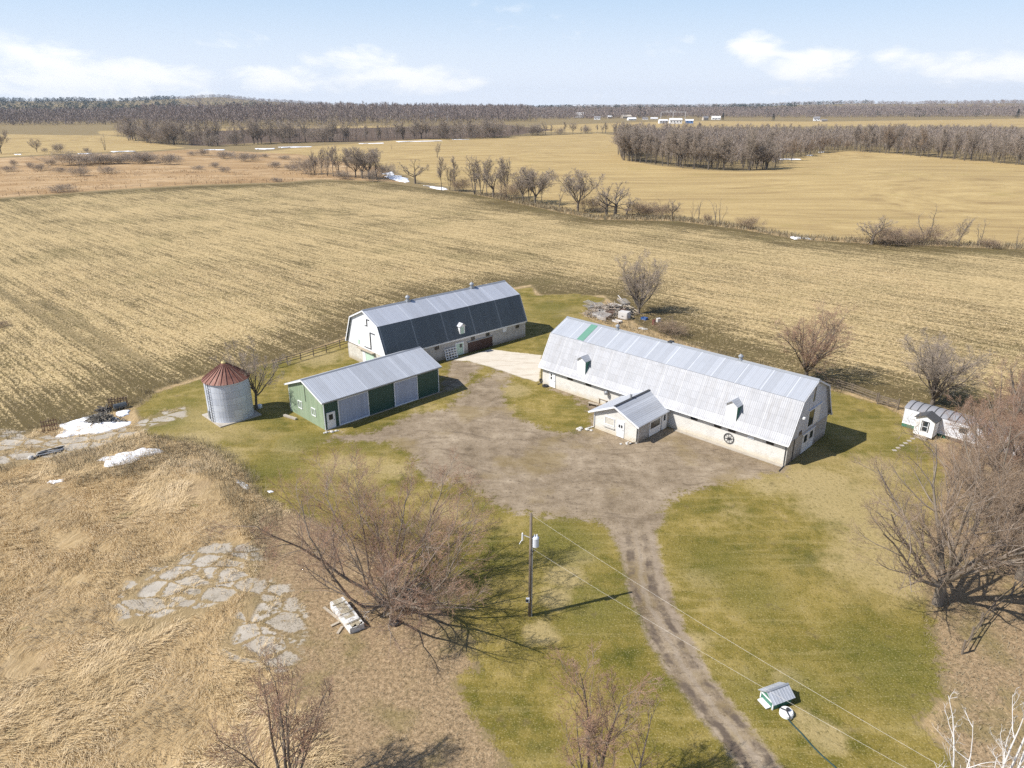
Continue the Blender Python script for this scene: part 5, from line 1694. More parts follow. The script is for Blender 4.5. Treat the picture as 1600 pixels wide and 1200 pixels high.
rt = random.Random(4)
def far_tree(kind, i, mats, P, H, name, label, cat='tree', group=None, wide=1.0):
    pr = proto(kind, i, mats)
    t = thing(name, label, cat, P - Vector((0, 0, .1)), rt.uniform(0, 6.28), group)
    s = H / pr[1]
    t.scale = (s * wide, s * wide, s)
    if pr[2] is None:
        a = np_mesh('trunk' if kind != 'shrub' else 'stems', pr[0][0][0], pr[0][0][1], mats[0], t)
        b_ = np_mesh('crown', pr[0][1][0], pr[0][1][1], None, t, mat_idx=pr[0][1][2], mats=[mats[1], mats[2]])
        pr[2] = (a, b_)
    else:
        for q in pr[2]:
            c_ = q.copy()
            COL.objects.link(c_)
            c_.parent = t
    return t


GREY = (M_BARKD, M_BARK, M_TWIGG)
BROWN = (M_BARKD, M_BARK, M_TWIGB)
RED = (M_BARKD, M_BARK, M_TWIGR)

# ---- the hedgerow between the stubble and the hay field: (x, base y, top y, kind, variant, width, label)
HEDGE = [
    (649, 287, 247, 'gnarly', 0, 1.0, 'ragged leaning tree beside the strip of snow in the hedgerow'),
    (690, 298, 243, 'tall', 0, .8, 'slim tree next after the snow strip in the hedgerow'),
    (703, 298, 255, 'fork', 0, .8, 'forked slender tree in a hedgerow group of four'),
    (711, 299, 242, 'tall', 1, .8, 'tallest slender tree in a hedgerow group of four'),
    (721, 299, 274, 'shrub', 0, 1.1, 'low shrub closing a hedgerow group of four'),
    (742, 304, 241, 'fork', 1, 1.1, 'tall forked tree at the open end of the dense hedgerow run'),
    (752, 305, 242, 'fork', 0, 1.0, 'many-forked tree second in the dense hedgerow run'),
    (761, 307, 246, 'tall', 2, .9, 'tall pale tree third in the dense hedgerow run'),
    (771, 308, 260, 'gnarly', 1, 1.0, 'crooked shorter tree within the dense hedgerow run'),
    (783, 309, 245, 'tall', 0, .95, 'straight tall tree in the middle of the dense hedgerow run'),
    (791, 310, 243, 'fork', 1, .9, 'twin-stemmed tall tree in the middle of the dense hedgerow run'),
    (802, 312, 278, 'shrub', 1, 1.0, 'brushy shrub filling a gap in the dense hedgerow run'),
    (817, 316, 259, 'round', 0, .9, 'rounded tree near the end of the dense hedgerow run'),
    (826, 317, 262, 'fork', 2, .9, 'slender forked tree near the end of the dense hedgerow run'),
    (836, 319, 257, 'round', 1, 1.15, 'wide rounded tree ending the dense hedgerow run'),
    (845, 320, 268, 'tall', 1, .8, 'small straight tree just past the wide rounded one'),
    (874, 324, 285, 'snag', 2, .8, 'spindly sapling before the big round hedgerow tree'),
    (903, 331, 263, 'round', 2, 1.25, 'big round-crowned tree standing alone in the hedgerow'),
    (925, 331, 300, 'shrub', 2, 1.1, 'dark shrub right after the big round hedgerow tree'),
    (948, 337, 285, 'gnarly', 2, 1.1, 'gnarled tree with upright broken limbs in the hedgerow'),
    (961, 338, 281, 'gnarly', 0, 1.1, 'second gnarled tree with upright broken limbs in the hedgerow'),
    (979, 338, 305, 'gnarly', 3, 1.2, 'low crooked tree after the two gnarled ones'),
    (1000, 338, 310, 'shrub', 0, 1.2, 'wide brown shrub midway along the hedgerow'),
    (1012, 338, 318, 'shrub', 1, 1.2, 'small brown shrub midway along the hedgerow'),
    (1037, 340, 310, 'shrub', 2, 1.0, 'leaning brush beside the hedgerow saplings'),
    (1050, 341, 309, 'gnarly', 1, .9, 'small leaning tree before the hedgerow saplings'),
    (1082, 344, 308, 'snag', 0, .8, 'thin sapling first in a sparse hedgerow row'),
    (1091, 345, 310, 'snag', 1, .8, 'thin sapling second in a sparse hedgerow row'),
    (1105, 347, 330, 'shrub', 1, .7, 'short brush between the hedgerow saplings'),
    (1117, 350, 312, 'snag', 2, .8, 'thin sapling third in a sparse hedgerow row'),
    (1125, 351, 308, 'snag', 0, .8, 'thin sapling last in a sparse hedgerow row'),
    (1170, 357, 335, 'shrub', 0, 1.2, 'single round dark bush on the field edge'),
    (1362, 382, 333, 'gnarly', 2, 1.3, 'broad twiggy tree in the far bushy clump of the field edge'),
    (1384, 382, 345, 'shrub', 1, 1.4, 'big dark bush in the far bushy clump of the field edge'),
    (1400, 381, 352, 'shrub', 2, 1.2, 'brown bush behind the big dark bush of the field edge'),
    (1430, 380, 358, 'shrub', 0, 1.3, 'low bush before the tall dead snag'),
    (1445, 380, 315, 'snag', 0, 1.1, 'tall dead snag rising over bushes on the field edge'),
    (1458, 381, 344, 'shrub', 2, 1.1, 'dark bush at the foot of the tall dead snag'),
    (1496, 383, 336, 'fork', 2, 1.0, 'small lone bare tree past the dead snag'),
    (1527, 385, 340, 'snag', 1, 1.0, 'small bent tree beside a dark bush on the field edge'),
    (1545, 387, 367, 'shrub', 1, 1.2, 'round dark bush beside the small bent tree'),
    (1588, 388, 350, 'snag', 0, .8, 'thin dead stem at the end of the field edge'),
    (1046, 522, 494, 'shrub', 1, 1.3, 'wispy pale bush on the bare earth behind the long barn'),
    (4, 510, 498, 'shrub', 2, 1.2, 'small dark bush alone in the stubble field'),
]
for (x, y, ty, kind, v, w_, lab) in HEDGE:
    P_ = gp(x, y)
    nm = 'hedge_shrub' if kind == 'shrub' else 'hedgerow_tree'
    far_tree(kind, v, GREY if kind != 'shrub' else BROWN, P_, top_h(x, ty, P_), nm, lab, 'shrub' if kind == 'shrub' else 'tree', 'trees and shrubs along the hedgerow', w_ * (1.35 if kind == 'shrub' else 1.25))

# ---- clump at the end of the hedgerow, left of the snow strip
CL2 = [(482, 272, 240, 'shrub', 0, 1.1), (492, 272, 232, 'fork', 0, .9), (503, 274, 230, 'tall', 1, .9), (512, 275, 227, 'fork', 1, .9), (521, 276, 226, 'tall', 2, .9), (530, 277, 227, 'fork', 2, .9), (543, 275, 229, 'tall', 0, .9),
       (536, 280, 262, 'shrub', 1, 1.3), (556, 277, 232, 'round', 0, .95), (566, 279, 226, 'round', 1, 1.1), (577, 280, 227, 'round', 2, 1.1), (588, 278, 231, 'fork', 1, 1.0), (600, 276, 250, 'shrub', 2, 1.2), (580, 283, 262, 'shrub', 0, 1.0)]
CL2L = ['scrubby bush at the meadow end of the tree clump', 'thin forked tree at the meadow end of the tree clump', 'straight slim tree second in the tree clump', 'forked slim tree third in the tree clump', 'tall slim tree in the middle of the tree clump',
        'many-stemmed slim tree in the middle of the tree clump', 'slim tree just before the dense rounded crowns of the clump', 'dark bush under the slim trees of the clump', 'small rounded tree joining the dense crowns of the clump',
        'dense rounded tree of the clump, first of two', 'dense rounded tree of the clump nearest the snow strip', 'forked tree behind the dense rounded crowns of the clump', 'bush at the snow end of the tree clump', 'low bush in front of the dense rounded crowns']
for (x, y, ty, kind, v, w_), lab in zip(CL2, CL2L):
    P_ = gp(x, y)
    far_tree(kind, v, GREY, P_, top_h(x, ty, P_), 'hedge_shrub' if kind == 'shrub' else 'clump_tree', lab, 'shrub' if kind == 'shrub' else 'tree', 'trees of the clump by the snow strip', w_ * 1.3)

# ---- scrub dotted over the orange field
SCR = [(117, 258, 236, 2.0, 'big dark rounded thicket on the orange field'), (126, 275, 258, 1.0, 'small bush just below the big dark thicket'), (148, 255, 243, 1.3, 'spreading low bush beside the big dark thicket'), (166, 256, 238, 1.8, 'broad thicket second from the big dark one'),
       (184, 256, 243, 1.3, 'low bush between two broad thickets'), (200, 252, 236, 1.2, 'upright bush in the row of thickets'), (222, 255, 236, 1.5, 'rounded bush in the row of thickets'), (231, 255, 240, 1.0, 'small round bush ending the row of thickets'),
       (170, 271, 257, 1.1, 'dark little bush alone below the row of thickets'), (262, 257, 240, 1.2, 'thin brown bush past the row of thickets'), (272, 252, 241, 1.0, 'wispy bush past the row of thickets'), (13, 268, 257, 1.2, 'low dark bush at the meadow end of the orange field'),
       (62, 267, 255, 1.1, 'pale bush by itself near the field fence'), (80, 258, 248, .9, 'tiny bush behind the pale one'), (95, 269, 259, 1.2, 'squat bush below the pale ones'), (22, 259, 249, .7, 'spindly bush near the low dark one'), (47, 262, 252, .7, 'spindly bush between two low bushes'),
       (300, 243, 235, 1.0, 'small bush near the far snow strip'), (318, 243, 232, 1.0, 'small upright bush near the far snow strip'), (350, 248, 234, 1.2, 'grey bush on the far side of the orange field'), (362, 246, 237, .9, 'small grey bush on the far side of the orange field'),
       (381, 252, 238, 1.1, 'bare little tree-like bush near the far corner'), (396, 250, 239, 1.1, 'second bare little tree-like bush near the far corner'), (310, 265, 257, 1.3, 'flat dark bush in the middle of the orange field'), (336, 262, 253, 1.1, 'flat pale bush in the middle of the orange field'),
       (351, 269, 259, 1.0, 'rounded bush low on the orange field'), (97, 300, 285, 1.3, 'bush growing on the field fence line'), (430, 262, 252, 1.3, 'bush near the tree clump on the orange field'), (455, 266, 255, 1.3, 'larger bush near the tree clump on the orange field'), (432, 284, 276, 1.2, 'low bush on the fence near the tree clump'),
       (413, 246, 240, 1.5, 'spread bush along the far edge of the orange field'), (445, 249, 242, 1.5, 'second spread bush along the far edge of the orange field')]
for k, (x, y, ty, w_, lab) in enumerate(SCR):
    P_ = gp(x, y)
    far_tree('shrub', k % 3, GREY, P_, top_h(x, ty, P_) * 1.15, 'scrub_bush', lab, 'bush', 'bushes on the orange field', w_ * 1.5)

# ---- small trees on the line between the two tan fields
for (x, y, ty, kind, v, lab) in ((58, 238, 215, 'round', 0, 'small bare tree on the line of the far tan field'), (92, 238, 220, 'shrub', 1, 'rounded grey bush on the line of the far tan field'), (70, 237, 229, 'shrub', 2, 'low bush between tree and rounded bush'), (164, 235, 208, 'snag', 1, 'lone dead-topped tree on the line of the far tan field'),
                            (2, 240, 200, 'round', 2, 'dark tree where the far tan field meets the frame'), (683, 247, 222, 'fork', 2, 'lone bare tree out in the hay field'), (612, 233, 224, 'snag', 1, 'small lone sapling on the far hay field edge'), (136, 238, 229, 'shrub', 0, 'tiny bush near the snow on the far line')):
    P_ = gp(x, y)
    far_tree(kind, v, GREY, P_, top_h(x, ty, P_), 'field_tree' if kind != 'shrub' else 'field_bush', lab, 'tree' if kind != 'shrub' else 'bush', None, 1.1)

# ---- front rows of the woods: trees one can tell apart
def along(pts, n, jit, rr_):
    W_ = [G(x, y) for x, y in pts]
    seg = [(b - a).length for a, b in zip(W_[:-1], W_[1:])]
    T = sum(seg)
    for k in range(n):
        s = (k + rr_.random()) / n * T
        for a, b, l_ in zip(W_[:-1], W_[1:], seg):
            if s <= l_:
                p = a.lerp(b, s / l_)
                p.x += rr_.uniform(-jit, jit)
                p.y += rr_.uniform(-jit * .3, jit)
                p.z = zat(p.x, p.y)
                yield p
                break
            s -= l_


rw = random.Random(12)
kinds = ['tall', 'fork', 'round', 'tall', 'fork']
for p in along([(972, 240), (985, 252), (1030, 258), (1100, 265), (1165, 267), (1216, 263)], 70, 5, rw):
    far_tree(rw.choice(kinds), rw.randrange(3), GREY, p, rw.uniform(14, 26), 'woodland_tree', 'grey bare tree in the front row of the wood jutting into the hay field', 'tree', 'front trees of the jutting wood', rw.uniform(.9, 1.3))
for p in along([(1222, 252), (1255, 245), (1290, 238), (1330, 236)], 20, 5, rw):
    far_tree(rw.choice(kinds), rw.randrange(3), BROWN, p, rw.uniform(9, 16), 'woodland_tree', 'brown bare tree in the hollow edge of the wood by the snow', 'tree', 'trees in the hollow of the wood', rw.uniform(.8, 1.1))
for p in along([(1330, 236), (1400, 241), (1470, 248), (1540, 253), (1600, 259), (1700, 268)], 56, 5, rw):
    far_tree(rw.choice(kinds), rw.randrange(3), GREY if rw.random() < .8 else (M_LIMB, M_LIMB, M_TWIGB), p, rw.uniform(14, 25), 'woodland_tree', 'bare tree in the long straight edge of the wood beyond the hay field', 'tree', 'front trees of the long wood edge', rw.uniform(.8, 1.1))
for p in along([(190, 218), (260, 226), (330, 229), (420, 224), (500, 222), (580, 220), (690, 217), (800, 213)], 72, 9, rw):
    far_tree(rw.choice(kinds + ['shrub']), rw.randrange(3), GREY, p, rw.uniform(13, 27), 'treeline_tree', 'bare tree in the broken line before the ploughed field', 'tree', 'trees of the broken line before the ploughed field', rw.uniform(1.1, 1.7))

for p in along([(800, 212), (850, 211), (900, 209.5), (945, 208), (985, 211)], 20, 6, rw):
    far_tree(rw.choice(kinds + ['shrub']), rw.randrange(3), GREY, p, rw.uniform(9, 18), 'treeline_tree', 'bare tree in the short line between the hay field and the village field', 'tree', 'trees of the short line below the village', rw.uniform(1.0, 1.5))

# ---- farther woods, each one mass: sliver branches, thousands of trees in one mesh
def sliver_wood(name, pts, hts, mats, per=60, seed=1, wide=.28, lo=.25, thick=.20):
    r_ = np.random.default_rng(seed)
    n = len(pts)
    H = np.asarray(hts)
    P_ = np.repeat(pts, per, 0)
    Hh = np.repeat(H, per)
    u = r_.random(n * per)
    zc = (lo + (1 - lo) * u ** .8)
    rad = wide * Hh * np.sin(np.pi * np.clip((zc - lo) / (1 - lo) * .86 + .12, 0, 1)) ** .8 * np.sqrt(r_.random(n * per))
    a = r_.random(n * per) * 6.283
    c = P_ + np.stack([rad * np.cos(a), rad * np.sin(a), zc * Hh], 1)
    d = np.stack([np.cos(a) * .55, np.sin(a) * .55, np.full(n * per, 1.0)], 1) + r_.normal(0, .35, (n * per, 3))
    d /= np.linalg.norm(d, axis=1, keepdims=True)
    ln = (Hh * (.10 + .10 * r_.random(n * per)))[:, None]
    s = np.cross(d, r_.normal(0, 1, (n * per, 3)))
    s /= np.linalg.norm(s, axis=1, keepdims=True) + 1e-9
    w = (thick * (.6 + .8 * r_.random(n * per)) * Hh / 16)[:, None]
    V = np.stack([c - d * ln * .5 - s * w, c - d * ln * .5 + s * w, c + d * ln * .5 + s * w * .25], 1)
    # trunks
    tv0 = pts + np.array([0, 0, -.3])
    sx = np.stack([np.cos(r_.random(n) * 6.28), np.sin(r_.random(n) * 6.28), np.zeros(n)], 1)
    tw = (H * .012)[:, None]
    T = np.stack([tv0 - sx * tw, tv0 + sx * tw, pts + np.stack([np.zeros(n), np.zeros(n), H * .7], 1)], 1)
    T2 = np.stack([tv0 - sx[:, [1, 0, 2]] * tw, tv0 + sx[:, [1, 0, 2]] * tw, pts + np.stack([np.zeros(n), np.zeros(n), H * .7], 1)], 1)
    A = np.concatenate([V, T, T2]).reshape(-1, 3)
    F = np.arange(len(A)).reshape(-1, 3)
    mi = np.concatenate([r_.integers(1, len(mats), n * per), np.zeros(2 * n, int)])
    return np_mesh(name, A, F, None, mat_idx=mi, mats=mats)


def pts_in(polys_px, spacing, seed, hmin, hmax, jitter=.9, keep=1.0, excl=()):
    """scatter points over the land inside pixel polygons"""
    r_ = np.random.default_rng(seed)
    out = []
    for poly in polys_px:
        W_ = world_poly(poly)
        x0, y0 = W_.min(0)
        x1, y1 = W_.max(0)
        nx_, ny_ = max(1, int((x1 - x0) / spacing)), max(1, int((y1 - y0) / spacing))
        X, Y = np.meshgrid(x0 + (np.arange(nx_) + .5) * spacing, y0 + (np.arange(ny_) + .5) * spacing)
        X = X.ravel() + (r_.random(X.size) - .5) * spacing * jitter * 2
        Y = Y.ravel() + (r_.random(Y.size) - .5) * spacing * jitter * 2
        ok = (sdf(W_, X, Y) > 0) & (r_.random(X.size) < keep)
        out.append(np.stack([X[ok], Y[ok]], 1))
    Q = np.concatenate(out)
    for e in excl:
        for poly in WP[e]:
            Q = Q[sdf(poly, Q[:, 0], Q[:, 1]) < 0]
    z = np.array([zat(x, y) for x, y in Q])
    return np.column_stack([Q, z]), hmin + (hmax - hmin) * r_.random(len(Q))


M_FARG = bark("far_grey_twigs", (.265, .22, .185), (.30, .25, .215), .2)
M_FARB = bark("far_brown_twigs", (.285, .215, .155), (.25, .20, .16), .2)
M_FARD = bark("far_dark_stems", (.14, .118, .10), None, .2)
M_FARR = bark("far_mauve_twigs", (.25, .195, .175), (.27, .22, .20), .2)
M_CONIF = bark("conifer_needles", (.022, .034, .022), (.03, .045, .025), .3)

pts, hts = pts_in([[(975, 238), (990, 251), (1035, 256), (1100, 263), (1165, 265), (1212, 261), (1225, 249), (1300, 236), (1300, 226), (1000, 222), (980, 226)],
                   [(1300, 236), (1330, 235), (1400, 239), (1470, 246), (1540, 251), (1700, 264), (2000, 290), (2000, 262), (1700, 236), (1500, 226), (1300, 225)]], 7.5, 3, 14, 21)
tag(sliver_wood('woodland', pts, hts, [M_FARD, M_FARG, M_FARB, M_FARG], 110, 3, .26, .18, .11), 'mass of grey bare woodland behind the hay field', 'woodland', kind='stuff')

pts, hts = pts_in([[(180, 214), (300, 226), (400, 221), (560, 220), (800, 211), (800, 208), (560, 216), (400, 218), (300, 220), (190, 205)]], 9, 4, 11, 22, keep=.9)
tag(sliver_wood('scrub_woodland', pts, hts, [M_FARD, M_FARG, M_FARB], 70, 4, .32, .08, .12), 'scrubby trees thickening the line before the ploughed field', 'woodland', kind='stuff')

# the dense wood beyond the ploughed field
pts, hts = pts_in([[(225, 197), (300, 197.5), (520, 195), (830, 190), (830, 183), (540, 185), (225, 187)]], 15, 5, 22, 33)
tag(sliver_wood('distant_woods', pts, hts, [M_FARD, M_FARR, M_FARG, M_FARR], 80, 5, .28, .10, .20), 'dense mauve-brown wood beyond the ploughed field', 'woodland', kind='stuff')
pts, hts = pts_in([[(830, 187), (1050, 184), (1300, 184), (1600, 182.5), (1900, 181), (1900, 175.5), (1300, 176.5), (830, 177.5)],
                   [(-300, 200), (0, 196), (150, 196), (225, 192), (225, 182), (-300, 183)]], 17, 6, 14, 26, excl=('hay',))
tag(sliver_wood('distant_woods', pts, hts, [M_FARD, M_FARR, M_FARG], 60, 6, .36, .06, .34), 'far wood spreading beyond the village fields', 'woodland', kind='stuff')
# wooded hills on the skyline
def hill_pts(D0, D1, spacing, seed):
    r_ = np.random.default_rng(seed)
    n = int((D1 ** 2 - D0 ** 2) * .85 / spacing ** 2)
    D = np.sqrt(D0 ** 2 + (D1 ** 2 - D0 ** 2) * r_.random(n))
    A = (r_.random(n) - .5) * 1.75
    X, Y = D * np.sin(A), D * np.cos(A)
    dens_ = vnoise(X, Y, 520, 31, 3)
    ok = dens_ > .34
    X, Y = X[ok], Y[ok]
    return np.column_stack([X, Y, terr(X, Y) - .5]), 12 + 9 * r_.random(len(X)), vnoise(X, Y, 700, 37, 2)


pts, hts, cn = hill_pts(2300, 5600, 52, 8)
isc = (cn > .68) | ((pts[:, 0] / pts[:, 1] < -.44) & (cn > .45))
tag(sliver_wood('hill_woods', pts[~isc], hts[~isc], [M_FARD, M_FARR, M_FARG], 32, 8, .85, .0, 1.1), 'bare woods covering the hills on the skyline', 'woodland', kind='stuff')
tag(sliver_wood('conifer_woods', pts[isc], hts[isc] + 3, [M_FARD, M_CONIF, M_CONIF], 30, 9, .6, .0, 1.3), 'dark conifer woods among the skyline hills', 'woodland', kind='stuff')

# ------------------------------------------------------------------ utility pole and its lines
pb = gp(828, 962)
PH = top_h(829, 803, pb)
up = thing('utility_pole', 'grey wooden utility pole with a pale transformer can on the lawn', 'utility pole', pb, 0)
MB().tube([(0, 0, -.3), (0, 0, PH)], .15, 10, .10).obj('pole', M_WOOD, up, smooth=True)
tz = PH * .775
MB().lathe([(.2, -.05), (.25, .0), (.25, .72), (.27, .74), (.2, .84), (.0, .88)], 16, (.36, .05, tz - .75)).obj('transformer', simple("transformer_grey", (.62, .65, .69), .45, .06), up)
for dx in (.28, .46):
    MB().lathe([(.045, 0), (.06, .06), (.035, .1), (.055, .16), (.03, .24)], 8, (dx, .0, tz + .08)).obj('bushing', M_TRIM, up)
MB().box(.08, .2, -.05, .1, tz - .6, tz - .5).box(.08, .2, -.05, .1, tz - .1, tz).obj('bracket', M_GREY, up)
m = MB().tube([(-.08, -.05, PH - 2.0), (-.55, -.1, PH - 1.75)], .03, 5).lathe([(.06, -.12), (.07, .0), (.06, .5), (.02, .56)], 8, (-.62, -.1, PH - 2.1)).tube([(-.62, -.1, PH - 2.1), (-.85, -.15, PH - 2.5)], .03, 5)
m.obj('cut_out_fuse', M_TRIM, up)
MB().tube([(.13, -.08, .0), (.13, -.08, tz - .8)], .045, 6).obj('conduit', M_GREY, up)
MB().box(-.32, -.05, -.28, -.1, 1.45, 1.8).obj('meter_box', M_TRIM, up)
MB().lathe([(.12, 0), (.12, .1), (.05, .14)], 10, (-.25, -.3, 1.62)).obj('meter', M_GLASS, up)
MB().tube([(.0, -.13, tz - .95), (.22, -.2, tz - 1.2), (.3, -.1, tz - .95), (.18, .1, tz - 1.25), (.1, -.16, tz - 1.4)], .03, 5).obj('cable_loop', M_DARK, up)


def wire(label, a, b, sag, r=.007):
    pts_ = []
    for k in range(25):
        t = k / 24
        p = a.lerp(b, t)
        p.z -= sag * 4 * t * (1 - t)
        pts_.append(p)
    o = MB().tube(pts_, r, 4).obj('overhead_wire', simple("pale_wire", (.40, .38, .34), .5, .05))
    return tag(o, label, 'wire')


wire('upper pale overhead wire running from the pole top over the drive', pb + Vector((.08, 0, PH - .12)), G(1545, 1240, 8.6), .35)
wire('lower pale overhead wire running from the transformer past the well house', pb + Vector((.15, 0, tz - .95)), G(1470, 1230, 6.6), .3)

# ------------------------------------------------------------------ fences
def rail_fence(name, label, pts_px, h, rails, gap, mat, lean=0.0, seed=0):
    r_ = random.Random(seed)
    W_ = [gp(x, y) for x, y in pts_px]
    t = thing(name, label, 'fence', W_[0], 0)
    o0 = W_[0]
    posts = []
    for a, b in zip(W_[:-1], W_[1:]):
        n = max(1, round((b - a).length / gap))
        for k in range(n):
            posts.append(a.lerp(b, k / n))
    posts.append(W_[-1])
    tops = []
    for p in posts:
        q = p - o0
        dx, dy = r_.uniform(-lean, lean), r_.uniform(-lean, lean)
        hh = h * r_.uniform(.95, 1.08)
        MB().tube([(q.x, q.y, q.z - .3), (q.x + dx, q.y + dy, q.z + hh)], .085, 7, .075).obj('post', mat, t)
        tops.append((q, Vector((dx, dy, hh))))
    for (q0, d0), (q1, d1) in zip(tops[:-1], tops[1:]):
        for f in rails:
            a, b = q0 + d0 * (f + r_.uniform(-.03, .03)), q1 + d1 * (f + r_.uniform(-.03, .03))
            s = (b - a).cross(Vector((0, 0, 1))).normalized() * .10
            MB().beam(a + s, b + s, .04, .10).obj('rail', mat, t)
    return t


rail_fence('rail_fence', 'dark weathered rail fence running from the grain bin tree to the barn', [(428, 576), (470, 563), (510, 551), (552, 537)], 1.35, (.35, .65, .92), 2.6, M_WOOD, .04, 1)
rail_fence('rail_fence', 'grey rail fence behind the long barn ending at a gate', [(1288, 601), (1330, 614), (1369, 628)], 1.35, (.25, .5, .72, .93), 2.6, M_WOOD, .05, 2)
g0, g1 = gp(1371, 631), gp(1402, 640)
gt = thing('field_gate', 'short weathered board gate between the rail fence and the trailer', 'gate', g0, math.atan2(g1.y - g0.y, g1.x - g0.x))
GL = (g1 - g0).length
for z in (.25, .55, .85, 1.15):
    MB().box(.12, GL - .12, -.03, .03, z, z + .12).obj('board', M_WOOD, gt)
for x in (.12, GL / 2 - .05, GL - .22):
    MB().box(x, x + .1, -.065, -.032, .2, 1.32).obj('stile', M_WOOD, gt)
MB().beam((.15, .05, .3), (GL - .15, .05, 1.2), .04, .1).obj('brace', M_WOOD, gt)
for x in (-.02, GL + .02):
    MB().tube([(x, 0, -.3), (x, 0, 1.55)], .10, 8).obj('post', M_WOOD, gt)
rail_fence('rail_fence', 'grey split-rail fence curving away under the bare maples', [(1503, 1022), (1516, 1000), (1532, 978), (1552, 955), (1580, 930), (1612, 905)], 1.25, (.38, .85), 2.4, M_WOOD, .06, 3)

# wire fence along the orange field: posts and three strands
fpx = [(-40, 312), (0, 308), (60, 303), (150, 297), (220, 292), (300, 288), (370, 286), (440, 284), (490, 280)]
W_ = [gp(x, y) for x, y in fpx]
wf = thing('wire_fence', 'low wire fence with crooked posts along the orange field', 'fence', W_[0], 0)
prev = None
rf = random.Random(9)
M_WIRE = simple("rusty_wire", (.12, .085, .06), .8, .2)
for a, b in zip(W_[:-1], W_[1:]):
    n = max(1, round((b - a).length / 7.5))
    for k in range(n):
        p = a.lerp(b, k / n) - W_[0]
        hh = rf.uniform(1.1, 1.7)
        q = Vector((p.x + rf.uniform(-.15, .15), p.y + rf.uniform(-.15, .15), p.z + hh))
        MB().tube([(p.x, p.y, p.z - .2), q], .11, 5, .09).obj('post', M_WOOD, wf)
        if prev is not None:
            for f in (.45, .85):
                MB().tube([prev[0].lerp(prev[1], f), p.lerp(q, f)], .02, 3).obj('wire', M_WIRE, wf)
        prev = (p, q)

# ------------------------------------------------------------------ white box by the big tree
zb = lambda x, y: (480 + x * .125, 900 + y * .125)
a_, b_2, c_2, d_2 = [G(*zb(*q), .45) for q in ((285, 345), (535, 675), (680, 610), (430, 270))]
for v in (a_, b_2, c_2, d_2):
    v.z = 0
bx = (b_2 - a_)
lb = bx.length
o0 = a_.copy()
o0.z = zat(a_.x, a_.y)
wb = thing('wooden_box', 'long weathered white wooden box with peeling slats by the sprawling tree', 'box', o0, math.atan2(bx.y, bx.x))
wdt = 1.15
M_PEEL = simple("peeling_white_boards", (.62, .61, .58), .85, .12, 3.0, stain=(.20, .16, .11), stain_amt=.75, stain_scale=2.2, bump=.3)
M_PEELTOP = simple("bare_grey_slats", (.34, .29, .20), .9, .3, 3.0, stain=(.60, .58, .55), stain_amt=.7, stain_scale=1.6, bump=.3)
MB().box(0, lb, 0, .05, 0, .58).box(0, lb, wdt - .05, wdt, 0, .58).obj('side', M_PEEL, wb)
MB().box(.002, .05, .052, wdt - .052, 0, .56).box(lb - .05, lb - .002, .052, wdt - .052, 0, .56).obj('end', M_PEEL, wb)
for k in range(6):
    y = .02 + k * (wdt - .04) / 6
    MB().box(-.03, lb + .02 - (k % 3) * .12, y + .008, y + (wdt - .04) / 6 - .008, .583, .62 + (k % 2) * .012).obj('slat', M_PEEL if k in (0, 5) else M_PEELTOP, wb)
for x in (.5, lb * .5, lb - .6):
    MB().box(x, x + .12, .0, wdt, .64, .68).obj('batten', M_PEELTOP, wb)
MB().box(lb - 1.0, lb - .55, .15, wdt - .1, .685, .74).obj('loose_board', M_PEEL, wb)
for lab, p, q in (('long grey plank lying along the white box', (210, 395), (500, 640)), ('short grey plank crossing beside the white box', (300, 630), (400, 585)), ('second short grey plank at the corner of the white box', (380, 730), (440, 640))):
    P0, P1 = gp(*zb(*p)), gp(*zb(*q))
    o = MB().beam(P0 + Vector((0, 0, .08)), P1 + Vector((0, 0, .10)), .2, .06).obj('plank', M_PALEWOOD)
    tag(o, lab, 'plank')


def tyre(loc, label, axis=(0, 0, 1), Rr=.33, rr=.13):
    t = thing('old_tyre', label, 'tyre', loc, 0)
    MB().torus((0, 0, rr if axis[2] > .5 else Rr + rr * .9), axis, Rr, rr, 24, 10).obj('tread', M_RUBBER, t, smooth=True)
    MB().torus((0, 0, rr if axis[2] > .5 else Rr + rr * .9), axis, Rr - .09, .055, 24, 6).obj('rim', M_DARK, t, smooth=True)
    return t


tyre(gp(617, 974), 'black tyre lying under the dead limbs of the sprawling tree')
tyre(gp(852, 604), 'black tyre lying at the corner of the long barn')
tyre(gp(846, 599), 'black tyre propped against the barn downspout', (.7, .7, .1), .28, .11)

# ------------------------------------------------------------------ by the barns
# white lattice leaning on the dark-roofed barn
lt = thing('lattice_rack', 'white wooden lattice rack leaning on the barn beside the pale green door', 'rack', oA + axv * 10.4 + Vector((axv.y, -axv.x, 0)) * .55, rA)
for i in range(5):
    f = i / 4
    MB().beam((2.2 * f, 0, .02), (2.2 * f, .42, 1.62), .10, .07).obj('upright', M_WHITE, lt)
for i in range(5):
    f = i / 4
    MB().beam((-.05, .42 * f - .06, .06 + 1.55 * f), (2.25, .42 * f - .06, .06 + 1.55 * f), .07, .10).obj('rail', M_WHITE, lt)


def bench(loc, rz, label):
    t = thing('wooden_bench', label, 'bench', loc, rz)
    for k in range(3):
        MB().box(0, 1.5, k * .16, k * .16 + .14, .42, .47).obj('seat_board', M_PALEWOOD, t)
    for x in (.12, 1.28):
        MB().box(x, x + .1, .02, .44, 0, .418).obj('leg', M_WOOD, t)
    MB().box(.22, 1.28, .2, .26, .18, .28).obj('stretcher', M_WOOD, t)
    return t


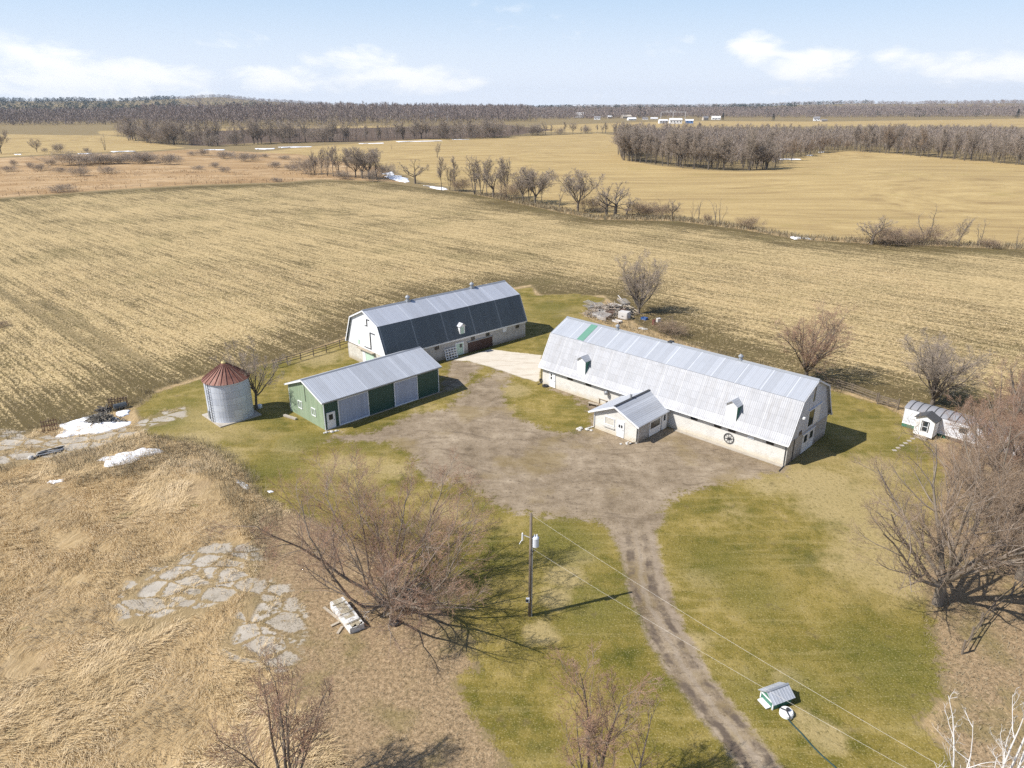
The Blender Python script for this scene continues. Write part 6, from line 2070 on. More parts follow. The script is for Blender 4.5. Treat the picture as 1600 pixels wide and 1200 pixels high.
bench(gp(918, 634), rB + .15, 'low wooden bench on the stones before the long barn')
t = thing('picnic_table', 'small wooden table against the wall of the long barn', 'table', gp(934, 630), rB)
for k in range(4):
    MB().box(0, 1.5, k * .18, k * .18 + .16, .7, .75).obj('top_board', M_PALEWOOD, t)
for x in (.15, 1.25):
    for y in (.05, .56):
        MB().box(x, x + .09, y, y + .09, 0, .698).obj('leg', M_WOOD, t)
for (x, y, s, lab) in ((913, 671, .34, 'pale rubble heap under the front downspout of the milk house'), (982, 692, .22, 'small rubble heap at the drive corner of the milk house')):
    P_ = gp(x, y)
    sp_ = thing('rubble_heap', lab, 'rubble', P_, 0)
    rr_ = random.Random(x)
    for k in range(9):
        px_, py_ = rr_.uniform(-.8, .8) * 1.2, rr_.uniform(-.4, .4)
        r_ = rr_.uniform(.10, s)
        o = MB().lathe([(r_ * .7, 0), (r_, r_ * .4), (r_ * .6, r_ * .8), (0, r_ * .9)], 6, (px_, py_, -.03), rr_.random()).obj('stone', M_STONE, sp_)
P_ = gp(513, 677)
sp_ = thing('rubble_heap', 'white broken stones at the door corner of the green shed', 'rubble', P_, 0)
rr_ = random.Random(3)
for k in range(8):
    r_ = rr_.uniform(.12, .3)
    MB().lathe([(r_ * .7, 0), (r_, r_ * .4), (r_ * .6, r_ * .8), (0, r_ * .9)], 6, (k * .22 - .5, rr_.uniform(-.3, .3) + k * .08, -.03), rr_.random()).obj('stone', M_STONE, sp_)
o = MB().beam(gp(444, 650) + Vector((0, 0, .12)), gp(463, 656) + Vector((0, 0, .12)), .35, .24).obj('concrete_step', M_CONC, bevel=.02)
tag(o, 'worn concrete step lying behind the green shed gable', 'step')
o = MB().lathe([(.32, 0), (.34, .3), (.26, .45), (0, .5)], 10).obj('bucket', M_TRIM)
o.location = gp(406, 637)
tag(o, 'pale upturned tub at the foot of the grain bin tree', 'tub')

def sticks(name, label, px, n, rx, ry, h, lmin, lmax, mats, seed, r=(.025, .07)):
    r_ = random.Random(seed)
    c0 = gp(*px)
    m = MB()
    for k in range(n):
        x, y = r_.gauss(0, rx * .45), r_.gauss(0, ry * .45)
        f = max(0, 1 - (x / rx) ** 2 - (y / ry) ** 2)
        z = r_.random() * h * f + .06
        a = r_.uniform(0, math.pi)
        el_ = r_.gauss(0, .22)
        L_ = r_.uniform(lmin, lmax) / 2
        d_ = Vector((math.cos(a) * math.cos(el_), math.sin(a) * math.cos(el_), math.sin(el_)))
        c = Vector((x, y, max(z, abs(d_.z) * L_ * .7)))
        m.tube([c - d_ * L_, c + d_ * L_], r_.uniform(*r), 5)
    o = m.obj(name, mats)
    o.location = c0
    return tag(o, label, kind='stuff')


# ------------------------------------------------------------------ scrap heap behind the long barn
zs = lambda x, y: (900 + x * .1, 450 + y * .1)
M_RUSTY = simple("rusty_iron", (.16, .085, .055), .85, .35, 3.0, stain=(.30, .27, .24), stain_amt=.5)
M_SCRAPW = simple("dirty_white_steel", (.56, .54, .51), .6, .15, 2.0, stain=(.27, .17, .11), stain_amt=.6)


def pallet(px, rz, label, tilt=0.0, n=6, w=2.0, l=1.9, mat=None, lift=0.0):
    t = thing('slatted_crate', label, 'crate', gp(*px) + Vector((0, 0, lift)), rz)
    t.rotation_euler = (tilt, 0, rz)
    for k in range(n):
        y = k * (l - .1) / (n - 1)
        MB().box(0, w, y, y + .1, .66, .7).box(0, w, -.02, 0.015, .08 + k * .1, .14 + k * .1).obj('slat', mat or M_SCRAPW, t)
    for x in (0, w / 2 - .04, w - .08):
        MB().box(x, x + .08, .02, l, .57, .655).box(x, x + .08, .02, .1, 0, .57).obj('rail', M_WOOD, t)
    return t


pallet(zs(185, 360), .5, 'dirty white slatted crate at the lawn end of the scrap heap')
pallet(zs(255, 450), -.7, 'slatted crate tipped on its side low in the scrap heap', .3)
pallet(zs(330, 490), -.75, 'slatted crate with dark gaps at the front of the scrap heap', .2)
pallet(zs(300, 380), .3, 'slatted crate stacked behind the front ones of the scrap heap', .1, lift=.5)
pallet(zs(225, 330), .9, 'pale slatted crate at the back of the lawn end of the scrap heap', .15, lift=.2)
pallet(zs(430, 400), .2, 'pale slatted crate leaning in the middle of the scrap heap', -.4, lift=.4)
pallet(zs(700, 350), .4, 'pale slatted crate high at the tree end of the scrap heap', .2, lift=.7)
pallet(zs(395, 470), -.6, 'rusty slatted rack in the front middle of the scrap heap', .35, mat=M_RUSTY)
tyre(gp(*zs(470, 440)), 'tall dark tyre standing in the middle of the scrap heap', (.6, .75, .1), .42, .13)
tyre(gp(*zs(535, 440)), 'grey tyre with an open centre facing the barn from the scrap heap', (.5, .85, .1), .40, .12)
sticks('scrap_tangle', 'dark broken iron and boards heaped through the scrap heap', zs(560, 410), 230, 4.2, 2.0, 1.9, .5, 2.2, M_DARK, 16, (.03, .07))
tyre(gp(*zs(370, 350)), 'dark tyre lying on top of crates in the scrap heap')
ws = thing('steel_cabinet', 'battered white steel cabinet at the tree end of the scrap heap', 'cabinet', gp(*zs(655, 480)), rB + .1)
ws.scale = (1.25, 1.25, 1.35)
MB().box(0, 1.5, 0, 1.1, .12, 1.1).obj('body', M_SCRAPW, ws)
MB().box(.08, 1.42, -.03, -.002, .2, 1.0).obj('door', M_SCRAPW, ws)
MB().box(.6, .9, -.06, -.032, .5, .58).obj('handle', M_DARK, ws)
ws = thing('sheet_panel', 'large bent pale sheet lying over the top of the scrap heap', 'panel', gp(*zs(480, 340)) + Vector((0, 0, .75)), rB)
MB().add([(0, 0, 0), (1.4, -.1, .12), (2.6, 0, .05), (2.6, 1.3, .35), (1.4, 1.2, .5), (0, 1.2, .3), (0, 0, .04), (1.4, -.1, .16), (2.6, 0, .09), (2.6, 1.3, .39), (1.4, 1.2, .54), (0, 1.2, .34)],
         [(0, 5, 4, 1), (1, 4, 3, 2), (6, 7, 10, 11), (7, 8, 9, 10), (0, 1, 7, 6), (1, 2, 8, 7), (2, 3, 9, 8), (3, 4, 10, 9), (4, 5, 11, 10), (5, 0, 6, 11)]).obj('sheet', M_SCRAPW, ws)
MB().box(.1, .2, .1, 1.1, -.75, .0).box(2.3, 2.4, .1, 1.1, -.75, .08).obj('support', M_RUSTY, ws)
ws = thing('white_trough', 'low white metal trough on the ground in front of the scrap heap', 'trough', gp(*zs(560, 520)), rB - .1)
MB().prism([(0, .1), (.25, 0), (.75, 0), (1.0, .1), (1.0, .42), (.9, .42), (.72, .12), (.28, .12), (.1, .42), (0, .42)], 'x', 0, 1.7).obj('body', M_SCRAPW, ws)
MB().box(0, .05, .12, .88, .02, .40).box(1.65, 1.7, .12, .88, .02, .4).obj('end', M_SCRAPW, ws)
for k, (p, q, h0, h1, lab) in enumerate((((640, 270), (960, 400), 1.5, .5, 'long bleached pole sloping off the scrap heap towards the tree'), ((690, 300), (940, 420), 1.3, .3, 'second bleached pole sloping off the scrap heap'),
                                       ((650, 260), (770, 340), 1.9, 1.1, 'short pale board sticking up from the scrap heap'), ((560, 330), (900, 380), 1.3, .9, 'thin bleached board lying across the scrap heap'),
                                       ((250, 330), (460, 420), 1.0, 1.1, 'grey board resting over the crates of the scrap heap'))):
    o = MB().beam(gp(*zs(*p)) + Vector((0, 0, h0)), gp(*zs(*q)) + Vector((0, 0, h1)), .16, .10).obj('board', M_PALEWOOD if k != 2 else M_SCRAPW)
    tag(o, lab, 'board')
fr_ = thing('scrap_machine', 'rusty iron machine frame with wheels deep in the scrap heap', 'machine', gp(*zs(590, 420)), rB + .4)
for (x, y) in ((0, 0), (2.2, 0), (0, 1.2), (2.2, 1.2)):
    MB().box(x - .05, x + .05, y - .05, y + .05, 0, 1.15).obj('post', M_RUSTY, fr_)
for y in (0, 1.2):
    MB().box(-.05, 2.25, y - .04, y + .04, 1.152, 1.24).box(.06, 2.14, y - .04, y + .04, .5, .58).obj('beam', M_RUSTY, fr_)
for k in range(5):
    MB().box(.2 + k * .42, .3 + k * .42, .05, 1.15, 1.1, 1.16).obj('bar', M_RUSTY, fr_)
MB().torus((.4, -.15, .45), (0, 1, 0), .4, .06, 18, 6).obj('wheel', M_DARK, fr_)
bc = thing('blue_crate', 'open blue plastic crate on the bare earth by the grey tree', 'crate', gp(*zs(1010, 490)), rB)
MB().box(0, 1.1, 0, .05, 0, .42).box(0, 1.1, .75, .8, 0, .42).box(.0, .05, .052, .748, 0, .42).box(1.05, 1.1, .052, .748, 0, .42).box(.052, 1.048, .052, .748, .0, .06).obj('body', simple("blue_plastic", (.04, .10, .27), .5, .15), bc)
MB().box(.3, .8, .25, .6, .06, .25).obj('contents', M_SCRAPW, bc)
br = thing('rusty_drum', 'dark red rusty drum standing apart beside the blue crate', 'drum', gp(*zs(1215, 570)), 0)
MB().lathe([(.30, 0), (.32, .02), (.30, .3), (.32, .32), (.30, .6), (.32, .62), (.30, .9), (.26, .9), (.26, .84), (0, .84)], 16).obj('body', simple("dark_red_drum", (.16, .045, .035), .7, .3, 3, stain=(.08, .045, .035)), br)
o = MB().box(0, .8, 0, .5, 0, .7).box(.1, .7, -.03, .0, .1, .6).obj('appliance', M_SCRAPW, bevel=.03)
o.location = gp(*zs(1275, 540))
o.rotation_euler = (.12, 0, .6)
tag(o, 'small white tipped appliance behind the rusty drum', 'appliance')
for k, (x, y, lab) in enumerate(((1020, 640, 'flat pale stone slab on the earth behind the long barn'), (1075, 655, 'second pale stone slab on the earth behind the long barn'))):
    o = MB().lathe([(.5, 0), (.55, .12), (.4, .2), (0, .2)], 7).obj('stone_slab', M_STONE)
    o.scale = (1.2, .7, 1)
    o.location = gp(*zs(x, y))
    tag(o, lab, 'stone')

# ------------------------------------------------------------------ snow and debris on the old slabs
M_SNOW = None
m_, t_, b_ = new_mat("old_snow")
P_ = t_.node('ShaderNodeTexCoord', out='Object')
t_.put(b_.inputs['Base Color'], t_.mix(t_.m('MULTIPLY', t_.step(t_.noise(P_, 1.6, 6, .7), .55, .75), .35), (.86, .88, .92), (.55, .52, .48)))
b_.inputs['Roughness'].default_value = .7
t_.l.new(t_.node('ShaderNodeBump', {'Strength': .5, 'Distance': .1, 'Height': t_.noise(P_, 2.2, 5)}), b_.inputs['Normal'])
M_SNOW = m_


def snow(pts_px, label, seed, th=.14, name='snow_patch', wig=.35):
    W_ = [G(x, y) for x, y in pts_px]
    c0 = sum(W_, Vector()) / len(W_)
    r_ = random.Random(seed)
    # ragged outline: subdivide and displace
    ring = [p - c0 for p in W_]
    for it in range(3):
        nr = []
        for a, b in zip(ring, ring[1:] + ring[:1]):
            nr.append(a)
            d_ = b - a
            nr.append((a + b) / 2 + Vector((-d_.y, d_.x, 0)) * r_.uniform(-.16, .16) * (wig / .35))
        ring = nr
    n = len(ring)
    vs, fs = [], []
    z0 = lambda p: zat(p.x + c0.x, p.y + c0.y) - c0.z
    for f, dz in ((1.0, -.03), (.975, th * .5), (.86, th), (.45, th * 1.15)):
        for p in ring:
            q = p * f
            vs.append((q.x, q.y, z0(q) + dz))
    for L_ in range(3):
        for i in range(n):
            fs.append((L_ * n + i, L_ * n + (i + 1) % n, (L_ + 1) * n + (i + 1) % n, (L_ + 1) * n + i))
    vs.append((0, 0, z0(Vector((0, 0, 0))) + th * 1.2))
    for i in range(n):
        fs.append((3 * n + i, 3 * n + (i + 1) % n, 4 * n))
    o = MB()
    o.v, o.f = vs, fs
    ob = o.obj(name, M_SNOW, smooth=True)
    ob.location = c0
    return tag(ob, label, 'snow')


sp = lambda x, y: (x * .25, 480 + y * .25)
snow([sp(*q) for q in ((345, 812), (372, 780), (412, 765), (370, 735), (440, 715), (520, 690), (600, 672), (680, 680), (745, 690), (760, 708), (825, 715), (790, 745), (700, 765), (600, 790), (530, 795), (470, 800), (400, 815))], 'large snow patch with a brush heap on the broken concrete', 1)
snow([sp(*q) for q in ((725, 660), (760, 650), (815, 645), (810, 668), (770, 682), (735, 678))], 'small snow patch behind the brush heap', 2)
snow([sp(*q) for q in ((605, 970), (640, 948), (680, 962), (700, 955), (740, 920), (830, 905), (900, 880), (970, 885), (1030, 910), (960, 930), (880, 945), (820, 985), (740, 998), (650, 998), (660, 975))], 'second large snow patch lying on the weedy bank', 3)
snow([sp(*q) for q in ((290, 1095), (310, 1082), (400, 1070), (395, 1085), (330, 1100))], 'small snow streak in the dry meadow', 4, .08)
snow([sp(*q) for q in ((1475, 1078), (1500, 1085), (1535, 1105), (1560, 1130), (1545, 1140), (1500, 1110))], 'tiny snow remnant in the weeds near the lawn', 5, .08)
snow([sp(*q) for q in ((1670, 1150), (1700, 1148), (1712, 1156), (1680, 1162))], 'tiniest snow remnant beside the lawn edge', 6, .06)
snow([(597, 271), (612, 268), (628, 275), (640, 284), (634, 286), (615, 281), (600, 276)], 'bright snow strip between the tree clump and the hedgerow', 7, .3)
snow([(661, 290), (672, 291), (700, 296), (694, 297), (675, 294)], 'thin snow streak under the first hedgerow trees', 8, .2)
snow([(1235, 370), (1262, 371), (1268, 374), (1240, 374)], 'small snow streak on the field edge beyond the long barn', 9, .2)
for k, (pts_, lab) in enumerate((([(398, 232), (430, 230), (428, 233.5), (402, 235)], 'snow strip at the start of the ploughed field line'), ([(434, 230), (488, 227.5), (486, 229.5), (440, 232.5)], 'longest snow strip below the broken treeline'),
                                 ([(560, 224.5), (600, 222.5), (600, 224), (566, 226)], 'snow strip in the middle of the broken treeline'), ([(618, 222), (690, 218.4), (692, 219.6), (622, 223.5)], 'long thin snow strip near the end of the broken treeline'),
                                 ([(706, 218), (735, 217), (734, 218), (710, 219)], 'short snow strip past the long thin one'), ([(1213, 248), (1250, 248), (1252, 250), (1222, 250.5)], 'snow lying at the hollow of the jutting wood'),
                                 ([(1260, 243.5), (1270, 241.5), (1269, 243.5)], 'snow spot between the two woods'), ([(1278, 238), (1288, 237), (1287, 239)], 'snow spot under the far wood edge'),
                                 ([(120, 240), (145, 238.5), (143, 240.5), (124, 242)], 'snow streak on the far line by the rounded bush'), ([(172, 237), (212, 234.5), (210, 236.5), (178, 239)], 'longer snow streak beyond the thickets'),
                                 ([(22, 241), (34, 240.5), (33, 242), (24, 242.5)], 'snow speck at the start of the far line'), ([(318, 233.5), (352, 233), (350, 235), (322, 235.5)], 'snow streak in the far corner of the orange field'))):
    cm_ = (sum(p[0] for p in pts_) / len(pts_), sum(p[1] for p in pts_) / len(pts_))
    n_ = len(pts_)
    fine = []
    rr_ = random.Random(k)
    for (a0, a1), (b0, b1) in zip(pts_, pts_[1:] + pts_[:1]):
        for f in (0, .25, .5, .75):
            x_, y_ = a0 + (b0 - a0) * f, a1 + (b1 - a1) * f
            fine.append((x_, cm_[1] + (a1 - cm_[1] + (b1 - a1) * f) * rr_.uniform(.1, .6)))
    snow(fine, lab, 20 + k, .3, wig=.2)


sticks('brush_heap', 'tangled heap of dead wood and scrap on the snow', sp(640, 715), 190, 2.2, 1.1, 1.1, .5, 2.0, simple("heap_wood", (.17, .15, .12), .9, .6, 1.3, stain=(.42, .39, .32), stain_amt=.8, stain_scale=1.4), 5)
sticks('scrap_tangle', 'thin rusty and pale scrap woven through the scrap heap', zs(500, 420), 330, 4.6, 2.2, 2.4, .6, 2.8, simple("tangle", (.34, .28, .22), .8, .5, 1.5, stain=(.66, .62, .56), stain_amt=.8, stain_scale=1.1), 6, (.02, .05))
sticks('scrap_tangle', 'lumps of broken wood around the snow heap', sp(650, 650), 60, 1.0, .6, .6, .4, 1.3, simple("heap_dark", (.10, .09, .08), .9, .5, 1.3, stain=(.32, .30, .26), stain_amt=.7), 7)


def iron_rack(px0, px1, depth, h, label, seed):
    a, b = gp(*px0), gp(*px1)
    t = thing('iron_rack', label, 'rack', a, math.atan2(b.y - a.y, b.x - a.x))
    L_ = (b - a).length
    r_ = random.Random(seed)
    for y in (0, depth):
        for z in (.1, h * .62):
            MB().box(0, L_, y - .03, y + .03, z, z + .08).obj('rail', M_RUSTY, t)
        for k in range(7):
            x = k * L_ / 6
            MB().box(x - .035, x + .035, y - .075, y - .031, 0, h * r_.uniform(.75, 1.05)).obj('bar', M_RUSTY, t)
    for x in (0, L_):
        MB().box(x - .03, x + .03, .04, depth - .04, .1, .18).obj('end_rail', M_RUSTY, t)
    return t


iron_rack(sp(270, 785), sp(365, 765), 1.5, 1.25, 'rusty barred iron rack at the meadow end of the snow', 1)
iron_rack(sp(685, 630), sp(795, 615), .8, 1.3, 'rusty barred iron rack behind the dark tank', 2)
tk = thing('dark_tank', 'dark half-round tank lying behind the snow heap', 'tank', gp(*sp(715, 645)), math.atan2((gp(*sp(775, 630)) - gp(*sp(715, 645))).y, (gp(*sp(775, 630)) - gp(*sp(715, 645))).x))
MB().tube([(0, 0, .42), (1.5, 0, .42)], .40, 14).obj('body', simple("dark_tank_steel", (.06, .07, .075), .5, .3, stain=(.2, .21, .21)), tk)
MB().box(.2, .3, -.4, .4, 0, .12).box(1.2, 1.3, -.4, .4, 0, .12).obj('skid', M_RUSTY, tk)
for k in range(9):
    p, q = Vector(gp(*sp(215 + k * 4, 945 - k * 2))), Vector(gp(*sp(385 + (k % 3) * 8, 890 + (k % 4) * 6)))
    o = MB().tube([p + Vector((0, .12 * (k % 3), .1 + .13 * (k // 3))), q + Vector((0, .12 * (k % 3), .1 + .13 * (k // 3)))], .065, 7).obj('metal_pipe', M_GREY if k % 2 else M_DARK)
    tag(o, 'long grey pipe in the bundle lying along the old slabs' if k % 2 else 'long dark pipe in the bundle lying along the old slabs', 'pipe', 'pipes bundled on the old slabs')
o = MB().lathe([(.28, 0), (.3, .25), (.2, .4), (0, .45)], 7).obj('stone_block', M_STONE)
o.location = gp(*sp(195, 950))
tag(o, 'pale stone block at the end of the pipe bundle', 'stone')

# ------------------------------------------------------------------ dead grass, tufts and weeds (uncountable)
M_STRAW = None
m_, t_, b_ = new_mat("straw_blades")
P_ = t_.node('ShaderNodeNewGeometry', out='Position')
t_.put(b_.inputs['Base Color'], t_.mix(t_.step(t_.noise(P_, .25, 4), .38, .64), t_.mix(t_.noise(P_, 4.0, 3), (.42, .305, .155), (.64, .49, .275)), t_.mix(t_.noise(P_, 4.0, 3), (.53, .395, .22), (.75, .60, .38))))
b_.inputs['Roughness'].default_value = .85
M_STRAW = m_
m_, t_, b_ = new_mat("weed_stalks")
P_ = t_.node('ShaderNodeNewGeometry', out='Position')
t_.put(b_.inputs['Base Color'], t_.mix(t_.noise(P_, .8, 4), (.17, .14, .08), (.34, .275, .17)))
b_.inputs['Roughness'].default_value = .9
M_WEED = m_


def blades(name, label, pts, n_per, L, W, lean, mat, seed, rad=.25, flow=True):
    """bent blades in clumps, leaning with a drifting wind direction"""
    r_ = np.random.default_rng(seed)
    n = len(pts)
    P_ = np.repeat(pts, n_per, 0)
    m = len(P_)
    P_ = P_ + np.column_stack([r_.normal(0, rad, m), r_.normal(0, rad, m), np.zeros(m)])
    P_[:, 2] -= .03
    th = (vnoise(P_[:, 0], P_[:, 1], 7, seed + 3, 2) * 7.5 + 2.0) if flow else r_.random(m) * 6.28
    th = th + r_.normal(0, .35, m)
    ln = lean * (.6 + .6 * r_.random(m))
    LL = L * (.5 + .8 * r_.random(m))
    d0 = np.column_stack([np.cos(th) * np.sin(ln * .5), np.sin(th) * np.sin(ln * .5), np.cos(ln * .5)])
    d1 = np.column_stack([np.cos(th) * np.sin(np.minimum(ln * 1.5, 1.75)), np.sin(th) * np.sin(np.minimum(ln * 1.5, 1.75)), np.cos(np.minimum(ln * 1.5, 1.75))])
    s = np.column_stack([-np.sin(th), np.cos(th), np.zeros(m)]) * (W * (.6 + .8 * r_.random(m)))[:, None]
    A = P_
    B = A + d0 * (LL * .5)[:, None]
    C = B + d1 * (LL * .5)[:, None]
    C[:, 2] = np.maximum(C[:, 2], A[:, 2] + .06)
    V = np.stack([A - s, A + s, B + s * .8, B - s * .8, C + s * .2, C - s * .2], 1).reshape(-1, 3)
    k = (np.arange(m) * 6)[:, None]
    F = np.concatenate([k + np.array([[0, 1, 2, 3]]), k + np.array([[3, 2, 4, 5]])])
    o = np_mesh(name, V, F, mat)
    return tag(o, label, kind='stuff')


def scatter(box, n, seed, fn):
    r_ = np.random.default_rng(seed)
    X, Y = box[0] + (box[1] - box[0]) * r_.random(n), box[2] + (box[3] - box[2]) * r_.random(n)
    ok = fn(X, Y, r_)
    X, Y = X[ok], Y[ok]
    i = np.clip(np.searchsorted(XS, X) - 1, 0, nx - 2)
    j = np.clip(np.searchsorted(YS, Y) - 1, 0, ny - 2)
    return np.column_stack([X, Y, GZ[j, i]])


def psd(k, X, Y):
    v = None
    for p in WP[k]:
        s_ = sdf(p, X, Y)
        v = s_ if v is None else np.maximum(v, s_)
    return v


def in_meadow(X, Y, r_):
    o_ = np.maximum.reduce([psd(k, X, Y) for k in ('lawn', 'gravel', 'drive', 'conc', 'corn')])
    return (o_ < -.2) & (psd('leaf', X, Y) < .8 * r_.random(len(X))) & ((psd('oldc', X, Y) < -.1 + .2 * r_.random(len(X))) | (r_.random(len(X)) < .16)) & (vnoise(X, Y, 5, 61, 3) > .32)


mp_ = scatter((-75, -6, 24, 80), 36000, 71, in_meadow)
blades('dry_grass', 'matted straw-coloured grass of the dry meadow', mp_, 7, .60, .013, 1.25, M_STRAW, 72, .22)
mp_ = scatter((-75, -6, 24, 80), 2600, 73, lambda X, Y, r_: in_meadow(X, Y, r_) & (vnoise(X, Y, 6, 62, 2) > .55))
blades('tall_grass', 'taller tufts standing out of the dry meadow', mp_, 14, .85, .014, 1.0, M_STRAW, 74, .22)
mp_ = scatter((-75, -6, 24, 80), 5200, 73, in_meadow)


def in_bank(X, Y, r_):
    poly = world_poly([(120, 752), (200, 725), (255, 700), (240, 684), (300, 690), (345, 708), (390, 740), (415, 785), (440, 820), (400, 850), (370, 790), (330, 740), (270, 728), (180, 750)])
    poly2 = world_poly([(0, 735), (60, 722), (110, 712), (160, 700), (230, 680), (225, 695), (160, 725), (90, 740), (0, 765)])
    poly3 = world_poly([(340, 860), (420, 840), (430, 880), (350, 870)])
    return ((sdf(poly, X, Y) > -.6) | (sdf(poly2, X, Y) > -.3) | (sdf(poly3, X, Y) > 0)) & (vnoise(X, Y, 3, 63, 2) > .36)


mp_ = scatter((-75, -10, 40, 85), 22000, 75, in_bank)
blades('weeds', 'grey-brown dead weeds on the bank below the lawn', mp_, 7, .80, .012, .5, M_WEED, 76, .3, False)
# weeds along the corn edge, round the scrap heap and under fences


def in_edge(X, Y, r_):
    c_ = psd('corn', X, Y)
    d_ = psd('lawn', X, Y)
    return (np.abs(c_) < 1.1) & (r_.random(len(X)) < .6) | ((c_ < -.3) & (d_ < -.3) & (psd('leaf', X, Y) < 0) & (X > 5) & (Y > 70))


mp_ = scatter((-70, 70, 60, 135), 24000, 77, in_edge)
blades('weeds', 'dead weeds along the edge of the stubble field', mp_, 8, .60, .018, .5, M_WEED, 78, .25, False)
mp_ = scatter((20, 60, 30, 70), 9000, 79, lambda X, Y, r_: (psd('leaf', X, Y) > -.5) & (vnoise(X, Y, 4, 64, 2) > .5))
blades('dry_grass', 'thin dry grass under the grove of maples', mp_, 3, .35, .015, 1.2, M_WEED, 80, .35, False)
mp_ = scatter((-75, -10, 30, 85), 22000, 91, lambda X, Y, r2: (psd('oldc', X, Y) > -.3) & (np.abs(vnoise(X, Y, 2.6, 66, 2) - .5) < .05))
blades('weeds', 'dead grass growing in the joints of the old slabs', mp_, 5, .45, .014, .9, M_STRAW, 92, .14, False)
# fallen twigs on the leaf litter
r_ = np.random.default_rng(81)
mp_ = scatter((-25, 8, 28, 60), 22000, 82, lambda X, Y, r2: (psd('leaf', X, Y) > 0) & (r2.random(len(X)) < .6))
blades('leaf_litter_twigs', 'fallen twigs and leaves under the sprawling tree', mp_, 3, .20, .011, 1.3, M_WEED, 83, .4, False)
# stubble bits near the yard edge of the corn field
def in_corn(X, Y, r2):
    c_ = psd('corn', X, Y)
    return (c_ > .5) & (r2.random(len(X)) < .25 + .75 * np.clip(c_ / 18, 0, 1)) & (Y < 175)


mp_ = scatter((-110, 95, 60, 190), 85000, 84, in_corn)
RDv = (G(157, 552) - G(11, 462)).to_2d().normalized()
pr_ = -mp_[:, 0] * RDv.y + mp_[:, 1] * RDv.x
dp_ = np.round(pr_ / .76) * .76 - pr_ + np.random.default_rng(2).normal(0, .13, len(pr_))
mp_[:, 0] += -RDv.y * dp_
mp_[:, 1] += RDv.x * dp_
blades('corn_stalks', 'broken straw-coloured corn stalks littering the stubble field', mp_, 3, .38, .017, 1.2, M_STRAW, 85, .14, False)
# rough grass tussocks in the orange field and along the hedgerow foot
mp_ = scatter((-30, 190, 190, 330), 30000, 86, lambda X, Y, r2: (psd('corn', X, Y) < 0) & (psd('hay', X, Y) < 0) & (psd('scrub', X, Y) < 0) & (X > -60))
blades('rough_grass', 'rough dead grass along the foot of the hedgerow', mp_, 6, 1.3, .06, .5, M_WEED, 87, .5, False)
mp_ = scatter((-330, -50, 190, 480), 9000, 88, lambda X, Y, r2: (psd('scrub', X, Y) > 0) & (vnoise(X, Y, 22, 65, 3) > .5))
blades('rough_grass', 'rough orange-brown grass of the scrub field', mp_, 4, 1.1, .07, .8, simple("orange_grass", (.46, .32, .175), .9, .3, .3), 89, .8, False)

# ------------------------------------------------------------------ the village and pylons far away
M_HWHITE = simple("far_white_wall", (.78, .78, .78), .7, .05)
M_HROOF = simple("far_grey_roof", (.22, .21, .21), .7, .1)
M_HRED = simple("far_brick_wall", (.30, .15, .11), .8, .1)
M_HTAN = simple("far_tan_wall", (.5, .44, .36), .8, .1)
M_HBLUE = simple("far_blue_wall", (.10, .20, .42), .6, .1)


def house(px, w_px, h_px, label, wall, roof, rz=0.0, flat=False):
    P_ = gp(*px)
    D_ = math.hypot(P_.x, P_.y)
    k = D_ / FPX * math.cos(PITCH)
    W_, H_ = w_px * k * 1.05, h_px * k
    t = thing('barn' if flat else 'house', label, 'barn' if flat else 'house', P_, rz)
    dp = W_ * (.6 if not flat else .45)
    he = H_ * (.55 if not flat else .7)
    MB().box(-W_ / 2, W_ / 2, 0, dp, -1, he).prism([(0, he), (dp, he), (dp / 2, H_ * .96)], 'x', -W_ / 2 + .01, W_ / 2 - .01).obj('wall', wall, t)
    for (p, q) in (((-.5, he - .2), (dp / 2, H_)), ((dp + .5, he - .2), (dp / 2, H_))):
        slab(MB(), p, q, -W_ / 2 - .5, W_ / 2 + .5, .3).obj('roof', roof, t)
    n = max(2, int(W_ / 5))
    for i in range(n):
        x = -W_ / 2 + W_ * (i + .5) / n
        MB().box(x - .7, x + .7, -.12, -.02, he * .4, he * .75).obj('window', M_GLASS, t)
    MB().box(-W_ * .1, -W_ * .1 + 1.3, -.14, -.021, 0, min(2.2, he * .38)).obj('door', M_DARK, t)
    return t


HS = [((905, 184), 12, 8, 'white farmhouse at the head of the distant village', M_HWHITE, M_HWHITE), ((922, 184), 10, 5, 'brick house beside the white farmhouse', M_HRED, M_HROOF), ((933, 187), 9, 5, 'dark-roofed white house past the brick house', M_HWHITE, M_HROOF),
      ((953, 185), 7, 4, 'tan cottage in the distant village', M_HTAN, M_HWHITE), ((980, 185), 14, 5, 'low tan house among the village pines', M_HTAN, M_HTAN), ((988, 188), 12, 4, 'white bungalow in the middle of the village', M_HWHITE, M_HWHITE),
      ((1008, 187), 8, 3, 'small pale shed past the white bungalow', M_HWHITE, M_HROOF), ((1022, 187), 10, 3, 'small pale bungalow before the white barns', M_HTAN, M_HWHITE), ((1119, 187), 12, 5, 'white house standing beyond the blue barn', M_HWHITE, M_HWHITE),
      ((1103, 188), 8, 6, 'grey house between the blue barn and the white house', M_HTAN, M_HROOF), ((1276, 189), 8, 6, 'white house at the edge of the far wood', M_HWHITE, M_HROOF), ((851, 184), 8, 5, 'tan house before the village trees', M_HTAN, M_HROOF),
      ((792, 180), 9, 6, 'blue-roofed house at the end of the dense wood', M_HWHITE, M_HBLUE), ((1288, 190), 8, 3, 'long low shed beside the white house at the wood', M_HTAN, M_HROOF), ((299, 168), 10, 3, 'white house on the far hillside', M_HWHITE, M_HWHITE), ((519, 166), 10, 3, 'white building on the rise above the dense wood', M_HWHITE, M_HWHITE)]
for (p, w_, h_, lab, wl_, rf_) in HS:
    house(p, w_, h_, lab, wl_, rf_, rt.uniform(-.3, .3))
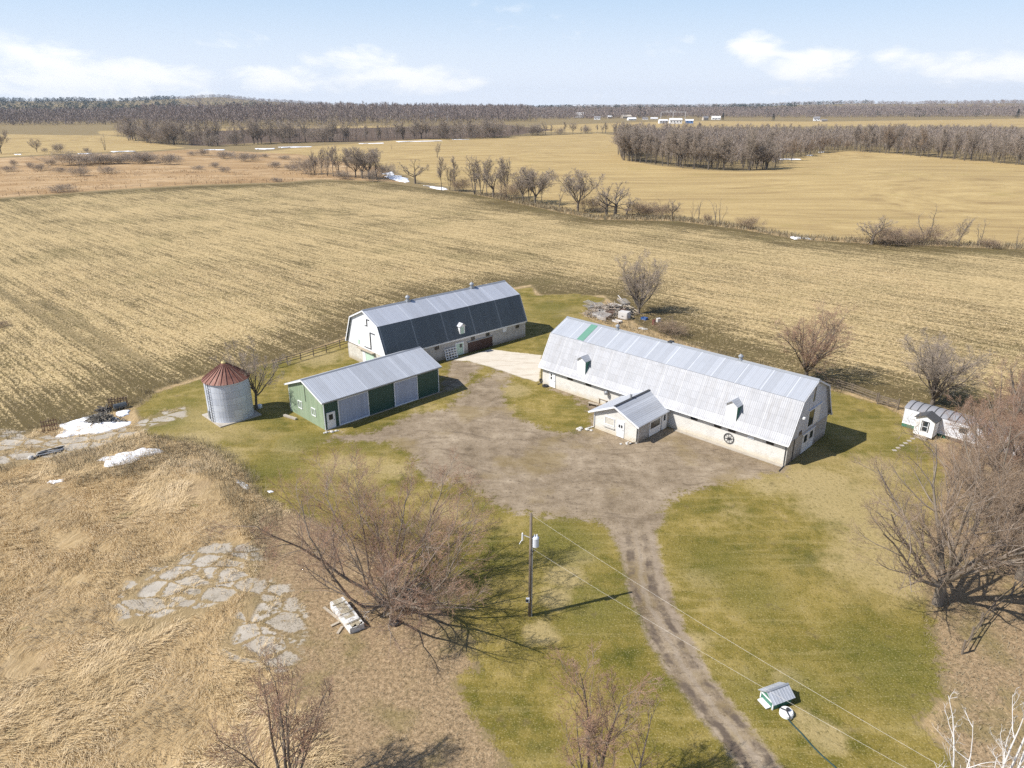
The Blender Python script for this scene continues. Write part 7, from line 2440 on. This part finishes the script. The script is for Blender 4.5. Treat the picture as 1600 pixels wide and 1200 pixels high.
house((1037, 193), 13, 6, 'grey metal barn at the near end of the far barn row', M_TRSIDE, M_HWHITE, .2, True)
house((1056, 193.5), 18, 8, 'wide white barn in the far barn row', M_HWHITE, M_TRIM, .0, True)
house((1077, 193), 11, 6, 'blue barn at the end of the far barn row', M_HBLUE, M_HWHITE, -.2, True)
house((905, 168), 36, 3, 'long white greenhouse on the far rise', M_HWHITE, M_HWHITE, 0, True)
house((975, 167), 10, 4, 'white silo barn on the far rise', M_HWHITE, M_HWHITE, 0, True)
for (x, y, ty, lab) in ((824, 186, 164, 'dark pine rising before the village'), (955, 184, 170, 'dark spruce behind the brick house'), (999, 184, 166, 'tall dark spruce in the middle of the village'), (1006, 184, 168, 'second dark spruce in the middle of the village'), (1129, 188, 176, 'dark spruce beside the last white house'),
                        (733, 186, 170, 'lone dark spruce in front of the dense wood'), (1208, 189, 177, 'dark spruce by the far wood edge'), (1589, 185, 170, 'dark spruces at the end of the far field')):
    P_ = gp(x, y)
    H_ = top_h(x, ty, P_)
    t = thing('spruce_tree', lab, 'tree', P_, 0)
    MB().tube([(0, 0, -.5), (0, 0, H_ * .8)], H_ * .02, 5, H_ * .006).obj('trunk', M_BARKD, t)
    r_ = np.random.default_rng(x)
    n = 900
    u = r_.random(n) ** .8
    rad = H_ * .24 * (1 - u) * np.sqrt(r_.random(n)) + .2
    a = r_.random(n) * 6.283
    c = np.stack([rad * np.cos(a), rad * np.sin(a), H_ * (.06 + .93 * u)], 1)
    d_ = np.stack([np.cos(a), np.sin(a), -.35 + .3 * r_.random(n)], 1) * (H_ * .07)
    s_ = np.stack([-np.sin(a), np.cos(a), r_.normal(0, .3, n)], 1) * (H_ * .022)
    V = np.stack([c - s_, c + s_, c + d_], 1).reshape(-1, 3)
    np_mesh('crown', V, np.arange(3 * n).reshape(-1, 3), M_CONIF, t)
M_PYL = simple("pylon_steel", (.60, .61, .62), .5, .05)
for (x0, x1, yb_, yt, lab) in ((595, 626, 184, 174, 'first pale pylon portal in front of the dense wood'), (663, 699, 186, 175, 'second pale pylon portal in front of the dense wood'), (1032, 1070, 187, 175, 'pale pylon portal over the far barns')):
    a, b = gp(x0, yb_ + 3), gp(x1, yb_ + 3)
    t = thing('pylon', lab, 'pylon', a, math.atan2(b.y - a.y, b.x - a.x))
    L_ = (b - a).length
    H_ = top_h(x0, yt, a)
    for f in (0, .5, 1):
        MB().beam((L_ * f, 0, -1), (L_ * f, 0, H_), .8, .8).obj('leg', M_PYL, t)
    MB().beam((-1, 0, H_), (L_ + 1, 0, H_), .6, .7).obj('crossbeam', M_PYL, t)
    for f in (.25, .4, .55):
        MB().beam((L_ * f - 2, 0, H_), (L_ * f, 0, H_ + 4), .4, .4).beam((L_ * f + 2, 0, H_), (L_ * f, 0, H_ + 4), .4, .4).obj('peak', M_PYL, t)

# ------------------------------------------------------------------ the air
HAZE = True
if HAZE:
    hz = MB().box(-6900, 6900, -1100, 6900, -3, 190).obj('haze', None)
    tag(hz, kind='stuff')
    hm = bpy.data.materials.new("haze_air")
    hm.use_nodes = True
    ht = NT(hm.node_tree)
    ht.n.clear()
    ho = ht.n.new('ShaderNodeOutputMaterial')
    hv_ = ht.n.new('ShaderNodeVolumePrincipled')
    hv_.inputs['Color'].default_value = (.72, .85, 1.0, 1)
    hv_.inputs['Density'].default_value = 4.8e-5
    hv_.inputs['Anisotropy'].default_value = .2
    ht.l.new(hv_.outputs[0], ho.inputs['Volume'])
    hz.data.materials.clear()
    hz.data.materials.append(hm)
